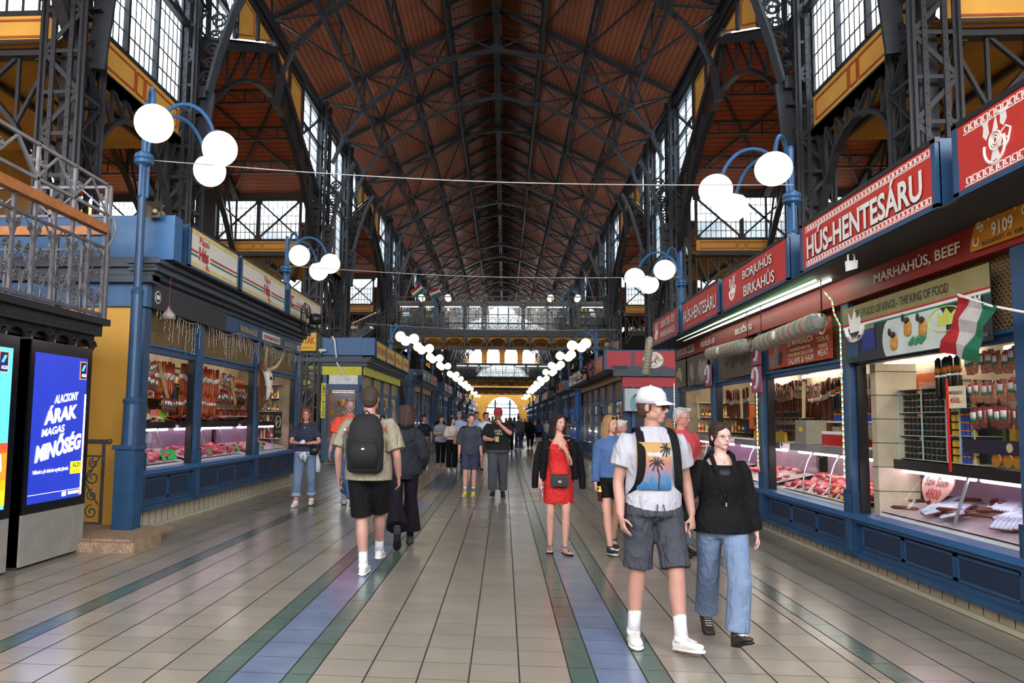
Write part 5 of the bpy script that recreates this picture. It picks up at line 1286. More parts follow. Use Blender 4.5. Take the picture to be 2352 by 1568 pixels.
hang(S1,rng(12.1,13.75,18),LX,-1,.32,2.46,'long orange smoked sausage in the upper row of the second left window','upper sausages in the second left window')
hang(S2,rng(12.1,13.6,15),LX,-1,.32,1.98,'short orange smoked sausage in the lower row of the second left window','lower sausages in the second left window')
hang(S1,rng(11.25,11.9,8),LX,-1,.34,2.44,'long orange smoked sausage at the right end of the first left window','sausages in the first left window')
hang(S1,rng(14.45,14.8,4),LX,-1,.4,2.42,'long orange smoked sausage beside the skull board in the second left window','sausages by the skull board')
hang(S3,rng(9.1,11.6,26),RX,1,.75,2.26,'thin dark sausage hanging behind the curved case in the second right window','dark sausages in the second right window')
hang(S3,rng(12.0,14.3,24),RX,1,.7,2.28,'thin dark sausage hanging in the third right window','dark sausages in the third right window')
hang(S3,rng(14.8,16.2,12),RX,1,.7,2.28,'thin dark sausage hanging in the fourth right window','dark sausages in the fourth right window')
def bagmesh(m):
    b=MB(); b.loft([((0,0,0),(0,.035,0),(.006,0,0)),((0,0,-.05),(0,.05,0),(.02,0,0)),((0,0,-.14),(0,.055,0),(.028,0,0)),((0,0,-.2),(0,.04,0),(.018,0,0))],m,8)
    b.box(-.034,-.03,-.03,.03,-.1,-.045,WHITE); b.box(-.034,-.03,-.03,.03,-.125,-.1,GL); b.box(-.034,-.03,-.02,.02,-.045,-.025,RL); b.box(.03,.034,-.03,.03,-.1,-.045,WHITE); b.box(.03,.034,-.03,.03,-.125,-.1,GL); b.box(.03,.034,-.02,.02,-.045,-.025,RL)
    return b.mesh('salami_bag',m,True)
BG=bagmesh(mat('packed_salami','#b07a62',.2,noise=.4,scale=30)); BGD=bagmesh(mat('packed_dark','#7a4038',.2,noise=.4,scale=30))
for j,z in enumerate((2.27,2.02,1.8)):
    hang(BG if j<2 else BGD,rng(6.0,7.15,11),RX,1,.22+.03*j,z,'clear packed salami bag, %s row, in the nearest right window'%('upper','middle','lower')[j],'%s row of salami bags'%('upper','middle','lower')[j],'salami_bag','salami bag',.015)
hang(BG,rng(10.35,11.1,9),LX,-1,.28,2.42,'clear packed sausage bag hanging in the upper row of the first left window','bags in the first left window','salami_bag','salami bag'); hang(BGD,rng(10.35,11.1,9),LX,-1,.26,2.2,'clear packed sausage bag hanging in the lower row of the first left window','lower bags in the first left window','salami_bag','salami bag')
hang(BGD,rng(11.5,11.95,6),LX,-1,.3,1.88,'reddish packed sausage bag under the sausages of the first left window','low bags in the first left window','salami_bag','salami bag')
hang(BG,rng(13.85,14.35,7),LX,-1,.3,2.4,'white packed sausage bag in the second left window','bags in the second left window','salami_bag','salami bag'); hang(BGD,rng(13.7,14.4,8),LX,-1,.3,2.05,'dark packed sausage bag in the second left window','dark bags in the second left window','salami_bag','salami bag'); hang(BGD,rng(15.3,17.5,16),LX,-1,.6,2.1,'packed sausage bag in the third left window','bags in the third left window','salami_bag','salami bag')
# black wrapped salamis
bs=MB(); bs.tube([(0,0,0),(0,0,-.03),(0,0,-.36),(0,0,-.4)],[.01,.03,.032,.015],9,mat('black_wrap','#15120f',.3)); bs.tube([(0,0,-.1),(0,0,-.15)],.033,9,mat('amber_print','#b4681e')); bs.tube([(0,0,-.17),(0,0,-.19)],.033,9,WHITE); BS=bs.mesh('wrapped_salami',None,True)
hang(BS,rng(7.2,7.55,5),RX,1,.2,2.27,'black wrapped salami with white bands in the nearest right window','black salamis in the nearest right window','wrapped_salami','salami',.005); hang(BS,rng(10.0,10.6,7),RX,1,.5,2.2,'black wrapped salami hanging over the curved case','black salamis over the curved case','wrapped_salami','salami',.02)
# shelved jars in the nearest right window
def cabinet(u0,u1,d,z0,z1,n,label,xf=RX,sd=1,depth=.25):
    o=thing('shelf_cabinet',label,'cabinet'); b=SB(xf,sd); gs=mat('glass_shelf','#9fb4b4')
    for i in range(n+1): z=z0+(z1-z0)*i/n; b.bx(u0,u1,d,d+depth,z-.008,z,gs)
    for u in (u0,(u0+u1)/2,u1): b.bx(u-.006,u+.006,d,d+.012,z0,z1,gs)
    b.build('shelves',gs,o); b=SB(xf,sd); b.bx(u0,u1,d+depth,d+depth+.01,z0,z1,mat('cabinet_back','#4c5a58',.3)); b.build('back_panel',None,o); return o
def jar(c,lid,w_=.03,h=.06):
    b=MB(); b.lathe([(w_,0),(w_,h*.75),(w_*.8,h*.8)],(0,0,0),9,c); b.lathe([(w_*.95,h*.8),(w_*.95,h)],(0,0,0),9,lid); return b.mesh('jar',None,False)
GOLD=mat('gold_lid','#c39a3a',.3,metal=.6); JD=jar(mat('dark_jar','#24241f',.15),mat('steel_lid','#7d8080',.3,metal=.6)); JY=jar(mat('yellow_jar','#b39630',.2),GOLD); JB=jar(mat('blue_tin','#2b3f99',.3),GOLD,.036,.07); JR=jar(mat('red_jar','#a8281f',.2),mat('white_lid','#dcdcdc'),.035,.12)
cabinet(7.7,8.6,.35,1.27,2.0,3,'glass cabinet packed with little dark jars in the nearest right window')
cabinet(7.25,7.68,.33,1.27,2.05,3,'glass cabinet of yellow jars and blue tins in the nearest right window')
for r_,(z,step) in enumerate(((1.27,.075),(1.513,.075),(1.757,.075))):
    for q in range(3):
        for u in rng(7.73,8.57,10):
            tag(link('jar',JD,None,(RX+.4,u,z+q*.068),None),'tiny dark jar stacked in the glass cabinet of the nearest right window','jar','dark jars in the glass cabinet')
        for i,u in enumerate(rng(7.28,7.66,5)): 
            tag(link('jar',JY if i in(0,3,4) else JB,None,(RX+.38,u,z+q*.075),None,(.9,.9,1)),'small %s in the gold lidded cabinet of the nearest right window'%('yellow jar' if i in(0,3,4) else 'blue tin'),'jar','yellow jars' if i in(0,3,4) else 'blue tins')
def goods_things():
    b=MB(); b.box(-.14,.14,-.2,.2,0,.34,mat('sand_carton','#8f8a78',.5)); b.box(-.145,-.14,-.06,.06,.18,.24,TAGY); tag(b.build('carton',None,None,loc=(RX+.45,11.25,1.33)),'sand coloured box with a small crest standing on the curved case','box')
    for i,u in enumerate(rng(9.95,10.75,9)): tag(link('jar',JR,None,(RX+.42,u,1.33),None,(1,1,1.6)),'red and white bottle on top of the curved case','bottle','red bottles on the curved case')
    b=MB(); b.lathe([(.055,0),(.065,.28),(.05,.28),(.0,.27)],(0,0,0),14,WHITE); tag(b.build('paper_roll',WHITE,None,loc=(RX+.42,9.68,1.33)),'tall white paper cylinder on the curved case','paper roll')
    for i,u in enumerate(rng(9.6,11.0,12)): tag(link('jar',JB,None,(RX+.7,u,1.66),None,(1.2,1.2,1.5)),'dark blue tin on the back shelf of the second right window','tin','blue tins on the back shelf')
    b=SB(RX,1); b.bx(9.2,11.5,.6,.85,1.64,1.66,WHITE); b.bx(12.1,14.3,.6,.85,1.5,1.52,mat('shelf_brown','#6a4a2a')); b.bx(12.1,14.3,.6,.85,1.7,1.72,mat('shelf_brown','#6a4a2a')); struct(b.build('trim_2'),'back shelves behind the right cases','shelf')
    for j,z in enumerate((1.52,1.72)):
        for u in rng(12.2,14.2,16): tag(link('jar',JD,None,(RX+.7,u,z),None,(1.3,1.3,1.6)),'brown jar on the back shelf of the third right window','jar','brown jars in the third right window')
    for u in rng(12.1,13.6,14): tag(link('jar',JY,None,(RX+.42,u,1.33),None,(1,1,2.6)),'slim olive oil bottle on the case of the third right window','bottle','slim bottles in the third right window')
    for i,(u,d,z,m,s) in enumerate(((6.9,.3,1.27,RED,1),(6.75,.3,1.27,mat('tin_amber','#c98d34',.3),1),(6.62,.3,1.27,JB.materials[0],1),(6.49,.3,1.27,mat('tin_lime','#b7a42c',.3),1),(6.36,.3,1.27,mat('tin_rose','#b3404a',.3),1),(6.23,.3,1.27,JB.materials[0],1))):
        b=MB(); b.lathe([(.055,0),(.055,.02)],(0,0,.055),16,m,'x'); b.lathe([(.058,.0),(.058,.006)],(-.002,0,.055),16,GOLD,'x'); tag(b.build('flat_tin',None,None,loc=(RX+d,u,z+.0)),'round flat tin standing on edge, %s from the left in the nearest right window'%ORD[i],'tin')
    b=MB(); pk=mat('plush_pink','#d79a8e',.9); b.ball((0,0,.06),(.05,.05,.06),12,8,pk); b.ball((0,0,.14),(.045,.05,.045),12,8,pk); b.ball((-.045,0,.13),(.018,.022,.016),8,6,mat('plush_snout','#c07a72'))
    for s_ in (-1,1): b.ball((0,s_*.045,.185),(.012,.02,.02),6,5,pk); b.ball((-.03,s_*.03,.0),(.02,.02,.03),6,5,pk)
    tag(b.build('plush_pig',pk,None,loc=(RX+.28,6.45,1.5),smooth=True),'small pink plush pig sitting among the packed salami','toy')
    b=MB(); b.box(-.01,.01,-.75,.75,0,.12,mat('navy_box','#161c30',.4)); 
    for u in (.1,-.3): b.lathe([(.04,0),(.04,.005)],(-.015,u,.06),12,SAND,'x')
    tag(b.build('navy_strip_box',None,None,loc=(RX+.27,6.55,1.38)),'long navy box front with round seals below the salami bags','box')
    b=MB(); b.box(-.004,.004,-.13,.13,-.1,.1,mat('paper_cream','#e2d6b4')); o=b.build('paper_sign',None,None,loc=(RX+.14,7.15,1.88)); tag(o,'cream handwritten paper sign in the nearest right window','sign'); text('MANGALICA',(-.006,0,.04),(0,-1,0),(0,0,1),.2,.035,BLACK,o); text('4500.-',(-.006,0,-.03),(0,-1,0),(0,0,1),.18,.05,RL,o)
    b=MB(); b.box(-.008,.008,-.01,.01,-.4,.45,mat('red_strip','#d8231c',.3)); tag(b.build('red_edge_strip',None,None,loc=(RX+.13,7.28,1.6)),'thin bright red vertical strip on the glass of the nearest right window','strip')
    # heart price board
    o=thing('heart_board','pale wooden heart with a handwritten price in the nearest right case','price board',(RX+.42,8.05,.98)); hp=mat('heart_wood','#d9a896',.6,noise=.1)
    pts=[]; 
    for i in range(36):
        t=2*PI*i/36; pts.append((-.017*16*sin(t)**3,.0155*(13*cos(t)-5*cos(2*t)-2*cos(3*t)-cos(4*t))))
    b=MB(); b.prism(pts,'x',-.012,.0,hp); b.build('heart',hp,o); o.rotation_euler=(0,.35,0)
    text('Szív Som',(-.016,0,.07),(0,-1,0),(0,0,1),.4,.09,BLACK,o,bold=-.0); text('4800',(-.016,0,-.06),(0,-1,0),(0,0,1),.25,.11,RL,o,bold=0)
    # packed sausage sheets
    sh=MB(); w1=mat('packing_film','#cfd9ea',.15,noise=.1)
    for i in range(6): sh.tube([(-.1,-.085+i*.034,0),(.1,-.085+i*.034,.01)],.017,6,w1)
    sh.box(-.11,.11,-.1,.1,-.012,-.006,mat('pack_red','#7e2f2c')); sm=sh.mesh('sausage_pack',None,True)
    for i in range(34):
        u=random.uniform(4.2,8.1); d=random.uniform(.22,.7); tag(link('sausage_pack',sm,None,(RX+d,u,.76+.3*(d-.2)+.02*random.random()),(0,-.3,random.uniform(-.7,.7))),'pale film-wrapped sausage pack lying in the nearest right case','sausage pack','sausage packs in the nearest right case')
    st=MB(); st.tube([(-.13,0,0),(-.1,0,0),(.1,0,0),(.13,0,0)],[.006,.02,.02,.006],8,SAUSD); stm=st.mesh('salami_stick',None,True)
    for i in range(44):
        u=random.uniform(4.0,8.5); d=random.uniform(.2,.75); tag(link('salami_stick',stm,None,(RX+d,u,.75+.3*(d-.2)+.04*random.random()),(0,0,random.uniform(-.8,.8))),'dark salami stick lying in the nearest right case','salami','salami sticks in the nearest right case')
    sp=MB(); sp.tube([(-.14,0,0),(-.11,0,0),(.11,0,0),(.14,0,0)],[.01,.035,.035,.01],10,mat('printed_casing','#c9b2a6',.3,noise=.3,scale=30)); 
    for i in range(5): sp.tube([(-.09+i*.045,0,0),(-.08+i*.045,0,0)],.0365,10,(RL,GL)[i%2])
    spm=sp.mesh('printed_salami',None,True)
    for i in range(12): tag(link('printed_salami',spm,None,(RX+random.uniform(.2,.55),random.uniform(4.6,6.3),.79+.03*random.random()),(0,0,random.uniform(-.5,.5))),'striped printed salami in the near end of the right case','salami','printed salamis in the nearest right case')
    b=SB(RX,1); b.bx(8.6,8.72,.12,.55,.64,2.29,CREAM)
    for z in (.9,1.16,1.42,1.68,1.94,2.2): b.bx(8.595,8.725,.115,.56,z,z+.006,mat('dark_grout','#3a342e'))
    struct(b.build('trim_3'),'cream tiled pier at the left edge of the nearest right window','pier')
    # inner posters
    for (x,y,z,w_,h,lab) in ((RX+1.0,9.5,1.98,1.0,.5,'orange poster with an ox hanging inside the second right window'),(RX+1.2,15.6,1.75,1.5,.5,'orange lit poster of grey oxen inside the fourth right window')):
        o=thing('inner_poster',lab,'poster',(x,y,z)); b=MB(); b.box(-.005,.005,-w_/2,w_/2,-h/2,h/2,mat('poster_orange_paper','#d86a26',.5,noise=.15)); b.build('sheet',None,o)
        b=MB(); g=mat('ox_grey','#7d7068'); b.ball((-.01,.1,-.05),(.006,.12,.16),10,8,g); b.ball((-.012,.3,-.1),(.006,.14,.1),10,8,mat('ox_dark','#3c302a'))
        for s_ in (-1,1): b.tube([(-.01,.1+s_*.06,.06),(-.01,.1+s_*.14,.1),(-.01,.1+s_*.17,.22)],.01,5,mat('pale_letter','#e8d8c0'))
        b.build('ox_picture',None,o); text('SZÜRKEMARHA\nÉS MANGALICA',(-.008,-.3,.08),(0,-1,0),(0,0,1),.36,.16,TXT,o); text('SALAMI & HAM',(-.008,-.3,-.14),(0,-1,0),(0,0,1),.36,.07,TXT,o)
    # tilted white window stays
    for (xf,sd,u,z,lab) in ((LX,-1,11.05,2.4,'first left'),(LX,-1,14.1,2.35,'second left'),(LX,-1,16.4,2.3,'third left'),(RX,1,10.8,2.2,'second right'),(RX,1,13.6,2.2,'third right'),(RX,1,16.6,2.2,'fourth right')):
        b=SB(xf,sd); b.bar(b.P(u,.2,z),b.P(u+(.55 if sd<0 else -.0)+(.3 if sd>0 else 0),.3,z-.5),.045,.015,mat('stay_wood','#cdb988',.5)); tag(b.build('window_stay'),'slanting pale wooden stay bar inside the %s window'%lab,'stay bar')
    # wooden goods and red bottles in the first left window
    cabinet(10.15,10.55,.45,1.5,2.05,2,'small glass cabinet of red bottles in the first left window',LX,-1,.2)
    for j in range(2):
        for u in rng(10.17,10.53,5): tag(link('jar',JR,None,(LX-.52,u,1.5+.275*j),None,(.9,.9,1.5)),'red bottle in the small glass cabinet of the first left window','bottle','red bottles in the first left window')
    b=MB(); b.box(-.01,.01,-.2,.2,0,.5,mat('card_board','#c49a55',.6)); tag(b.build('wooden_board',None,None,loc=(LX-.7,10.95,1.62)),'tan cut-out wooden board in the first left window','board')
    scatter(26,10.6,11.8,.35,.7,1.54,0,LX,-1,'dried sausage piece piled on the counter of the first left window','dried sausages on the first left counter',(.035,.06),[lump(SAUSD,50,3),lump(mat('bone_white','#cdbfa8'),51,2.4)],'dried_sausage','sausage')
    scatter(46,12.2,14.4,.35,.75,1.54,0,LX,-1,'dark sausage piece piled on the counter of the second left window','sausages on the second left counter',(.03,.05),[lump(SAUSD,52,3.4),lump(mat('rust_sausage','#84361e',.4),53,3.4)],'dried_sausage','sausage')
    for i,(u,m) in enumerate(((11.35,mat('pink_packet','#d9808c')),(11.48,mat('orange_packet','#d9843c')),(11.6,mat('green_packet','#8bc03a')),(11.72,mat('green_packet','#8bc03a')))):
        b=MB(); b.box(-.02,.02,-.05,.05,0,.2,m); tag(b.build('upright_packet',m,None,loc=(LX-.4,u,1.5)),'%s upright packet on the counter of the first left window, %s in its row'%(('pink','orange','green','green')[i],ORD[i]),'packet')
    for j,z in enumerate((1.62,1.95)):
        b=SB(LX,-1); b.bx(15.4,17.6,.9,1.15,z-.02,z,WHITE); tag(b.build('wall_shelf'),'white %s shelf inside the third left window'%('lower','upper')[j],'shelf')
        for i,u in enumerate(rng(15.5,17.5,15)): tag(link('jar',(JR,JY,JR,JB)[i%4],None,(LX-1.0,u,z),None,(1.2,1.2,1.4)),'small bottle or jar on the %s shelf inside the third left window'%('lower','upper')[j],'jar','jars on the %s shelf of the third left window'%('lower','upper')[j])
goods_things()
def back_shelves(xf,sd,u0,u1,d,z0,z1,where):
    o=thing('back_shelving','crowded back shelving inside the %s'%where,'shelving'); b=SB(xf,sd); n=int((z1-z0)/.3)
    for i in range(n+1): b.bx(u0,u1,d-.2,d,z0+i*.3-.012,z0+i*.3,mat('shelf_brown','#6a4a2a'))
    b.build('shelf_boards',None,o); w_=SB(xf,sd)
    for i in range(n):
        u=u0+.03
        while u<u1-.1:
            k=random.random(); q=random.uniform(.05,.11); h=random.uniform(.1,.25); m=random.choice(GOODS+DARKG)
            if k<.45: w_.bx(u,u+q,d-.18,d-.03,z0+i*.3,z0+i*.3+h,m)
            elif k<.9: w_.lathe([(q*.45,0),(q*.45,h*.7),(q*.2,h*.85),(q*.2,h)],w_.P(u+q/2,d-.1,z0+i*.3),8,m); w_.lathe([(q*.46,h*.2),(q*.46,h*.5)],w_.P(u+q/2,d-.1,z0+i*.3),8,random.choice((WHITE,TAGY,RED)))
            u+=q+random.uniform(0,.05)
    w_.build('packed_wares',None,o)['kind']='stuff'
back_shelves(LX,-1,10.2,11.9,1.2,1.3,2.5,'first left window'); back_shelves(LX,-1,12.1,14.8,1.2,1.3,2.5,'second left window'); back_shelves(RX,1,9.1,11.6,1.5,1.1,2.3,'second right window'); back_shelves(RX,1,12.0,14.3,1.5,1.1,2.3,'third right window'); back_shelves(RX,1,14.7,17.2,1.5,1.1,2.3,'fourth right window'); back_shelves(RX,1,3.2,8.6,1.5,1.1,2.3,'nearest right window')
hang(S1,rng(14.95,16.4,12),LX,-1,.75,2.4,'orange smoked sausage hanging behind the horned skull','sausages behind the skull')
hang(S3,rng(12.0,14.3,20),RX,1,1.0,2.25,'dark sausage hanging in a back row of the third right window','back row of the third right window'); hang(BG,rng(12.0,12.9,9),RX,1,.5,2.2,'clear packed salami bag in the third right window','bags in the third right window','salami_bag','salami bag'); hang(BG,rng(10.8,11.6,8),RX,1,.4,2.2,'clear packed salami bag at the left side of the second right window','bags in the second right window','salami_bag','salami bag')
hang(S3,rng(10.3,11.2,10),LX,-1,.8,2.3,'dark sausage in the back row of the first left window','back row of the first left window')
def end_shelves(xf,sd,u,d0,d1,z0,z1,where):
    o=thing('end_shelving','white shelving with bottles on the far inner wall of the %s'%where,'shelving'); b=SB(xf,sd); n=int((z1-z0)/.32)
    for i in range(n+1): b.bx(u-.2,u,d0,d1,z0+i*.32-.012,z0+i*.32,WHITE)
    b.build('shelf_boards',None,o); w_=SB(xf,sd)
    for i in range(n):
        d=d0+.04
        while d<d1-.06:
            q=random.uniform(.05,.08); h=random.uniform(.14,.26); m=random.choice(GOODS); w_.lathe([(q*.45,0),(q*.45,h*.7),(q*.2,h*.85),(q*.2,h)],w_.P(u-.1,d,z0+i*.32),8,m); w_.lathe([(q*.46,h*.2),(q*.46,h*.5)],w_.P(u-.1,d,z0+i*.32),8,random.choice((WHITE,TAGY,RED))); d+=q+.01
    w_.build('bottles',None,o)['kind']='stuff'
end_shelves(LX,-1,17.85,.35,1.35,1.1,2.5,'first left stall'); end_shelves(RX,1,17.35,.35,1.6,1.1,2.3,'first right stall')
def sticker():
    o=thing('window_sticker','black round sticker with a tan outline in the third left window','sticker',(LX-.12,16.9,1.45)); b=MB(); b.box(-.003,.003,-.3,.3,-.3,.28,mat('sticker_black','#16181c')); b.build('film',None,o); b=MB(); b.tube([(.008,.18*cos(2*PI*i/14),.05+.13*sin(2*PI*i/14)) for i in range(15)],.015,5,SAND); b.tube([(.008,-.15,-.05),(.008,0,.08),(.008,.17,.02)],.015,5,SAND); b.build('outline',SAND,o); text('GRILL HAUS',(.01,0,-.17),(0,1,0),(0,0,1),.4,.07,SAND,o)
sticker()
# ---------- the farther stalls ----------
PAL=[('#dcd9d0',RL),('#e0b526',RL),('#c9552a',TXT),('#4d8f72',TXT),('#c32d20',TXT),('#3b6fb5',TXT),('#d98a3a',RL),('#b9b4a8',BLACK)]
WORDS=['HÚS','SAJT','ZÖLDSÉG','BARÓMFI','TOJÁS','HAL','PÉK','SÜTEMÉNY','KOLBÁSZ','SONKA','PAPRIKA','GYÜMÖLCS']
def far_stall(side,y0,y1,k,cols,words,blue=BLUE,frieze=None,screen=None):
    xf,sd,Z=(LX,-1,Z_L) if side=='left' else (RX,1,Z_R); n=max(2,round((y1-y0)/2.35)); posts=[y0+(y1-y0)*i/n for i in range(n+1)]
    d=2 if k==1 else 1
    stall(xf,sd,posts,Z,'%s stall block on the %s of the aisle behind the nearest one'%(ORD[k],side),1,blue,frieze,depth=1.45,meshm=screen,endm=BLUE)
    for i in range(n):
        c,tm=cols[i%len(cols)]; w_=words[i%len(words)] if words else ''
        sign_box(xf,sd,posts[i]+.1,posts[i+1]-.06,Z,'%s sign box in position %s on the %s %s stall block'%({'#dcd9d0':'white','#e0b526':'yellow','#c9552a':'orange red','#4d8f72':'green','#c32d20':'red','#3b6fb5':'blue','#d98a3a':'amber','#b9b4a8':'grey','#e2571e':'bright orange'}[c],ORD[i],ORD[k],side),mat('sign_'+c[1:],c,.5),[(w_,0,.3,(posts[1]-posts[0])*.7,.26,tm,.02)] if k<4 and w_ else None)
    o=thing('counter_display','lit counter of wares in the %s stall block on the %s'%(ORD[k],side),'counter'); b=SB(xf,sd); b.bx(y0+.1,y1-.1,.25,.7,Z['sill']-.1,Z['sill']+.35,mat('case_back','#8c6f88')); b.build('case_body',None,o)
    b=MB(); x0=xf+sd*.2; rnd_goods(b,x0,0,y0+.1,y1-.2,Z['sill']+.05,Z['win']-.1,DARKG,int((y1-y0)*9),'y',depth=sd*.2 if sd>0 else -.2,hmin=.1,hmax=.3); rnd_goods(b,xf+sd*.9,0,y0+.1,y1-.2,Z['sill']+.1,Z['win'],GOODS,int((y1-y0)*12),'y',depth=.2,hmin=.1,hmax=.3); rnd_goods(b,xf+sd*.14,0,y0+.1,y1-.2,Z['win']-.75,Z['win']-.05,DARKG+GOODS,int((y1-y0)*10),'y',depth=sd*.08,hmin=.15,hmax=.35); q=b.build('wares',None,o); q['kind']='stuff'
    b=SB(xf,sd); b.tube([b.P(y0+.2,.22,Z['sill']+.5),b.P(y1-.2,.22,Z['sill']+.5)],.02,6,TUBE if k%2 else TUBEP); b.build('case_lamp',None,o)
far_stall('left',26.4,35.6,1,[PAL[1]],['NAGY BAROMFI','LIBA-KACSA','FÜSTÖLT ÁRU','TOJÁS'],frieze=mat('lemon_frieze','#c9c52a',.5),screen=mat('gold_screen','#8a7433',.3,metal=.3,noise=.3))
far_stall('left',41.8,50.8,2,[PAL[3],PAL[3],PAL[2],PAL[6]],['IMFI','BOLT','KOLBÁSZ','HÚS'],frieze=mat('sand_frieze','#b08a4a',.5))
far_stall('left',57.4,66.4,3,[PAL[7],PAL[4],PAL[0]],WORDS[3:]); far_stall('left',73,82,4,[PAL[0],PAL[4]],None); far_stall('left',88.5,97.5,5,[PAL[6],PAL[0]],None); far_stall('left',104,130,6,[PAL[0],PAL[4]],None)
OG=('#e2571e',SY)
far_stall('right',25.6,39.0,1,[OG,OG,OG,PAL[0],PAL[0],PAL[0]],['HÚS','KOLBÁSZ','SONKA','HÚS ÁRU','SZALÁMI','SAJT'],frieze=mat('copper_frieze','#9a5a2c',.35,metal=.3),screen=mat('picture_screen','#6b5140',.35,noise=.5,scale=2))
far_stall('right',42.0,50.8,2,[PAL[6],PAL[2],PAL[6]],['HAL','PÉK','PAPRIKA'],blue=mat('vivid_blue','#2a64b8',.4)); far_stall('right',57.4,66.4,3,[PAL[4],PAL[0]],WORDS); far_stall('right',73,82,4,[PAL[0],PAL[7]],None); far_stall('right',88.5,97.5,5,[PAL[4],PAL[0]],None); far_stall('right',104,130,6,[PAL[2],PAL[0]],None)
def second_ends():
    # left: blue end with glass bay window, white panel, yellow name signs
    o=thing('stall_corner','blue end of the second left stall with a glass bay window and white panel','stall end',(0,0,0)); b=MB(); y=26.3
    b.box(-9,-5.0,y-.02,y+.08,.0,.5,TILEW); b.box(-9,-6.25,y-.05,y+.05,.5,.9,BLUE); b.box(-9,-5.0,y-.05,y+.05,2.75,2.85,BLUE); b.box(-6.35,-6.2,y-.2,y,.1,3.1,BLUE); b.box(-4.95,-5.1,y-.08,y,.1,3.1,BLUE)
    b.box(-9,-4.55,y-.15,y+.05,3.8,4.42,BLUEL); b.box(-9,-4.75,y-.25,y,3.55,3.7,mat('cornice_grey_blue','#3c4753')); b.box(-9,-4.95,y-.1,y,3.4,3.55,mat('cornice_grey_blue','#3c4753')); b.box(-9,-5.0,y-.12,y,3.1,3.4,mat('lemon_frieze','#c9c52a')); b.build('blue_frame',BLUE,o)
    b=MB(); b.box(-6.15,-5.12,y-.1,y-.06,2.78,3.1,mat('matt_white','#d9dcdc')); b.box(-6.1,-5.2,y-.1,y-.06,1.9,3.1,mat('matt_white','#d9dcdc')) if False else None; b.build('white_panel',None,o)
    b=MB(); b.box(-6.15,-5.0,y-.55,y-.0,2.55,2.75,BLUE); b.box(-6.15,-5.0,y-.55,y,.12,.8,BLUE)
    for x in (-6.15,-5.05): b.box(x,x+.06,y-.55,y-.49,.8,2.55,BLUE)
    b.build('bay_frame',BLUE,o); b=MB(); b.box(-6.1,-5.05,y-.53,y-.52,.8,2.55); b.build('bay_glass',PANE,o)
    b=MB(); rnd_goods(b,-6.0,-5.2,y-.3,y-.1,.9,2.4,GOODS,40,'x'); 
    for i in range(14): b.ball((-6.0,y-.42,.9+i*.12),.03,8,6,RED); b.ball((-5.95+i*.065,y-.42,2.5),.03,8,6,RED)
    b.tube([(-6.0,y-.2,2.5),(-5.2,y-.2,2.5)],.02,6,TUBE); b.build('bay_wares',None,o)['kind']='stuff'
    b=MB(); b.box(-8.9,-6.4,y+.9,y+1.0,.3,3.0,LIGHTW); b.tube([(-8.6,y+.5,2.6),(-6.6,y+.5,2.6)],.025,6,TUBE); rnd_goods(b,-8.6,-6.5,y+.6,y+.8,.9,2.5,GOODS,70,'x'); b.build('open_wares',None,o)['kind']='stuff'
    o=thing('vertical_sign','tall yellow sign with vertical letters on the blue post of the second left stall','sign',(-6.28,y-.28,2.2)); b=MB(); b.box(-.085,.085,-.02,0,-.62,.6,mat('lemon_board','#d6cf3a',.5)); b.build('board',None,o)
    for i,ch in enumerate('LIBA-MÁJAS'): text(ch,(0,-.024,.52-i*.115),(1,0,0),(0,0,1),.07 if ch!='-' else .05,.09 if ch!='-' else .02,mat('maroon','#5c2320'),o,bold=.02)
    o=thing('corner_sign','yellow corner sign with dark red lettering above the second left stall end','sign',(-7.0,y-.35,4.2)); b=MB(); b.box(-.5,.42,-.03,.15,-.28,.36,mat('sign_e0b526','#e0b526')); b.build('board',None,o); text('GOTTAK',(-.02,-.035,.08),(1,0,0),(0,0,1),.8,.26,RL,o,bold=.03); text('www.sogottak.hu',(-.02,-.035,-.17),(1,0,0),(0,0,1),.7,.07,RL,o)
    o=thing('gold_banner','charcoal and olive banner with a yellow crest at the second left stall end','banner',(-7.2,y-.12,2.95)); b=MB(); b.box(-.75,.8,-.01,0,-.45,.42,NAVY); b.box(-.75,.8,-.014,-.01,.18,.42,OLV); b.build('sheet',None,o); text('GOLD',(.15,-.02,.3),(1,0,0),(0,0,1),.5,.13,mat('dark_letter','#2b2a20'),o); b=MB(); b.tube([(.2+.34*cos(2*PI*i/20),-.02,-.12+.2*sin(2*PI*i/20)) for i in range(21)],.014,5,mat('lime_crest','#c7cf5a')); b.ball((.2,-.015,-.12),(.2,.008,.1),12,8,mat('lime_crest','#c7cf5a')); b.build('crest',None,o)
    b=MB(); b.tube([(-6.05,y-.2,4.45),(-5.95,y-.25,4.3),(-5.85,y-.2,3.5),(-5.6,y-.2,3.1),(-5.4,y-.15,2.95)],.03,8); tag(b.build('white_hose',WHITE),'white cable hanging down over the second left stall end','cable')
    b=MB(); b.lathe([(.03,-.05),(.05,0),(.05,.18),(.03,.22)],(0,0,0),12,WHITE,'x'); b.box(.0,.06,.0,.1,-.08,-.02,WHITE); tag(b.build('security_camera',WHITE,None,loc=(-6.45,y-.3,3.95)),'white security camera under the yellow corner sign','camera')
    # right: red parapet with a round butcher emblem
    RD=mat('parapet_red','#b01f2c',.45); y=25.4; o=thing('stall_corner','red end of the second right stall with a round white butcher emblem','stall end',(0,0,0)); b=MB()
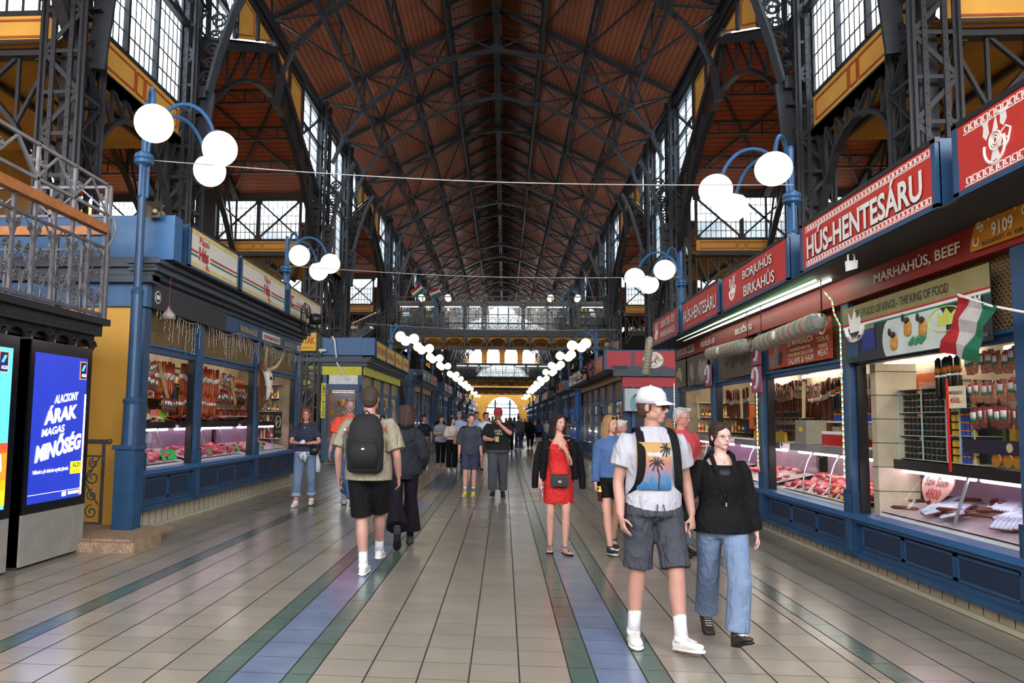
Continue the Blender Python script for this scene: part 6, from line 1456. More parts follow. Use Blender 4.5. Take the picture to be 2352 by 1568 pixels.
    b.box(3.32,9,y-.02,y+.08,3.32,3.98,BLUE); b.box(3.4,4.2,y-.04,y-.02,3.37,3.93,RD); b.box(4.3,5.75,y-.04,y-.02,3.37,3.93,RD); b.box(5.85,9,y-.04,y-.02,3.37,3.93,RD); b.box(3.6,9,y-.2,y,3.1,3.3,mat('cornice_grey_blue','#3c4753')); b.box(3.9,9,y-.08,y,2.75,3.08,RD); b.box(3.9,9,y,y+.08,.0,2.75,BLUE); b.build('parapet',None,o)
    b=MB(); b.box(4.3,5.1,y-.12,y-.06,.9,2.6,mat('dim_window','#3a4046',.2)); b.box(4.2,4.3,y-.14,y,.1,2.75,BLUEL); b.box(5.1,5.2,y-.14,y,.1,2.75,BLUEL); b.build('side_window',None,o)
    b=MB(); b.box(3.92,5.1,y-.5,y-.15,1.95,2.68,mat('pale_blue_sheet','#b9c4c8',.3,noise=.1)); 
    for q in range(3): b.tube([(4.1+q*.05+.35*(1+cos(t*.4))*.5,y-.51,2.2+.05*q+.25*sin(t*.4)) for t in range(12)],.02,5,mat('swirl_blue','#6fb0c4'))
    tag(b.build('light_box',None),'pale light box with blue swirls at the corner of the second right stall','light box')
    for cx,w_ in ((4.95,1),(5.95,.5)):
        em=thing('round_emblem','round white butcher emblem with knife and cleaver, %s on the red parapet'%('full' if w_==1 else 'narrow'),'sign',(cx,y-.05,3.65)); b=MB(); b.add([(.3*w_*cos(2*PI*i/28),-.005,.27*sin(2*PI*i/28)) for i in range(28)],[tuple(range(28))],WHITE); b.build('disc',WHITE,em)
        b=MB(); b.box(-.28*w_,-.08*w_,-.012,-.008,.01,.03,RL); b.box(.1*w_,.28*w_,-.012,-.008,.01,.03,RL); b.box(-.28*w_,-.08*w_,-.012,-.008,-.04,-.02,GL); b.box(.1*w_,.28*w_,-.012,-.008,-.04,-.02,GL); b.add([(-.02*w_,-.015,.0),(.04*w_,-.015,-.05),(.17*w_,-.015,.08),(.08*w_,-.015,.16)],[(0,1,2,3)],mat('cleaver_gold','#b98b3a')); b.bar((-.02*w_,-.015,-.03),(-.12*w_,-.015,-.14),.01,.03,BLACK); b.bar((.0,-.015,-.03),(.08*w_,-.015,-.12),.01,.03,BLACK); b.build('tools',None,em)
        if w_==1: text('SZABÓ',(0,-.012,.18),(1,0,0),(0,0,1),.26,.05,RL,em); text('KFT.',(0,-.012,-.2),(1,0,0),(0,0,1),.2,.05,RL,em)
    o=thing('shop_sign','dark green shop sign with pale letters beside the left side stair','sign',(-6.1,41.4,3.9)); b=MB(); b.box(-1.5,.62,-.02,.02,-.34,.34,mat('bottle_green','#124a3a',.5)); b.build('board',None,o); text('HÚS\nIMFI',(-.3,-.03,.0),(1,0,0),(0,0,1),.0001,.0001,TXT,o) if False else None; text('ÍMFI\nBOLT',(.05,-.03,0),(1,0,0),(0,0,1),.85,.5,mat('pale_letter','#e8d8c0'),o)
second_ends()
# ---------- people ----------
PEND=[]     # (object, voxel size, smooth passes, painter)
def soft(b,name,m,parent,vox,sm=4,paint=None,mats=None):
    o=link(name,b.mesh(name,m,True),parent)
    if mats:
        o.data.materials.clear()
        for x in mats: o.data.materials.append(x)
    PEND.append((o,vox,sm,paint)); return o
def catm(P,n=4):
    P=[V(p) for p in P]; out=[]
    for i in range(len(P)-1):
        a=P[max(0,i-1)];b_=P[i];c=P[i+1];d=P[min(len(P)-1,i+2)]
        for j in range(n):
            t=j/n; out.append(.5*((2*b_)+(c-a)*t+(2*a-5*b_+4*c-d)*t*t+(3*b_-a-3*c+d)*t**3))
    out.append(P[-1]); return out
def lerp1(R,n=4):
    o=[]
    for i in range(len(R)-1): o+=[R[i]+(R[i+1]-R[i])*(j/n) for j in range(n)]
    return o+[R[-1]]
def ik(a,c,l1,l2,pole):
    a,c,pole=V(a),V(c),V(pole); d=c-a; L=min(d.length,(l1+l2)*.999); u=d.normalized()
    x=(l1*l1-l2*l2+L*L)/(2*L); h=math.sqrt(max(0,l1*l1-x*x)); p=(pole-u*pole.dot(u)).normalized(); return a+u*x+p*h, a+u*L
def hand(b,w,d,pn,side,curl=.5,s=1,point=False):
    """five-fingered hand: wrist w, direction d, palm normal pn, side=+1 if the thumb is on the +lat side"""
    d=V(d).normalized(); pn=V(pn); pn=(pn-d*pn.dot(d)).normalized(); lat=d.cross(pn)*side; w=V(w)
    b.loft([(w-d*.02,lat*.026,pn*.019),(w+d*.01*s,lat*.027,pn*.017),(w+d*.04*s,lat*.036*s,pn*.015*s),(w+d*.075*s,lat*.04*s,pn*.014*s),(w+d*.098*s,lat*.036*s,pn*.011*s)],None,12)
    for i,(o,L,r) in enumerate(((.029,.068,.0088),(.010,.078,.0092),(-.009,.072,.0088),(-.027,.056,.0078))):
        p=w+d*(.088-.004*abs(i-1))*s+lat*o*s; q=[p]; c=curl*(.8+.12*i) if not(point and i==0) else .1; dd=d.copy()
        for k,f in enumerate((.45,.3,.25)):
            dd=(dd*cos(c)+pn*sin(c)).normalized() if k==0 else (dd*cos(c*.9)+(pn if abs(dd.dot(pn))<.95 else -d)*sin(c*.9)).normalized()
            q.append(q[-1]+dd*L*f*s)
        b.tube(q,[r*s*1.05,r*s,r*s*.93,r*s*.7],8)
    t=w+d*.03*s+lat*.026*s; t1=t+(d*.6+lat*.75+pn*.35).normalized()*.042*s; t2=t1+(d*.85+lat*.2+pn*.5*(.4+curl)).normalized()*.032*s; t3=t2+(d*.9-lat*.1+pn*.6*(.3+curl)).normalized()*.022*s
    b.tube([t-lat*.008,t1,t2,t3],[.013*s,.011*s,.0098*s,.007*s],8)
SKIN={'fair':'#c4917e','tan':'#a97d6e','pale':'#c9a093','brown':'#5a3626','rosy':'#c08575'}
def skinmat(k):
    m=mat('skin_'+k,SKIN[k],.5,noise=.06,scale=8,bump=.08,bscale=150); return m
def cloth(n,c,r=.8,b=.45): return mat('cloth_'+n,c,r,noise=.07,scale=5,bump=b,bscale=9,spec=.2)
def person(label,loc,h,H,sex='m',skin='fair',top=None,bot=None,shoe=None,hair=None,head=(0,0),feet=None,wr=None,wl=None,er=None,el=None,hr=None,hl=None,fat=1.0,vox=.012,curl=.5,beard=None,sock=None,group=None,extra=None,bare_z=0,lean=0):
    k=H/1.75; o=thing('person',label,'person',(loc[0],loc[1],loc[2] if len(loc)>2 else 0),h,group); o.scale=(k,k,k)
    f=sex=='f'; sm=skinmat(skin); b=MB()
    hipw=.092 if not f else .095; shw=(.178 if not f else .155)*(1+.35*(fat-1)); 
    # feet: (x,y,z lift, toe yaw, heel pitch)
    feet=feet or ((-.1,-.05,0,0,0),(.1,.08,0,0,0))
    hz=.925-.03*max(0,abs(feet[0][1]-feet[1][1])-.2)
    T=lambda x,y,z:(x,y+lean*max(0,z-.95),z)
    wst=.135 if f else .152
    R=[(hz-.08,.10 if not f else .11,.085,.0),(hz-.02,(.168 if f else .158),.115,.0),(hz+.06,(.165 if f else .158),.115,0),(hz+.15,wst+.008,.1,0),(hz+.22,wst,.1,0),(1.24,(.145 if f else .168),.112+(.012 if f else 0),-.004),(1.31,(.152 if f else .182),.118+(.012 if f else 0),-.004),(1.36,shw-.012,.105,.0),(1.40,shw-.04,.09,.005),(1.43,.115,.076,.008),(1.455,.085,.066,.012),(1.48,.066,.06,.014)]
    F=lambda z:fat if z<1.3 else 1+(fat-1)*.4
    def tors(infl,z0=None,z1=None,hem=1.0,neck=None):
        out=[]
        for z,a,c,y in R:
            if z0 is not None and z<z0-.001: continue
            if z1 is not None and z>z1: continue
            q=hem if z<hz+.1 else 1
            out.append((T(0,y,z),V(((a*F(z)+infl)*q,0,0)),V((0,(c*(1+(F(z)-1)*1.3)+infl)*q,0))))
        if z0 is not None:
            z,a,c,y=min(R,key=lambda r:abs(r[0]-z0)); out.insert(0,(T(0,0,z0),V(((a*F(z)+infl)*hem,0,0)),V((0,(c*(1+(F(z)-1)*1.3)+infl)*hem,0))))
        return out
    b.loft(tors(0),None,18)
    hc=V(T(0,.0,1.625)); hc.y-=.012
    b.tube([T(0,.015,1.43),T(0,.008,1.5),hc+V((0,.012,-.07))],[.062 if not f else .054,.056 if not f else .047,.055 if not f else .048],12)
    # arms
    sh=[V(T(-shw+.006,.008,1.378)),V(T(shw-.006,.008,1.378))]; W=[V(wr or (-.27*(1+.3*(fat-1)),-.03,.9)),V(wl or (.27*(1+.3*(fat-1)),.0,.9))]; arms=[]
    rf=1.0 if not f else .84; rf*=1+.35*(fat-1)
    for i,s in ((0,-1),(1,1)):
        E,Wp=ik(sh[i],W[i],.275,.245,(er,el)[i] or (s*.45,.9,-.1)); arms.append((sh[i],E,Wp))
        P=catm([sh[i]+V((-s*.03,0,.0)),sh[i]+V((s*.012,0,-.02)),sh[i].lerp(E,.5),E,E.lerp(Wp,.45),Wp],4); rr=lerp1([.042*rf,.052*rf,.047*rf,.039*rf,.038*rf,.026*rf],4); b.tube(P,rr,12)
        hd=(hr,hl)[i]
        if hd: dd,pn,cu=hd[:3]; sd=hd[3] if len(hd)>3 else s
        else: dd=(Wp-E).normalized()*.8+V((0,-.15,-.6)); pn=V((-s,.0,0)); cu=curl; sd=-s*s
        th=1 if ((V(dd).cross(V(pn))).y<0) else -1
        hand(b,Wp,dd,pn,th,cu,1.0 if not f else .9,bool(hd and len(hd)>4))
    # legs
    legs=[]
    for i,s in ((0,-1),(1,1)):
        fx,fy,fz,ty,fp=feet[i]; A=V((fx,fy,.085+fz)); Hp=V((s*hipw,0,hz)); K,A=ik(Hp,A,.43,.415,(s*.06,-1,0)); legs.append((Hp,K,A))
        rl=(1.0 if not f else .95)*(1+.45*(fat-1)); P=catm([Hp+V((0,0,.03)),Hp.lerp(K,.35),Hp.lerp(K,.75),K,K.lerp(A,.3)+V((0,.012,0)),K.lerp(A,.7),A],4); b.tube(P,lerp1([.088*rl,.082*rl,.064*rl,.053*rl,.056*rl,.042*rl,.034*rl],4),14)
        # foot
        ca,sa=cos(ty),sin(ty); fw=V((sa,-ca,0)); up=V((0,0,1)); pit=fp
        fw2=(fw*cos(pit)-up*sin(pit)).normalized(); up2=(up*cos(pit)+fw*sin(pit)).normalized(); side=fw.cross(up).normalized()
        legs[i]+=(fw2,up2,side)
        if bare_z: 
            B=A-up2*.055
            b.loft([(B-fw2*.05,side*.024,up2*.022),(B-fw2*.01,side*.03,up2*.04),(B+fw2*.06,side*.036,up2*.03),(B+fw2*.12,side*.042,up2*.018),(B+fw2*.155,side*.04,up2*.013)],None,10)
            for q in range(5): b.tube([B+fw2*.14+side*(.03-.0155*q)*-s,B+fw2*(.178-.006*q)+side*(.031-.016*q)*-s-up2*.003],[.011-.001*q,.008-.0008*q],7)
    # head
    yaw,pt=head; Rh=(Matrix.Rotation(yaw,3,'Z')@Matrix.Rotation(pt,3,'X'))
    hs=1.0 if not f else .95
    def HP(x,y,z): return hc+Rh@(V((x,y,z))*hs)
    def EB(c,r,nu=16,nv=12,tgt=None): (tgt or b).ball(HP(*c),tuple(q*hs for q in r),nu,nv,None,Rh)
    EB((0,.018,.04),(.074,.092,.078),24,16); EB((0,-.028,.012),(.064,.066,.085)); EB((0,-.028,-.042),(.052,.062,.06)); EB((0,-.055,-.088),(.026,.028,.02)); EB((0,-.042,-.02),(.05,.046,.07)); EB((0,-.045,.045),(.055,.045,.045))
    for s in (-1,1):
        EB((s*.03,-.055,-.028),(.027,.026,.034)); EB((s*.026,-.079,.024),(.026,.011,.010)); EB((s*.04,-.012,-.055),(.02,.045,.032))
        EB((s*.076,.012,-.008),(.009,.019,.03)); EB((s*.074,.002,-.026),(.009,.01,.012)); EB((s*.031,-.0765,.003),(.0135,.0125,.0105))
    b.loft([(HP(0,-.083,.022),Rh@V((.008,0,0)),Rh@V((0,.006,0))),(HP(0,-.095,.0),Rh@V((.009,0,0)),Rh@V((0,.01,0))),(HP(0,-.107,-.02),Rh@V((.012,0,0)),Rh@V((0,.013,0))),(HP(0,-.104,-.031),Rh@V((.015,0,0)),Rh@V((0,.012,0))),(HP(0,-.092,-.036),Rh@V((.012,0,0)),Rh@V((0,.008,0)))],None,10)
    EB((0,-.084,-.0575),(.021,.011,.005)); EB((0,-.083,-.0655),(.018,.011,.0055)); EB((0,-.07,-.06),(.03,.02,.02))
    hm=mat('hair_'+(hair or {}).get('c','#3a2a20').strip('#'),(hair or {}).get('c','#3a2a20'),.6,noise=.3,scale=60,bump=.6,bscale=90,spec=.3)
    mats=[sm,mat('eye_white','#cfc6c0',.3),mat('eye_dark','#1d1512',.2),mat('lips_'+sex,'#a3564e' if f else '#ad6a5c',.45),hm,mat('beard_'+(beard or '#6b5a50').strip('#'),beard or '#6b5a50',.8,noise=.3,scale=60)]
    Ri=Rh.transposed(); e1,e2=HP(-.031,-.088,.003),HP(.031,-.088,.003)
    def paint(c):
        l=Ri@(c-hc)/hs
        if l.length>.15 or l.y>-.03: return 0
        ax=abs(abs(l.x)-.031); dz=l.z-.003
        if l.y<-.07:
            if (ax/.0125)**2+(dz/.0062)**2<1: return 2 if ax<.0058 else 1
            if (ax/.0135)**2+((dz-.0025)/.0062)**2<1 and dz>.003: return 2
            if .0135+ax*.12<dz<.0185-ax*.05 and ax<.017: return 4
            if (l.x/.021)**2+((l.z+.0615)/.0075)**2<1 and l.y<-.078: return 3
        if beard and (l.z<-.045 or (l.z<-.03 and abs(l.x)>.035)) and l.z>-.12 and not((l.x/.022)**2+((l.z+.058)/.008)**2<1): return 5
        return 0
    body=soft(b,'body',sm,o,vox,7 if vox<.009 else 4,paint if vox<.016 else None,mats)
    # hair
    if hair:
        t=hair['t']; hb=MB(); g=hair.get('g',1.0)
        if t=='under': EB((0,.034,.012),(.0795,.086,.076),20,14,hb); EB((0,.055,-.03),(.066,.055,.05),16,12,hb)
        elif t!='bald':
            EB((0,.03,.05),(.083*g,.092*g,.082*g),24,16,hb); EB((0,.045,.005),(.080*g,.075*g,.075*g),20,14,hb)
        if t not in('bald','under'):
            if t in('short','buzz'): EB((0,.055,-.03),(.066,.055,.05),16,12,hb); EB((0,-.035,.085),(.062,.05,.03*g),16,12,hb)
            if t=='short':
                for i in range(14): a=random.uniform(-1,1); EB((a*.055,-.05+random.uniform(-.03,.03),.105+random.uniform(-.005,.012)),(.02,.026,.014),8,6,hb)
            if t in('long','bob','bun','pony'):
                for s in (-1,1): EB((s*.03,-.022,.078),(.052,.066,.044),14,10,hb); EB((s*.062,.0,.04),(.022,.06,.062),12,10,hb)
            if t in('long','bob'):
                L=hair.get('L',.25 if t=='long' else .13)
                for s in (-1,1):
                    hb.loft([(HP(s*.072,.01,.05),Rh@V((.018,0,0)),Rh@V((0,.06,0))),(HP(s*.082,.012,-.04),Rh@V((.016,0,0)),Rh@V((0,.06,0))),(HP(s*.085,.02,-.11),Rh@V((.022,0,0)),Rh@V((0,.055,0))),(HP(s*.075,.03,-.11-L*.6),Rh@V((.024,0,0)),Rh@V((0,.04,0))),(HP(s*.06,.02,-.11-L),Rh@V((.012,0,0)),Rh@V((0,.015,0)))],None,12)
                hb.loft([(HP(0,.09,.04),Rh@V((.07,0,0)),Rh@V((0,.03,0))),(HP(0,.095,-.06),Rh@V((.085,0,0)),Rh@V((0,.035,0))),(HP(0,.095,-.13),Rh@V((.09,0,0)),Rh@V((0,.035,0))),(HP(0,.09,-.1-L),Rh@V((.07,0,0)),Rh@V((0,.02,0)))],None,14)
            if t=='bun': EB((0,.115,-.045),(.042,.036,.045),14,10,hb); EB((0,.09,-.02),(.05,.03,.04),12,10,hb)
            if t=='pony': hb.tube([HP(0,.11,.05),HP(0,.15,.02),HP(0,.15,-.1),HP(0,.13,-.2)],[.03,.035,.03,.01],10)
            if t=='topbun':
                for i in range(16): a=random.random()*6.3; EB((.04*cos(a),.04+.035*sin(a),.14+.03*random.random()),(.03,.03,.026),8,6,hb)
        if t!='bald': soft(hb,'hair',hm,o,max(.007,vox*.9),2)
    # clothes
    P=lambda A,t: (A[0].lerp(A[1],t) if t<1 else A[1].lerp(A[2],t-1))
    if top:
        c=top['m']; hem=top.get('hem',.9); inf=top.get('i',.016); tb=MB(); zt=top.get('zt',2); tb.loft(tors(inf,hem,zt,top.get('fl',1.0)),None,20)
        sl=top.get('s',.75)
        if sl>0:
            for i,s in ((0,-1),(1,1)):
                n=max(5,int(sl*8)); pts=[sh[i]+V((-s*.055,0,.0)),sh[i]+V((s*.005,0,.002))]+[P(arms[i],sl*j/n) for j in range(1,n+1)]
                r0=.056*rf+inf; r1=((.05 if sl<1.2 else .03)*rf+inf*(1.15 if sl<1.2 else .9)); rr=[.044*rf+inf*.5,.05*rf+inf*.75]+[r0+(r1-r0)*j/n for j in range(1,n+1)]; tb.tube(pts,rr,14)
        if top.get('hood'):
            tb.loft([(T(0,.05,1.40),V((.13,0,0)),V((0,.07,0))),(T(0,.075,1.45),V((.12,0,0)),V((0,.055,0))),(T(0,.075,1.50),V((.085,0,0)),V((0,.045,0)))],None,14)
        if top.get('collar'):
            tb.tube([T(.07*cos(a),.012+.07*sin(a),1.475) for a in [2*PI*i/16 for i in range(17)]],.016,8)
        if top.get('skirt'):
            z1,w1=top['skirt']; tb.loft([(V((0,0,hz+.08)),V((.17,0,0)),V((0,.125,0))),(V((0,0,hz-.03)),V((.182,0,0)),V((0,.135,0))),(V((0,-.01,(hz+z1)/2)),V((w1*1.02,0,0)),V((0,.13,0))),(V((0,-.01,z1)),V((w1,0,0)),V((0,.115,0)))],None,20)
        q=top.get('neck')
        soft(tb,top.get('n','shirt'),c,o,max(.008,vox*.9),4)
    if top and top.get('nz'):     # skin patch collar opening: raised chest skin
        pass
    if bot:
        c=bot['m']; e=bot.get('e',1.9); inf=bot.get('i',.02); pb=MB()
        if bot.get('skirt'):
            z1,w1=bot['skirt']; pb.loft([(V((0,0,hz+.12)),V((.155,0,0)),V((0,.115,0))),(V((0,0,hz-.02)),V((.185,0,0)),V((0,.135,0))),(V((0,0,z1)),V((w1,0,0)),V((0,.14,0)))],None,20)
        else:
            pb.loft([(V((0,0,hz-.09)),V((.12*fat,0,0)),V((0,.1,0))),(V((0,0,hz-.03)),V(((.168)*fat+inf,0,0)),V((0,.118*fat+inf,0))),(V((0,0,hz+.05)),V((.165*fat+inf*.6,0,0)),V((0,.115*fat+inf*.6,0))),(V((0,0,hz+.13)),V((wst*fat+inf*.6,0,0)),V((0,.105*fat+inf*.5,0)))],None,20)
            for i,s in ((0,-1),(1,1)):
                n=max(6,int(e*7)); rl=(1+.45*(fat-1)); pts=[];rr=[]
                fl=bot.get('fl',0)
                for j in range(n+1):
                    t=e*j/n; pts.append(P(legs[i][:3],t)); base=(.088+(.055-.088)*min(1,t) if t<1 else .055+(.036-.055)*(t-1))*rl
                    rr.append(base+inf*(.6+.5*t)+fl*max(0,t-.8))
                pb.tube(pts,rr,16)
                if bot.get('cuff'):
                    A=P(legs[i],e); B=P(legs[i],e-.14); cb=MB(); cb.tube([A,B],[rr[-1]+.008,rr[-1]+.008],16); cb.build('trouser_cuff',bot['cuff'],o,smooth=True)
        soft(pb,bot.get('n','trousers'),c,o,max(.009,vox),4)
    for i,s in ((0,-1),(1,1)):
        Hp,K,A,fw,up,sd=legs[i]
        if sock:
            t0=sock[1]; cb=MB(); cb.tube([P(legs[i][:3],t0),P(legs[i][:3],t0+.08),P(legs[i][:3],1.8),P(legs[i][:3],2)+up*-.02],[.045,.047,.042,.045] if t0<1.6 else [.043,.044,.042,.045],14); cb.build('sock',sock[0],o,smooth=True)
        if shoe and not bare_z:
            B=A-up*.045; u=MB(); u.loft([(B-fw*.075,sd*.022,up*.032),(B-fw*.06,sd*.034,up*.042),(B-fw*.0,sd*.038,up*.05),(B+fw*.06,sd*.042,up*.04),(B+fw*.12,sd*.047,up*.026),(B+fw*.165,sd*.042,up*.02),(B+fw*.19,sd*.022,up*.012)],None,14); u.tube([A+up*.02,A-up*.02],[.046,.05],12)
            s_=soft(u,'shoe',shoe[0],o,max(.007,vox*.8),2)
            v=MB(); C_=B-up*.026; v.loft([(C_-fw*.082,sd*.02,up*.012),(C_-fw*.06,sd*.039,up*.014),(C_+fw*.05,sd*.044,up*.013),(C_+fw*.12,sd*.052,up*.013),(C_+fw*.17,sd*.045,up*.012),(C_+fw*.2,sd*.022,up*.01)],None,14); v.build('shoe_sole',shoe[1],o,smooth=True)
            if vox<.011 and len(shoe)>2:
                w_=MB()
                for q in range(5): w_.tube([B+fw*(.03+.022*q)+sd*.025+up*(.047-.005*q),B+fw*(.035+.022*q)+up*(.054-.005*q),B+fw*(.03+.022*q)-sd*.025+up*(.047-.005*q)],.0035,5)
                w_.build('laces',shoe[2],o)
        if bare_z:
            B=A-up*.055; v=MB(); v.loft([(B-fw*.06-up*.025,sd*.03,up*.01),(B+fw*.05-up*.025,sd*.04,up*.01),(B+fw*.13-up*.025,sd*.048,up*.009),(B+fw*.195-up*.027,sd*.025,up*.008)],None,12); v.tube([A+sd*.035-fw*.02,A+fw*.03+up*.005,A-sd*.035-fw*.02,A-fw*.04,A+sd*.035-fw*.02],.005,6); v.tube([B+fw*.11+sd*.046-up*.02,B+fw*.11+up*.022,B+fw*.11-sd*.046-up*.02],.009,6); v.tube([B+fw*.08+sd*.042-up*.02,B+fw*.1+up*.028,B+fw*.08-sd*.042-up*.02],.007,6); v.build('sandal',bare_z,o)
    o_=dict(o=o,HP=HP,Rh=Rh,sh=sh,arms=arms,legs=legs,hc=hc,k=k,T=T,hz=hz,hs=hs)
    return o_
def own(p,name,label,cat,b,m=None,smooth=True):
    """a separate thing in the person's frame (bag, phone, bottle)"""
    o=p['o']; t=b.build(name,m,None,smooth=smooth); t.location=o.location; t.rotation_euler=o.rotation_euler; t.scale=o.scale; return tag(t,label,cat)
def own_e(p,name,label,cat):
    o=p['o']; t=thing(name,label,cat,o.location,o.rotation_euler.z); t.scale=o.scale; return t
def kid(p,name,b,m,smooth=True): return b.build(name,m,p['o'],smooth=smooth)
def cap(p,m,brimy=.02,brim=True,bm=None):
    b=MB(); H_,Rh,hs=p['HP'],p['Rh'],p['hs']
    b.loft([(H_(0,.016,.022),Rh@V((.088,0,0)),Rh@V((0,.108,0))),(H_(0,.014,.06),Rh@V((.091,0,0)),Rh@V((0,.108,0))),(H_(0,.016,.1),Rh@V((.084,0,0)),Rh@V((0,.1,0))),(H_(0,.02,.132),Rh@V((.06,0,0)),Rh@V((0,.073,0))),(H_(0,.022,.147),Rh@V((.015,0,0)),Rh@V((0,.02,0)))],m,24); b.ball(H_(0,.022,.148),.008,8,6,m)
    n=10; top=[];bot=[]
    for i in range(n+1):
        a=PI*i/n; x=-.078*cos(a); y0=-.045-.045*sin(a)*1.0; y1=-.06-.1*sin(a)**.8; z=.034+.012*sin(a)
        top+= [H_(x*.98,y0,z+.004),H_(x*.9,y1,z-.018)]; bot+=[H_(x*.98,y0,z-.002),H_(x*.9,y1,z-.023)]
    o=len(top); fs=[(2*i,2*i+1,2*i+3,2*i+2) for i in range(n)]+[(o+2*i+2,o+2*i+3,o+2*i+1,o+2*i) for i in range(n)]+[(2*i+1,o+2*i+1,o+2*i+3,2*i+3) for i in range(n)]
    b.add(top+bot,fs,bm or m); return kid(p,'cap',b,m)
def glasses(p,fm,lm,z=.003,y=-.098,r=.02,name='glasses'):
    b=MB(); H_=p['HP']
    for s in (-1,1):
        pts=[H_(s*.031+r*cos(a),y+.006*abs(cos(a))*0+ (0.008 if s*cos(a)>.5 else 0),z+r*.85*sin(a)) for a in [2*PI*i/14 for i in range(15)]]; b.tube(pts,.0016,5,fm)
        b.tube([H_(s*.052,y+.008,z+.004),H_(s*.077,-.04,z+.006),H_(s*.08,.01,z+.0)],.0018,5,fm)
        b.add([H_(s*.031+r*.95*cos(2*PI*i/14),y,z+r*.8*sin(2*PI*i/14)) for i in range(14)],[tuple(range(14))],lm)
    b.tube([H_(-.011,y,z+.004),H_(0,y-.004,z+.007),H_(.011,y,z+.004)],.0018,5,fm); return kid(p,name,b,fm)
def backpack(p,label,m,w=.15,h=.24,d=.075,zc=1.2,front=False,strap=True):
    t=own_e(p,'backpack',label,'backpack'); s=-1 if front else 1; y=s*(.12+d); b=MB()
    b.loft([((0,y,zc-h),(w*.85,0,0),(0,d*.7,0)),((0,y,zc-h+.03),(w,0,0),(0,d,0)),((0,y,zc),(w*1.02,0,0),(0,d*1.05,0)),((0,y,zc+h*.6),(w*.9,0,0),(0,d*.95,0)),((0,y-s*.01,zc+h*.9),(w*.65,0,0),(0,d*.7,0)),((0,y-s*.02,zc+h),(w*.35,0,0),(0,d*.4,0))],m,20); q=b.build('main_compartment',m,t,smooth=True)
    b=MB(); b.loft([((0,y+s*d*.75,zc-h+.04),(w*.7,0,0),(0,.03,0)),((0,y+s*d*.9,zc-.08),(w*.8,0,0),(0,.045,0)),((0,y+s*d*.8,zc+.02),(w*.65,0,0),(0,.03,0))],m,16); b.tube([(-w*.7,y+s*d*.8,zc+.03),(0,y+s*(d+.0),zc+.06),(w*.7,y+s*d*.8,zc+.03)],.004,5); b.build('front_pocket',m,t,smooth=True)
    b=MB(); b.tube([(-.03,y-s*.03,zc+h),(0,y-s*.03,zc+h+.03),(.03,y-s*.03,zc+h)],.008,6); b.build('grab_handle',m,t)
    if strap:
        for sx in (-1,1):
            b=MB(); P=catm([(sx*.08,s*.13,zc+h*.75),(sx*.095,s*.095,1.43),(sx*.105,s*.03,1.478),(sx*.115,-s*.07,1.445),(sx*.12,-s*.13,1.35),(sx*.125,-s*.15,1.22),(sx*.14,-s*.12,1.1),(sx*.165,-s*.02,1.02),(sx*.12,s*.12,zc-h+.04)],4)
            rings=[]
            for i,pp in enumerate(P): rings.append((pp,V((.028,0,0)),(V((0,.008,0)) if abs((P[min(i+1,len(P)-1)]-P[max(i-1,0)]).z)>.02 else V((0,0,.008)))))
            b.loft(rings,m,8); b.build('shoulder_strap',m,t,smooth=True)
    return t
BLK=cloth('black','#0c0b0d',.85,.3); WSH=mat('white_shoe','#d8d4cc',.5,noise=.05); WSOLE=mat('white_sole','#d9d6cf',.5); BSH=mat('black_shoe','#18181a',.5); BSOLE=mat('black_sole','#0e0e10',.6); DEN=mat('light_denim','#6b7d97',.85,noise=.16,scale=4,bump=.28,bscale=10,spec=.2); DEN2=mat('mid_denim','#46608a',.85,noise=.2,scale=4,bump=.28,bscale=10,spec=.2); DEND=mat('dark_denim','#233450',.85,noise=.15,scale=4,bump=.4); WSOCK=mat('white_sock','#d2d3d8',.8,noise=.05,bump=.3,bscale=60)
CHAR=cloth('charcoal','#3c3e46',.85,.5); KHA=cloth('khaki','#8d8470',.85,.5); WT=mat('white_tee','#a6a6ae',.85,noise=.03,scale=5,bump=.45,bscale=7,spec=.2)
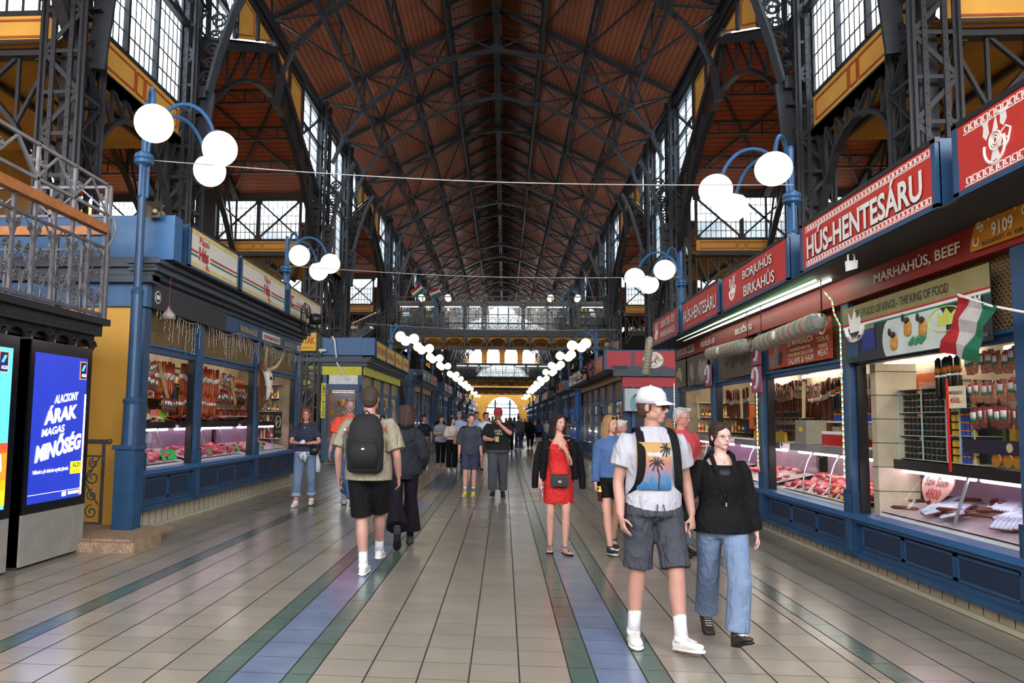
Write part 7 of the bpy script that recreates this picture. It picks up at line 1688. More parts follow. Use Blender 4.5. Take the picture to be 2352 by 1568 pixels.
# -- man in white cap
P1=person('tall person in a white cap and printed white t-shirt holding hands, nearest in the aisle',(1.1,5.72),.12,1.86,'m','tan',dict(m=WT,hem=.9,i=.03,s=.62,n='t_shirt',collar=1),dict(m=CHAR,e=.93,i=.035,n='shorts',fl=.06),(WSH,WSOLE,WSOCK),dict(t='under',c='#4a3424'),(.85,.05),((-.12,.08,0,-.15,0),(.13,-.16,.015,.35,-.18)),(-.245,-.06,.88),(.27,-.0,.885),hr=((.1,-.45,-.9),(1,.1,0),.45),hl=((.0,-.2,-1),(-.6,.7,.2),.9),vox=.0065,sock=(WSOCK,1.62),fat=1.04)
cap(P1,mat('cap_white','#bcbdc6',.8,noise=.03,bump=.2,bscale=20)); glasses(P1,mat('dark_frame','#241a22',.2),mat('purple_lens','#3a1c34',.1),r=.024,name='sunglasses')
def tee_print():
    o=P1['o']; b=MB(); n=14
    m=bpy.data.materials.new('sunset_print'); m.use_nodes=True; nt=m.node_tree; N=nt.nodes; L=nt.links; B=N['Principled BSDF']; B.inputs['Roughness'].default_value=.8; B.inputs['Specular IOR Level'].default_value=.1
    tc=N.new('ShaderNodeTexCoord'); sp=N.new('ShaderNodeSeparateXYZ'); L.new(tc.outputs['Generated'],sp.inputs[0]); nz=N.new('ShaderNodeTexNoise'); nz.inputs['Scale'].default_value=3; nz.inputs['Distortion'].default_value=1.5; L.new(tc.outputs['Generated'],nz.inputs['Vector'])
    ad=N.new('ShaderNodeMath'); ad.operation='MULTIPLY_ADD'; ad.inputs[1].default_value=.5; L.new(nz.outputs['Fac'],ad.inputs[0]); L.new(sp.outputs[2],ad.inputs[2]); rp=N.new('ShaderNodeValToRGB'); L.new(ad.outputs[0],rp.inputs[0]); cr=rp.color_ramp
    for q,c in ((.2,'#245680'),(.45,'#46708f'),(.6,'#80707f'),(.8,'#9a6a5c')):
        el_=cr.elements.new(q); el_.color=lin(c)
    cr.elements[0].color=lin('#245680'); cr.elements[-1].color=lin('#ab8a58'); L.new(rp.outputs[0],B.inputs['Base Color']); ms=[[m]*3]*4
    def S(u,v):      # on the curved chest
        x=-.15+.23*u; z=1.385-.32*v; y=-(.152*math.sqrt(max(0,1-(x/.225)**2)))-.004+ (.006*sin(z*20)); return (x,y-.0,z)
    for i in range(n):
        for j in range(n):
            u0,u1,v0,v1=i/n,(i+1)/n,j/n,(j+1)/n; b.add([S(u0,v0),S(u1,v0),S(u1,v1),S(u0,v1)],[(0,3,2,1)],ms[int(v0*4)][int(u0*3)])
    b.build('chest_print',ms[0][0],o,smooth=True); b=MB()
    pal=mat('palm_print','#1d2430',.8)
    def Q(u,v): p=V(S(u,v)); p.y-=.003; return p
    b.tube([Q(.6,1),Q(.62,.7),Q(.55,.45)],.004,4)
    for a in range(9): t=a*.72; b.tube([Q(.55,.45),Q(.55+.14*cos(t),.45+.1*sin(t)-.03),Q(.55+.22*cos(t),.47+.15*sin(t))],.0045,4)
    for a in range(8): t=a*.7; b.tube([Q(.85,.12),Q(max(0,min(1,.85+.1*cos(t))),max(0,.12+.08*sin(t))),Q(max(0,min(1,.82+.16*cos(t))),max(0,.16+.15*sin(t)))],.0045,4)
    b.build('palm_silhouette',pal,o)
tee_print()
backpack(P1,'black backpack worn by the tall person in the white cap',BLK,.15,.23,.07,1.2)
for s in (-1,1):
    b=MB(); b.tube([(s*.02,-.155,.97),(s*.03,-.17,.9),(s*.02,-.17,.86)],.004,5); kid(P1,'drawstring',b,CHAR)
# -- young woman in black hoodie
P2=person('person with tied-back hair, black hoodie and pale jeans holding hands with the capped one',(1.63,5.86),-.05,1.63,'f','pale',dict(m=BLK,hem=.87,i=.032,s=1.93,n='hoodie',hood=1,zt=1.4,fl=1.12),dict(m=DEN,e=1.92,i=.028,n='jeans',fl=.012),(mat('scuffed_shoe','#2a2522',.5),BSOLE,WSOCK),dict(t='bun',c='#35241d',g=.98),(.32,0),((-.06,.35,.03,0,.5),(.06,-.18,.03,.25,-.35)),(-.31,-.12,.93),(.27,-.02,.83),hr=((-.35,-.3,-.85),(.5,.6,0),.8),vox=.0068,fat=1.04)
glasses(P2,mat('thin_gold_frame','#b0928a',.3,metal=.5),glassmat('clear_lens',(.95,.95,.95),.1),r=.021)
def hoodie_bits():
    o=P2['o']; b=MB(); sk=skinmat('pale')
    b=MB(); b.loft([((0,-.082,1.465),(.05,0,0),(0,.02,0)),((0,-.1,1.43),(.085,0,0),(0,.022,.0)),((0,-.128,1.38),(.075,0,0),(0,.018,0)),((0,-.143,1.33),(.05,0,0),(0,.012,0))],BLK,16)
    bb=PEND
    v=MB(); v.loft([((0,-.1,1.37),(.06,0,0),(0,.045,0)),((0,-.115,1.33),(.075,0,0),(0,.042,0)),((0,-.12,1.25),(.07,0,0),(0,.035,0)),((0,-.115,1.1),(.05,0,0),(0,.03,0))],None,14); v.build('black_top',mat('ribbed_black','#141314',.7),o,smooth=True)
    for s in (-1,1):
        b=MB(); b.tube([(s*.07,.04,1.5),(s*.085,-.04,1.475),(s*.08,-.115,1.42),(s*.06,-.15,1.34),(s*.03,-.158,1.22),(0,-.158,1.1)],[.018,.02,.018,.014,.01,.006],8); kid(P2,'hoodie_edge',b,BLK)
    b=MB(); b.box(-.005,.005,-.168,-.16,1.085,1.115); kid(P2,'zip_pull',b,STEEL,False)
    b=MB(); b.tube([(-.055,-.06,1.49),(-.035,-.1,1.45),(0,-.122,1.425),(.035,-.1,1.45),(.055,-.06,1.49)],.0014,4); b.ball((0,-.126,1.417),.005,6,5); kid(P2,'necklace',b,mat('dull_gold','#8c6a50',.4,metal=.4))
hoodie_bits()
# -- man with black backpack seen from behind
P3=person('broad person seen from behind in khaki shirt and black shorts carrying a black backpack',(-1.42,7.98),PI,1.95,'m','tan',dict(m=KHA,hem=.87,i=.04,s=.9,n='shirt',collar=1,fl=1.04),dict(m=BLK,e=.92,i=.035,n='shorts',fl=.04),(mat('white_runner','#cfcbc8',.5),WSOLE,mat('dark_red_trim','#4a1f24')),dict(t='buzz',c='#3b3029',g=1.0),(0,0),((-.06,-.36,.07,0,.1),(.02,.06,0,0,0)),(-.28,-.05,.9),(.28,.02,.9),vox=.0085,sock=(WSOCK,1.4),fat=1.12)
bp=backpack(P3,'black backpack with a small oval badge on the broad person in khaki',mat('backpack_black','#08080a',.8,noise=.1,bump=.2,bscale=14),.17,.27,.085,1.22)
b=MB(); b.ball((0,.335,1.17),(.016,.004,.009),10,6,WHITE); b.build('oval_badge',WHITE,bp)
t=own_e(P3,'water_bottle','clear plastic bottle in the side pocket of the near black backpack','bottle'); b=MB(); b.lathe([(.03,1.08),(.032,1.2),(.03,1.28),(.012,1.31),(.012,1.33)],(.195,.2,0),12); b.build('bottle_body',glassmat('clear_plastic',(.85,.9,.93),.25,.1),t); b=MB(); b.lathe([(.014,1.33),(.014,1.35)],(.195,.2,0),10,mat('pale_cap','#9fb6c0')); b.build('bottle_cap',None,t)
def back_text():
    for s,tx in ((1,'Lo'),(-1,'ner')): text(tx,(s*.14,.168,1.34),(-1,0,0),(0,.25,1),.1,.07,mat('red_script','#a8271f',.7),P3['o'],shear=.3,name='back_lettering')
back_text()
b=MB(); b.tube([(.252+.034*cos(a),.0+.03*sin(a),.925) for a in [2*PI*i/12 for i in range(13)]],.007,5)
# -- woman in dark coat seen from behind
P4=person('slim person seen from behind in a long dark grey coat with shoulder-length brown hair',(-1.28,9.75),PI+.15,1.8,'f','fair',dict(m=cloth('coat_grey','#24272c',.85,.5),hem=.82,i=.045,s=1.95,n='coat',hood=0,fl=1.1,collar=1),dict(m=cloth('plum_black','#16101a',.8,.3),e=1.78,i=.018,n='trousers',fl=.07),(mat('grey_trainer','#2c2c2e',.6),BSOLE,BSH),dict(t='bob',c='#3a2a22',L=.1),(.7,0),((-.1,-.16,0,0,0),(.07,.4,.12,0,.9)),(-.22,-.1,.95),(.24,-.05,.92),sock=(mat('grey_sock','#3f4043',.8),1.75),vox=.009)
b=MB(); b.tube([(.09*cos(a),.02+.085*sin(a),1.46+.015*sin(3*a)) for a in [2*PI*i/16 for i in range(17)]],.032,8); kid(P4,'scarf',b,BLK)
# -- woman with striped tee at left
NAV=stripes('navy_fine_stripe','#1b2036','#59607c',2,.028,.12,rough=.85,rot=1)
P5=person('person with auburn hair in navy striped t-shirt holding a white tissue by the left stall',(-3.63,13.75),.08,1.78,'f','rosy',dict(m=NAV,hem=.97,i=.024,s=.7,n='t_shirt'),dict(m=DEN,e=1.78,i=.022,n='jeans',cuff=mat('pale_cuff','#8fa3bd',.85)),(WSH,WSOLE,WSOCK),dict(t='bob',c='#7a4a2c',L=.1,g=1.03),(.05,0),((-.12,-.14,0,-.1,0),(.1,.2,0,.1,0)),(-.06,-.27,1.12),(.08,-.27,1.12),(-.9,.3,-.5),(.9,.3,-.5),((.8,-.4,.1),(0,.3,1),.7),((-.8,-.4,.1),(0,.3,1),.7),fat=1.1,vox=.0095)
b=MB(); b.ball((0,-.33,1.14),(.05,.03,.03),10,6); b.ball((.02,-.33,1.16),(.03,.03,.03),8,6); own(P5,'paper_tissue','crumpled white tissue held in both hands by the auburn-haired person','tissue',b,mat('tissue_white','#dcdcde',.8,bump=.6,bscale=30))
b=MB(); b.loft([((.17,-.12,.92),(.075,0,.0),(0,.035,0)),((.17,-.12,1.02),(.08,0,.0),(0,.035,0)),((.17,-.12,1.05),(.06,0,.0),(0,.02,0))],None,12); b.tube(catm([(.13,-.12,1.04),(.02,-.155,1.22),(-.1,-.12,1.42),(-.1,.02,1.48)],4),.007,6); own(P5,'shoulder_bag','small black bag on a strap across the navy striped t-shirt','bag',b,BLACK)
b=MB(); b.loft([((0,0,.99),(.185,0,0),(0,.14,0)),((0,0,.95),(.195,0,0),(0,.15,0))],None,20); b.tube([(.0,-.16,.96),(.03,-.18,.88),(.02,-.17,.8)],[.035,.035,.025],8); b.tube([(.02,-.16,.96),(-.05,-.18,.9),(-.03,-.17,.83)],[.03,.035,.025],8); b.loft([((.15,.1,.95),(.06,0,0),(0,.06,0)),((.2,.1,.75),(.07,0,0),(0,.05,0)),((.22,.1,.6),(.04,0,0),(0,.03,0))],None,10); kid(P5,'tied_jacket',b,mat('white_jacket','#cdd0d8',.85,bump=.5,bscale=14))
b=MB(); b.ball((0,-.125,1.4),.01,8,6); kid(P5,'pendant',b,WHITE)
# -- coral shirt man
P6=person('grey-haired bearded person in a coral t-shirt and blue jeans behind the khaki shirt',(-2.83,13.8),.25,1.97,'m','tan',dict(m=cloth('coral','#d9503c',.85,.4),hem=.87,i=.035,s=.75,n='t_shirt'),dict(m=DEN2,e=1.88,i=.025,n='jeans'),(mat('grey_white_shoe','#b5b0aa',.5),BSOLE,BSH),dict(t='short',c='#7b7772',g=1.0),(.0,0),((.06,-.2,0,.1,0),(-.05,.35,.08,0,.6)),(-.32,-.08,.85),(.27,.05,.9),fat=1.12,vox=.010,beard='#8d8781')
# -- red dress woman
RDm=mat('red_knit','#c01a14',.75,noise=.06,scale=5,bump=.3,bscale=12)
P7=person('dark-haired person in a short red dress with a black jacket over the shoulders',(.68,9.5),.0,1.71,'f','fair',dict(m=RDm,hem=.9,i=.007,s=0,n='dress',zt=1.385,skirt=(.62,.185)),None,None,dict(t='long',c='#231813',L=.16,g=1.0),(.55,.03),((-.1,.05,0,-.1,0),(.08,-.05,0,.35,0)),(-.24,-.06,.86),(.07,-.2,1.3),None,(.35,.5,-1),((0,-.3,-.9),(1,.2,0),.9),((-.55,-.2,.5),(-.2,.9,.2),.5),vox=.0075,bare_z=mat('black_strap','#0f0d0d',.5))
b=MB()
for s in (-1,1): b.tube([(s*.095,-.118,1.37),(s*.098,-.085,1.43),(s*.095,.0,1.462),(s*.09,.07,1.43),(s*.085,.1,1.37)],.005,6)
kid(P7,'dress_straps',b,RDm); text('CK',(.0,-.146,1.31),(1,0,0),(0,.1,1),.035,.028,mat('pale_pink','#d9b3b8'),P7['o'],name='chest_mark')
def jacket():
    JK=cloth('jacket_black','#0a0a0b',.8,.3); t=MB()
    t.loft([((0,.06,.88),(.2,0,0),(0,.07,0)),((0,.07,1.1),(.19,0,0),(0,.065,0)),((0,.06,1.3),(.2,0,0),(0,.07,0)),((0,.04,1.4),(.19,0,0),(0,.075,0)),((0,.035,1.46),(.12,0,0),(0,.065,0))],None,18)
    for s in (-1,1):
        t.loft([((s*.09,-.05,1.455),(.05,0,0),(0,.04,0)),((s*.15,-.06,1.4),(.06,0,0),(0,.06,0)),((s*.185,-.07,1.25),(.05,0,0),(0,.06,0)),((s*.2,-.06,1.05),(.045,0,0),(0,.055,0)),((s*.2,-.05,.92),(.04,0,0),(0,.05,0))],None,12)
        t.tube([(s*.2,.0,1.38),(s*.26,-.0,1.2),(s*.295,-.0,.95),(s*.3,-.0,.8)],[.055,.05,.045,.04],12)
    o=soft(t,'draped_jacket',JK,P7['o'],.009,4)
    b=MB(); 
    for s in (-1,1):
        for z in (1.43,): b.ball((s*.115,-.115,z-.02),.01,8,6)
        for q in range(9): b.ball((s*.142,-.125+.004*q,1.36-.05*q),.004,5,4)
    kid(P7,'jacket_studs',b,mat('pale_gold','#d0b890',.3,metal=.6))
jacket()
t=own_e(P7,'handbag','black flap handbag with a gold clasp hanging over the red dress','bag'); b=MB(); b.box(-.11,.11,-.215,-.145,.84,.985); b.build('bag_body',mat('black_leather','#15171c',.35,bump=.1),t); b=MB(); b.add([(-.113,-.14,.99),(.113,-.14,.99),(.113,-.22,.985),(.113,-.222,.9),(-.113,-.222,.9),(-.113,-.22,.985)],[(0,1,2,5),(5,2,3,4)]); b.build('flap',mat('black_leather','#15171c'),t); b=MB(); b.box(-.02,.02,-.228,-.22,.89,.915); b.build('clasp',mat('pale_gold','#d0b890'),t)
b=MB(); b.tube(catm([(-.11,-.17,.98),(-.13,-.14,1.2),(-.12,-.02,1.43)],4),.006,6); b.tube(catm([(.11,-.17,.98),(.125,-.14,1.2),(.12,-.02,1.43)],4),.006,6); b.build('straps',mat('black_leather','#15171c'),t)
t.rotation_euler=(0,-.0,0)
t=own_e(P7,'water_bottle','small clear bottle with pink cap held beside the red dress','bottle'); b=MB(); b.lathe([(.026,.64),(.028,.7),(.024,.75),(.028,.8),(.02,.84),(.011,.86)],(-.215,-.1,0),12); b.build('bottle_body',glassmat('pink_plastic',(.93,.8,.85),.25,.1),t); b=MB(); b.lathe([(.013,.86),(.013,.885)],(-.215,-.1,0),10,mat('pink_cap','#e8909a')); b.build('bottle_cap',None,t)
b=MB(); b.tube([(.085+.03*cos(a),-.17+.03*sin(a),1.27) for a in [2*PI*i/12 for i in range(13)]],.006,5); kid(P7,'bracelet',b,WHITE)
# -- denim jacket woman
P8=person('long-haired blonde person in a blue denim jacket with sunglasses on the head, partly hidden',(1.33,9.6),.1,1.7,'f','fair',dict(m=DEN2,hem=.95,i=.03,s=1.9,n='denim_jacket'),dict(m=BLK,e=.55,i=.025,n='shorts'),(BSH,WSOLE,WSOCK),dict(t='long',c='#a07a52',L=.2,g=1.0),(.5,0),((-.05,-.18,0,.1,-.1),(.1,.3,0,0,.2)),(-.22,-.1,.86),(.3,.0,.9),hr=((0,-.3,-.9),(1,.2,0),.9),vox=.009)
glasses(P8,BLACK,BLACK,.085,-.088,.022,'sunglasses')
t=own_e(P8,'tea_bottle','small bottle of dark tea with a yellow cap held by the denim jacket wearer','bottle'); b=MB(); b.lathe([(.026,.66),(.028,.72),(.026,.78)],(-.17,-.14,0),12); b.build('bottle_body',mat('tea_brown','#3a1710',.15),t); b=MB(); b.lathe([(.026,.78),(.012,.83),(.013,.85)],(-.17,-.14,0),10); b.build('bottle_neck',mat('tea_yellow','#d8d43a',.3),t)
b=MB(); b.loft([((.2,-.12,.95),(.08,0,0),(0,.06,0)),((.2,-.13,1.1),(.1,0,0),(0,.07,0)),((.16,-.12,1.25),(.07,0,0),(0,.06,0))],None,12); own(P8,'black_bag','black quilted bag carried in front of the denim jacket','bag',b,BLK)
# -- pink shirt man
P9=person('white-haired person with glasses in a pink t-shirt and jeans, behind the capped person',(2.2,9.6),.5,1.8,'m','rosy',dict(m=cloth('pink','#c64b56',.85,.4),hem=.95,i=.03,s=.75,n='t_shirt'),dict(m=DEN,e=1.9,i=.022,n='jeans'),(BSH,BSOLE),dict(t='short',c='#b9b5b0',g=.96),(.25,.12),None,(-.27,-.05,.9),(.3,-.02,.9),vox=.009,fat=1.05)
glasses(P9,mat('thin_gold_frame','#b0928a'),glassmat('clear_lens',(.95,.95,.95),.1))
b=MB(); b.tube([(.165*cos(a),.13*sin(a),.985) for a in [2*PI*i/20 for i in range(21)]],.017,6); kid(P9,'belt',b,BLACK)
# -- boy in grey sweatshirt
P10=person('brown-haired youth in a grey sweatshirt, slate shorts and yellow trainers',(-.7,16.1),-.05,1.74,'m','fair',dict(m=cloth('slate_grey','#3f444e',.85,.5),hem=.93,i=.035,s=1.15,n='sweatshirt'),dict(m=cloth('slate_blue','#3d3c54',.85,.4),e=.85,i=.03,n='shorts'),(mat('yellow_shoe','#c9c336',.5),mat('cream_sole','#c9bf9a'),mat('lace_yellow','#dede50')),dict(t='short',c='#4b3526',g=1.06),(.5,0),((-.1,-.08,0,-.05,0),(.07,.02,0,.05,0)),(-.24,-.02,.88),(.24,-.05,.85),sock=(WSOCK,1.72),vox=.0105)
# -- man with red cap
P11=person('stout bearded person in a red cap and black t-shirt looking at a phone',(-.12,16.05),.0,1.85,'m','rosy',dict(m=mat('tee_black','#0d0b0d',.85,noise=.1,bump=.3,bscale=10),hem=.93,i=.035,s=.85,n='t_shirt'),dict(m=cloth('grey_cargo','#4a4b52',.85,.4),e=1.88,i=.03,n='trousers'),(BSH,BSOLE),dict(t='under',c='#5a3c2c'),(-.15,.28),((-.09,-.1,.02,-.1,-.2),(.1,.12,0,.1,0)),(-.1,-.32,1.13),(.05,-.2,1.42),(-.9,.3,-.6),(.8,-.3,-.7),((.8,-.4,.15),(0,.3,1),.8),((-.35,-.1,.7),(-.2,.9,.2),.9),fat=1.3,vox=.0105,beard='#7a4a38')
cap(P11,mat('cap_red','#96202a',.7)); glasses(P11,mat('red_frame','#5a2020',.3),glassmat('clear_lens',(.95,.95,.95),.1)); text('ALISA',(0,-.205,1.31),(1,0,0),(0,0,1),.14,.05,SAND,P11['o'],name='shirt_lettering'); text('VIRA',(0.02,-.208,1.25),(1,0,0),(0,0,1),.15,.05,SAND,P11['o'],name='shirt_lettering')
b=MB(); b.box(-.05,.02,-.40,-.39,1.1,1.2); own(P11,'mobile_phone','yellow-green phone held by the person in the red cap','phone',b,mat('lime_case','#a5a24a',.3),False)
# -- middle group
OLI=cloth('olive','#5c5a48',.85,.4)
P12=person('person with curly top bun, navy t-shirt and salmon jacket round the waist',(-2.57,24.5),.1,1.72,'f','tan',dict(m=cloth('navy','#161a2a',.85,.3),hem=1.0,i=.02,s=.6,n='t_shirt'),dict(m=OLI,e=1.8,i=.035,n='trousers'),(WSH,WSOLE),dict(t='topbun',c='#2a1c16'),(0,.3),None,(-.24,-.1,.92),(.24,-.1,.92),vox=.012)
b=MB(); b.loft([((0,0,1.05),(.17,0,0),(0,.13,0)),((0,0,1.0),(.19,0,0),(0,.14,0))],None,18); b.tube([(.02,-.15,1.02),(.05,-.17,.85),(.04,-.16,.7)],[.04,.04,.025],8); b.tube([(-.15,0,1.0),(-.22,0,.85),(-.24,0,.75)],[.05,.06,.03],8); kid(P12,'tied_jacket',b,mat('salmon_cloth','#b8665c',.85)); text('VOGUE',(0,-.14,1.3),(1,0,0),(0,0,1),.14,.035,mat('pale_pink','#d9b3b8'),P12['o'],name='shirt_lettering')
STR=stripes('grey_white_stripe','#b9bac0','#43464f',2,.05,.5,rough=.85,rot=1)
P13=person('short-haired person in a grey and white striped top and black trousers',(-2.05,24.7),.35,1.72,'f','tan',dict(m=STR,hem=.85,i=.025,s=.5,n='top'),dict(m=BLK,e=1.75,i=.012,n='trousers'),(mat('pink_sandal','#b48a80',.5),mat('pink_sandal','#b48a80')),dict(t='short',c='#1c1614'),(.7,0),None,(-.05,-.25,1.15),(.15,-.25,1.3),(-.8,.2,-.5),(.8,.2,-.5),vox=.012,fat=1.12)
P14=person('long-haired person in a cream blouse and black trousers with a mustard bag',(-1.6,23.5),.15,1.68,'f','pale',dict(m=cloth('cream','#c9bdb4',.85,.4),hem=1.02,i=.03,s=1.4,n='blouse'),dict(m=BLK,e=1.88,i=.03,n='trousers'),(WSH,WSOLE),dict(t='long',c='#2b1c16',L=.2),(.7,0),None,(-.02,-.22,1.15),(.1,-.2,1.15),(-.9,.2,-.5),(.9,.2,-.5),vox=.012)
b=MB(); b.loft([((.14,-.15,.88),(.11,0,0),(0,.03,0)),((.14,-.15,1.0),(.115,0,0),(0,.035,0)),((.14,-.15,1.02),(.09,0,0),(0,.02,0))],None,12); b.tube([(.05,-.15,1.0),(-.05,-.15,1.2),(-.1,-.03,1.44)],.007,5); own(P14,'mustard_bag','mustard yellow handbag on the cream blouse wearer','bag',b,mat('mustard','#b87a1e',.5))
P15=person('grey-haired elderly person in a pale blue checked shirt behind the cream blouse',(-1.5,25.5),0,1.86,'m','rosy',dict(m=stripes('blue_check','#a9b8d4','#6f86b4',2,.03,.25,rough=.85,rot=1),hem=.9,i=.035,s=.9,n='shirt'),dict(m=DEND,e=1.9,i=.02,n='jeans'),(BSH,BSOLE),dict(t='short',c='#9a9792'),(0,.25),None,(-.1,-.3,1.15),(.1,-.3,1.15),vox=.013,fat=1.15)
P16=person('person in a black t-shirt and dark cap raising one arm behind the grey sweatshirt',(-1.05,23.2),.2,1.7,'m','tan',dict(m=BLK,hem=.9,i=.03,s=.7,n='t_shirt'),dict(m=DEND,e=1.9,i=.02,n='trousers'),(BSH,BSOLE),dict(t='under',c='#15110f'),(.4,0),None,(-.1,-.35,1.35),(.2,-.35,1.4),(-.8,.1,-.3),(.8,.1,-.3),vox=.013); cap(P16,BLACK)
P17=person('person with glasses in a white polo shirt and dark shorts beside the red cap',(-.55,23.6),.25,1.84,'m','rosy',dict(m=mat('white_polo','#d4dbe6',.85,bump=.4,bscale=10),hem=.9,i=.035,s=.8,n='polo_shirt',collar=1),dict(m=CHAR,e=.9,i=.03,n='shorts'),(mat('navy_shoe','#20263a'),WSOLE),dict(t='short',c='#2a201b',g=.98),(.4,0),((-.1,.1,0,0,0),(.1,-.1,0,0,0)),None,None,vox=.012); glasses(P17,BLACK,glassmat('clear_lens',(.95,.95,.95),.1))
P18=person('tall dark-haired person in a light blue shirt behind the white polo',(-.95,26.5),.1,1.88,'m','tan',dict(m=cloth('light_blue','#8fa6c2',.85,.3),hem=.9,i=.03,s=1.2,n='shirt'),dict(m=DEND,e=1.9,i=.02,n='trousers'),(BSH,BSOLE),dict(t='short',c='#1f1815'),(.2,0),vox=.014)
# -- farther people
P19=person('cropped-haired person walking away in a grey hooded top and blue jeans',(.78,41.1),PI,1.84,'m','fair',dict(m=cloth('hood_grey','#43464b',.85,.3),hem=.85,i=.04,s=1.95,n='hooded_top',hood=1),dict(m=DEND,e=1.92,i=.02,n='jeans'),(mat('grey_white_shoe','#b5b0aa'),BSOLE),dict(t='buzz',c='#5a4a40'),vox=.016)
P20=person('person walking away in loose black clothes with a black backpack',(1.48,43.2),PI,1.72,'f','fair',dict(m=BLK,hem=.8,i=.05,s=1.9,n='top'),dict(m=BLK,e=1.9,i=.03,n='trousers'),(BSH,WSOLE),dict(t='bob',c='#120e0d',L=.08),vox=.018); backpack(P20,'black backpack on the far person in loose black clothes',BLK,strap=False)
P21=person('person walking away in a denim jacket and black skirt with long black hair',(1.98,43.4),PI,1.7,'f','fair',dict(m=DEND,hem=.98,i=.03,s=1.9,n='jacket'),dict(m=BLK,skirt=(.66,.19),n='skirt'),(WSH,WSOLE),dict(t='long',c='#120e0d',L=.25),vox=.018)
P22=person('person in white t-shirt and jeans with hands clasped, facing the camera far back',(2.45,43.8),0,1.68,'f','fair',dict(m=WT,hem=.98,i=.02,s=.6,n='t_shirt'),dict(m=DEN2,e=1.9,i=.02,n='jeans'),(WSH,WSOLE),dict(t='pony',c='#1c1512'),wr=(-.03,-.2,.95),wl=(.03,-.2,.95),vox=.018)
P23=person('dark-skinned person in a grey sweatshirt and white trousers reaching up to a stall window',(3.05,36.5),1.2,1.76,'m','brown',dict(m=cloth('mid_grey','#6b6f76',.85,.3),hem=.9,i=.03,s=1.8,n='sweatshirt'),dict(m=mat('white_trousers','#c5c8cc',.85),e=1.9,i=.02,n='trousers'),(BSH,BSOLE),dict(t='buzz',c='#120d0b'),wr=(-.15,-.4,1.6),wl=(.1,-.45,1.5),er=(-.3,-.2,-1),el=(.3,-.2,-1),vox=.016)
person('brown-haired person seen from behind beside the pink t-shirt',(2.62,12.3),PI,1.68,'f','fair',dict(m=cloth('beige','#a39684',.85,.3),hem=.9,i=.03,s=1.2,n='top'),dict(m=DEND,e=1.9,i=.02,n='jeans'),(BSH,BSOLE),dict(t='bob',c='#8a6848',L=.1),vox=.012)
person('white-haired person just behind the blonde one in denim',(1.86,12.2),.3,1.64,'f','rosy',dict(m=cloth('cream','#c9bdb4'),hem=.9,i=.03,s=1.2,n='top'),dict(m=DEND,e=1.9,i=.02,n='trousers'),(BSH,BSOLE),dict(t='short',c='#cfcac4',g=1.08),(.5,.1),vox=.012)
for (lb,lc,cc,bc,hr_) in (('young person in a navy football shirt and shorts on the left gallery',(-9.85,46.6,6.57),cloth('navy','#161a2a'),cloth('navy','#161a2a'),'#15110f'),('person in a white top and pale shorts on the left gallery',(-9.35,46.8,6.57),WT,cloth('beige','#a39684'),'#1c1512'),('person in a light blue top and black trousers on the left gallery',(-9.0,46.5,6.57),cloth('light_blue','#8fa6c2'),BLK,'#3a2a20')):
    person(lb,lc,PI,1.7,'f','tan',dict(m=cc,hem=.92,i=.02,s=.6,n='top'),dict(m=bc,e=.8 if bc is not BLK else 1.9,i=.03,n='shorts'),(WSH,WSOLE),dict(t='long' if bc is not cc else 'short',c=hr_),vox=.018)
person('stall keeper with short hair behind the counter of the second left window',(-5.95,14.0,.35),1.3,1.6,'m','tan',dict(m=cloth('maroon_top','#5c2320'),hem=.9,i=.03,s=.8,n='top'),dict(m=BLK,e=1.9,i=.02,n='trousers'),(BSH,BSOLE),dict(t='short',c='#3a2a20'),vox=.015)
person('stall keeper in a red top behind the counter of the second right window',(5.05,11.4,.2),-1.3,1.6,'m','tan',dict(m=cloth('stall_red','#b3201c'),hem=.9,i=.03,s=.8,n='top'),dict(m=BLK,e=1.9,i=.02,n='trousers'),(BSH,BSOLE),dict(t='short',c='#15110f'),vox=.015)
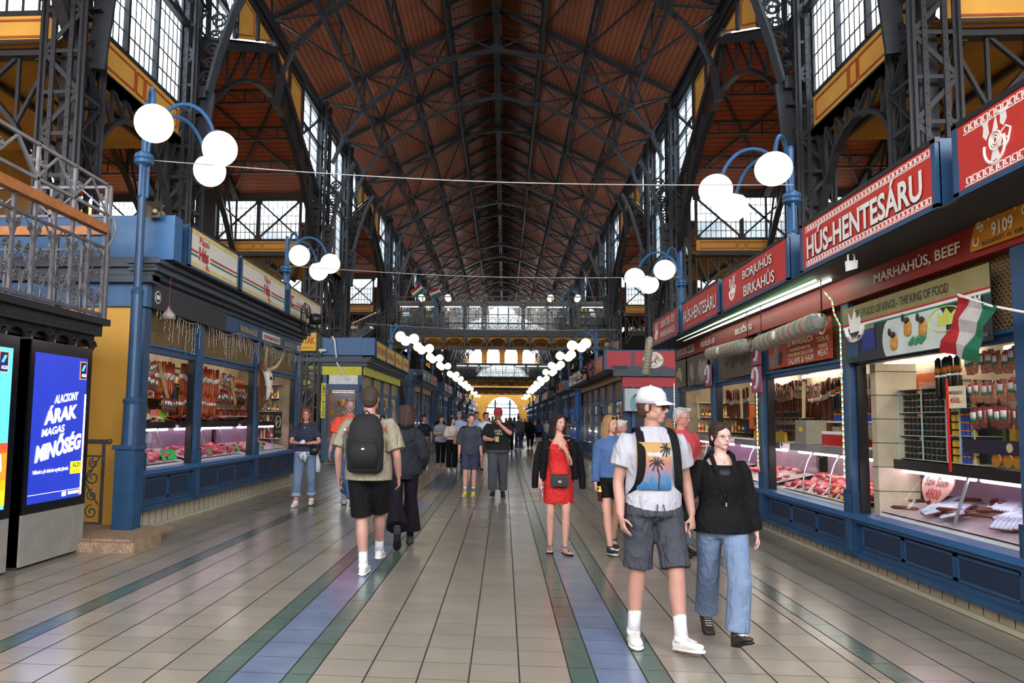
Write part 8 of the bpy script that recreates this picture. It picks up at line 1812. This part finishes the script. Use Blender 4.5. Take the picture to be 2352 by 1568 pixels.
# crowd in the depth of the aisle
random.seed(5); CR=[('black','#0c0b0d'),('white','#d5d3d0'),('grey','#6b6f76'),('navy','#161a2a'),('red','#9c2a24'),('blue','#3c5a8c'),('beige','#a39684'),('green','#3f5a44'),('brown','#5a4030'),('pink','#c08a90')]
HC=['black','brown','blond','grey']; HCC={'black':'#15110f','brown':'#4a3424','blond':'#9a7a52','grey':'#8d8a86'}
cnt=0; used=set()
ys=[34,37,46,48.5,51,53,55.5,58,60,63,66,68,71,74,77,80,84,88,92,97,102,108,115,122]; xsl=[-2.9,-2.2,-1.6,-.9,-.3,.3,1.1,1.9,2.6,-2.6,.8,-1.2]
for i,y in enumerate(ys):
    for j in range(2):
        x=xsl[(i*5+j*4)%12]+random.uniform(-.2,.2)
        if y<50 and (.3<x<3.4): continue
        tc=CR[(i*3+j*7)%10]; bc=random.choice((('black',BLK),('blue denim',DEND),('pale denim',DEN))); hcn=HC[(i+j*2)%4]; fwd=(i+j)%2; 
        side='left of' if x<-.3 else 'right of'; hh=random.choice(('short','long','bob')); 
        lb='%s person in %s top and %s trousers, %s, %s side'%(hcn+'-haired',tc[0],bc[0],('near the first bridge' if y<40 else 'beyond the first bridge' if y<62 else 'beyond the second bridge' if y<93 else 'by the far entrance'),'left' if x<-.3 else 'right')
        person(lb,(x,y),PI*fwd+random.uniform(-.3,.3),random.uniform(1.62,1.84),'f' if hh!='short' else 'm','fair',dict(m=cloth('crowd_'+tc[0],tc[1]),hem=.9,i=.03,s=random.choice((.7,1.8)),n='top'),dict(m=bc[1],e=1.9,i=.02,n='trousers'),(BSH,BSOLE),dict(t=hh,c=HCC[hcn]),feet=((-.1,-.12,0,0,0),(.1,.15,0,0,.3)),vox=.022 if y<60 else .03,group='people in the distance' if y>62 else None)
# settle the soft surfaces: one voxel skin each, then paint eyes, lips and brows
for o,vx,sm,pt in PEND:
    r=o.modifiers.new('r','REMESH'); r.mode='VOXEL'; r.voxel_size=vx; r.use_smooth_shade=True; r.adaptivity=0
    s=o.modifiers.new('s','SMOOTH'); s.factor=.5; s.iterations=sm
bpy.context.view_layer.update(); dg=bpy.context.evaluated_depsgraph_get()
for o,vx,sm,pt in PEND:
    me=bpy.data.meshes.new_from_object(o.evaluated_get(dg),depsgraph=dg); ml=list(o.data.materials); o.modifiers.clear(); o.data=me; me.materials.clear()
    for m in ml: me.materials.append(m)
    if pt:
        lo=1.45; idx=[]
        for p in me.polygons:
            c=p.center; idx.append(pt(c) if c.z>lo else 0)
        me.polygons.foreach_set('material_index',idx)
    else: me.polygons.foreach_set('material_index',[0]*len(me.polygons))
    me.polygons.foreach_set('use_smooth',[True]*len(me.polygons)); me.update()
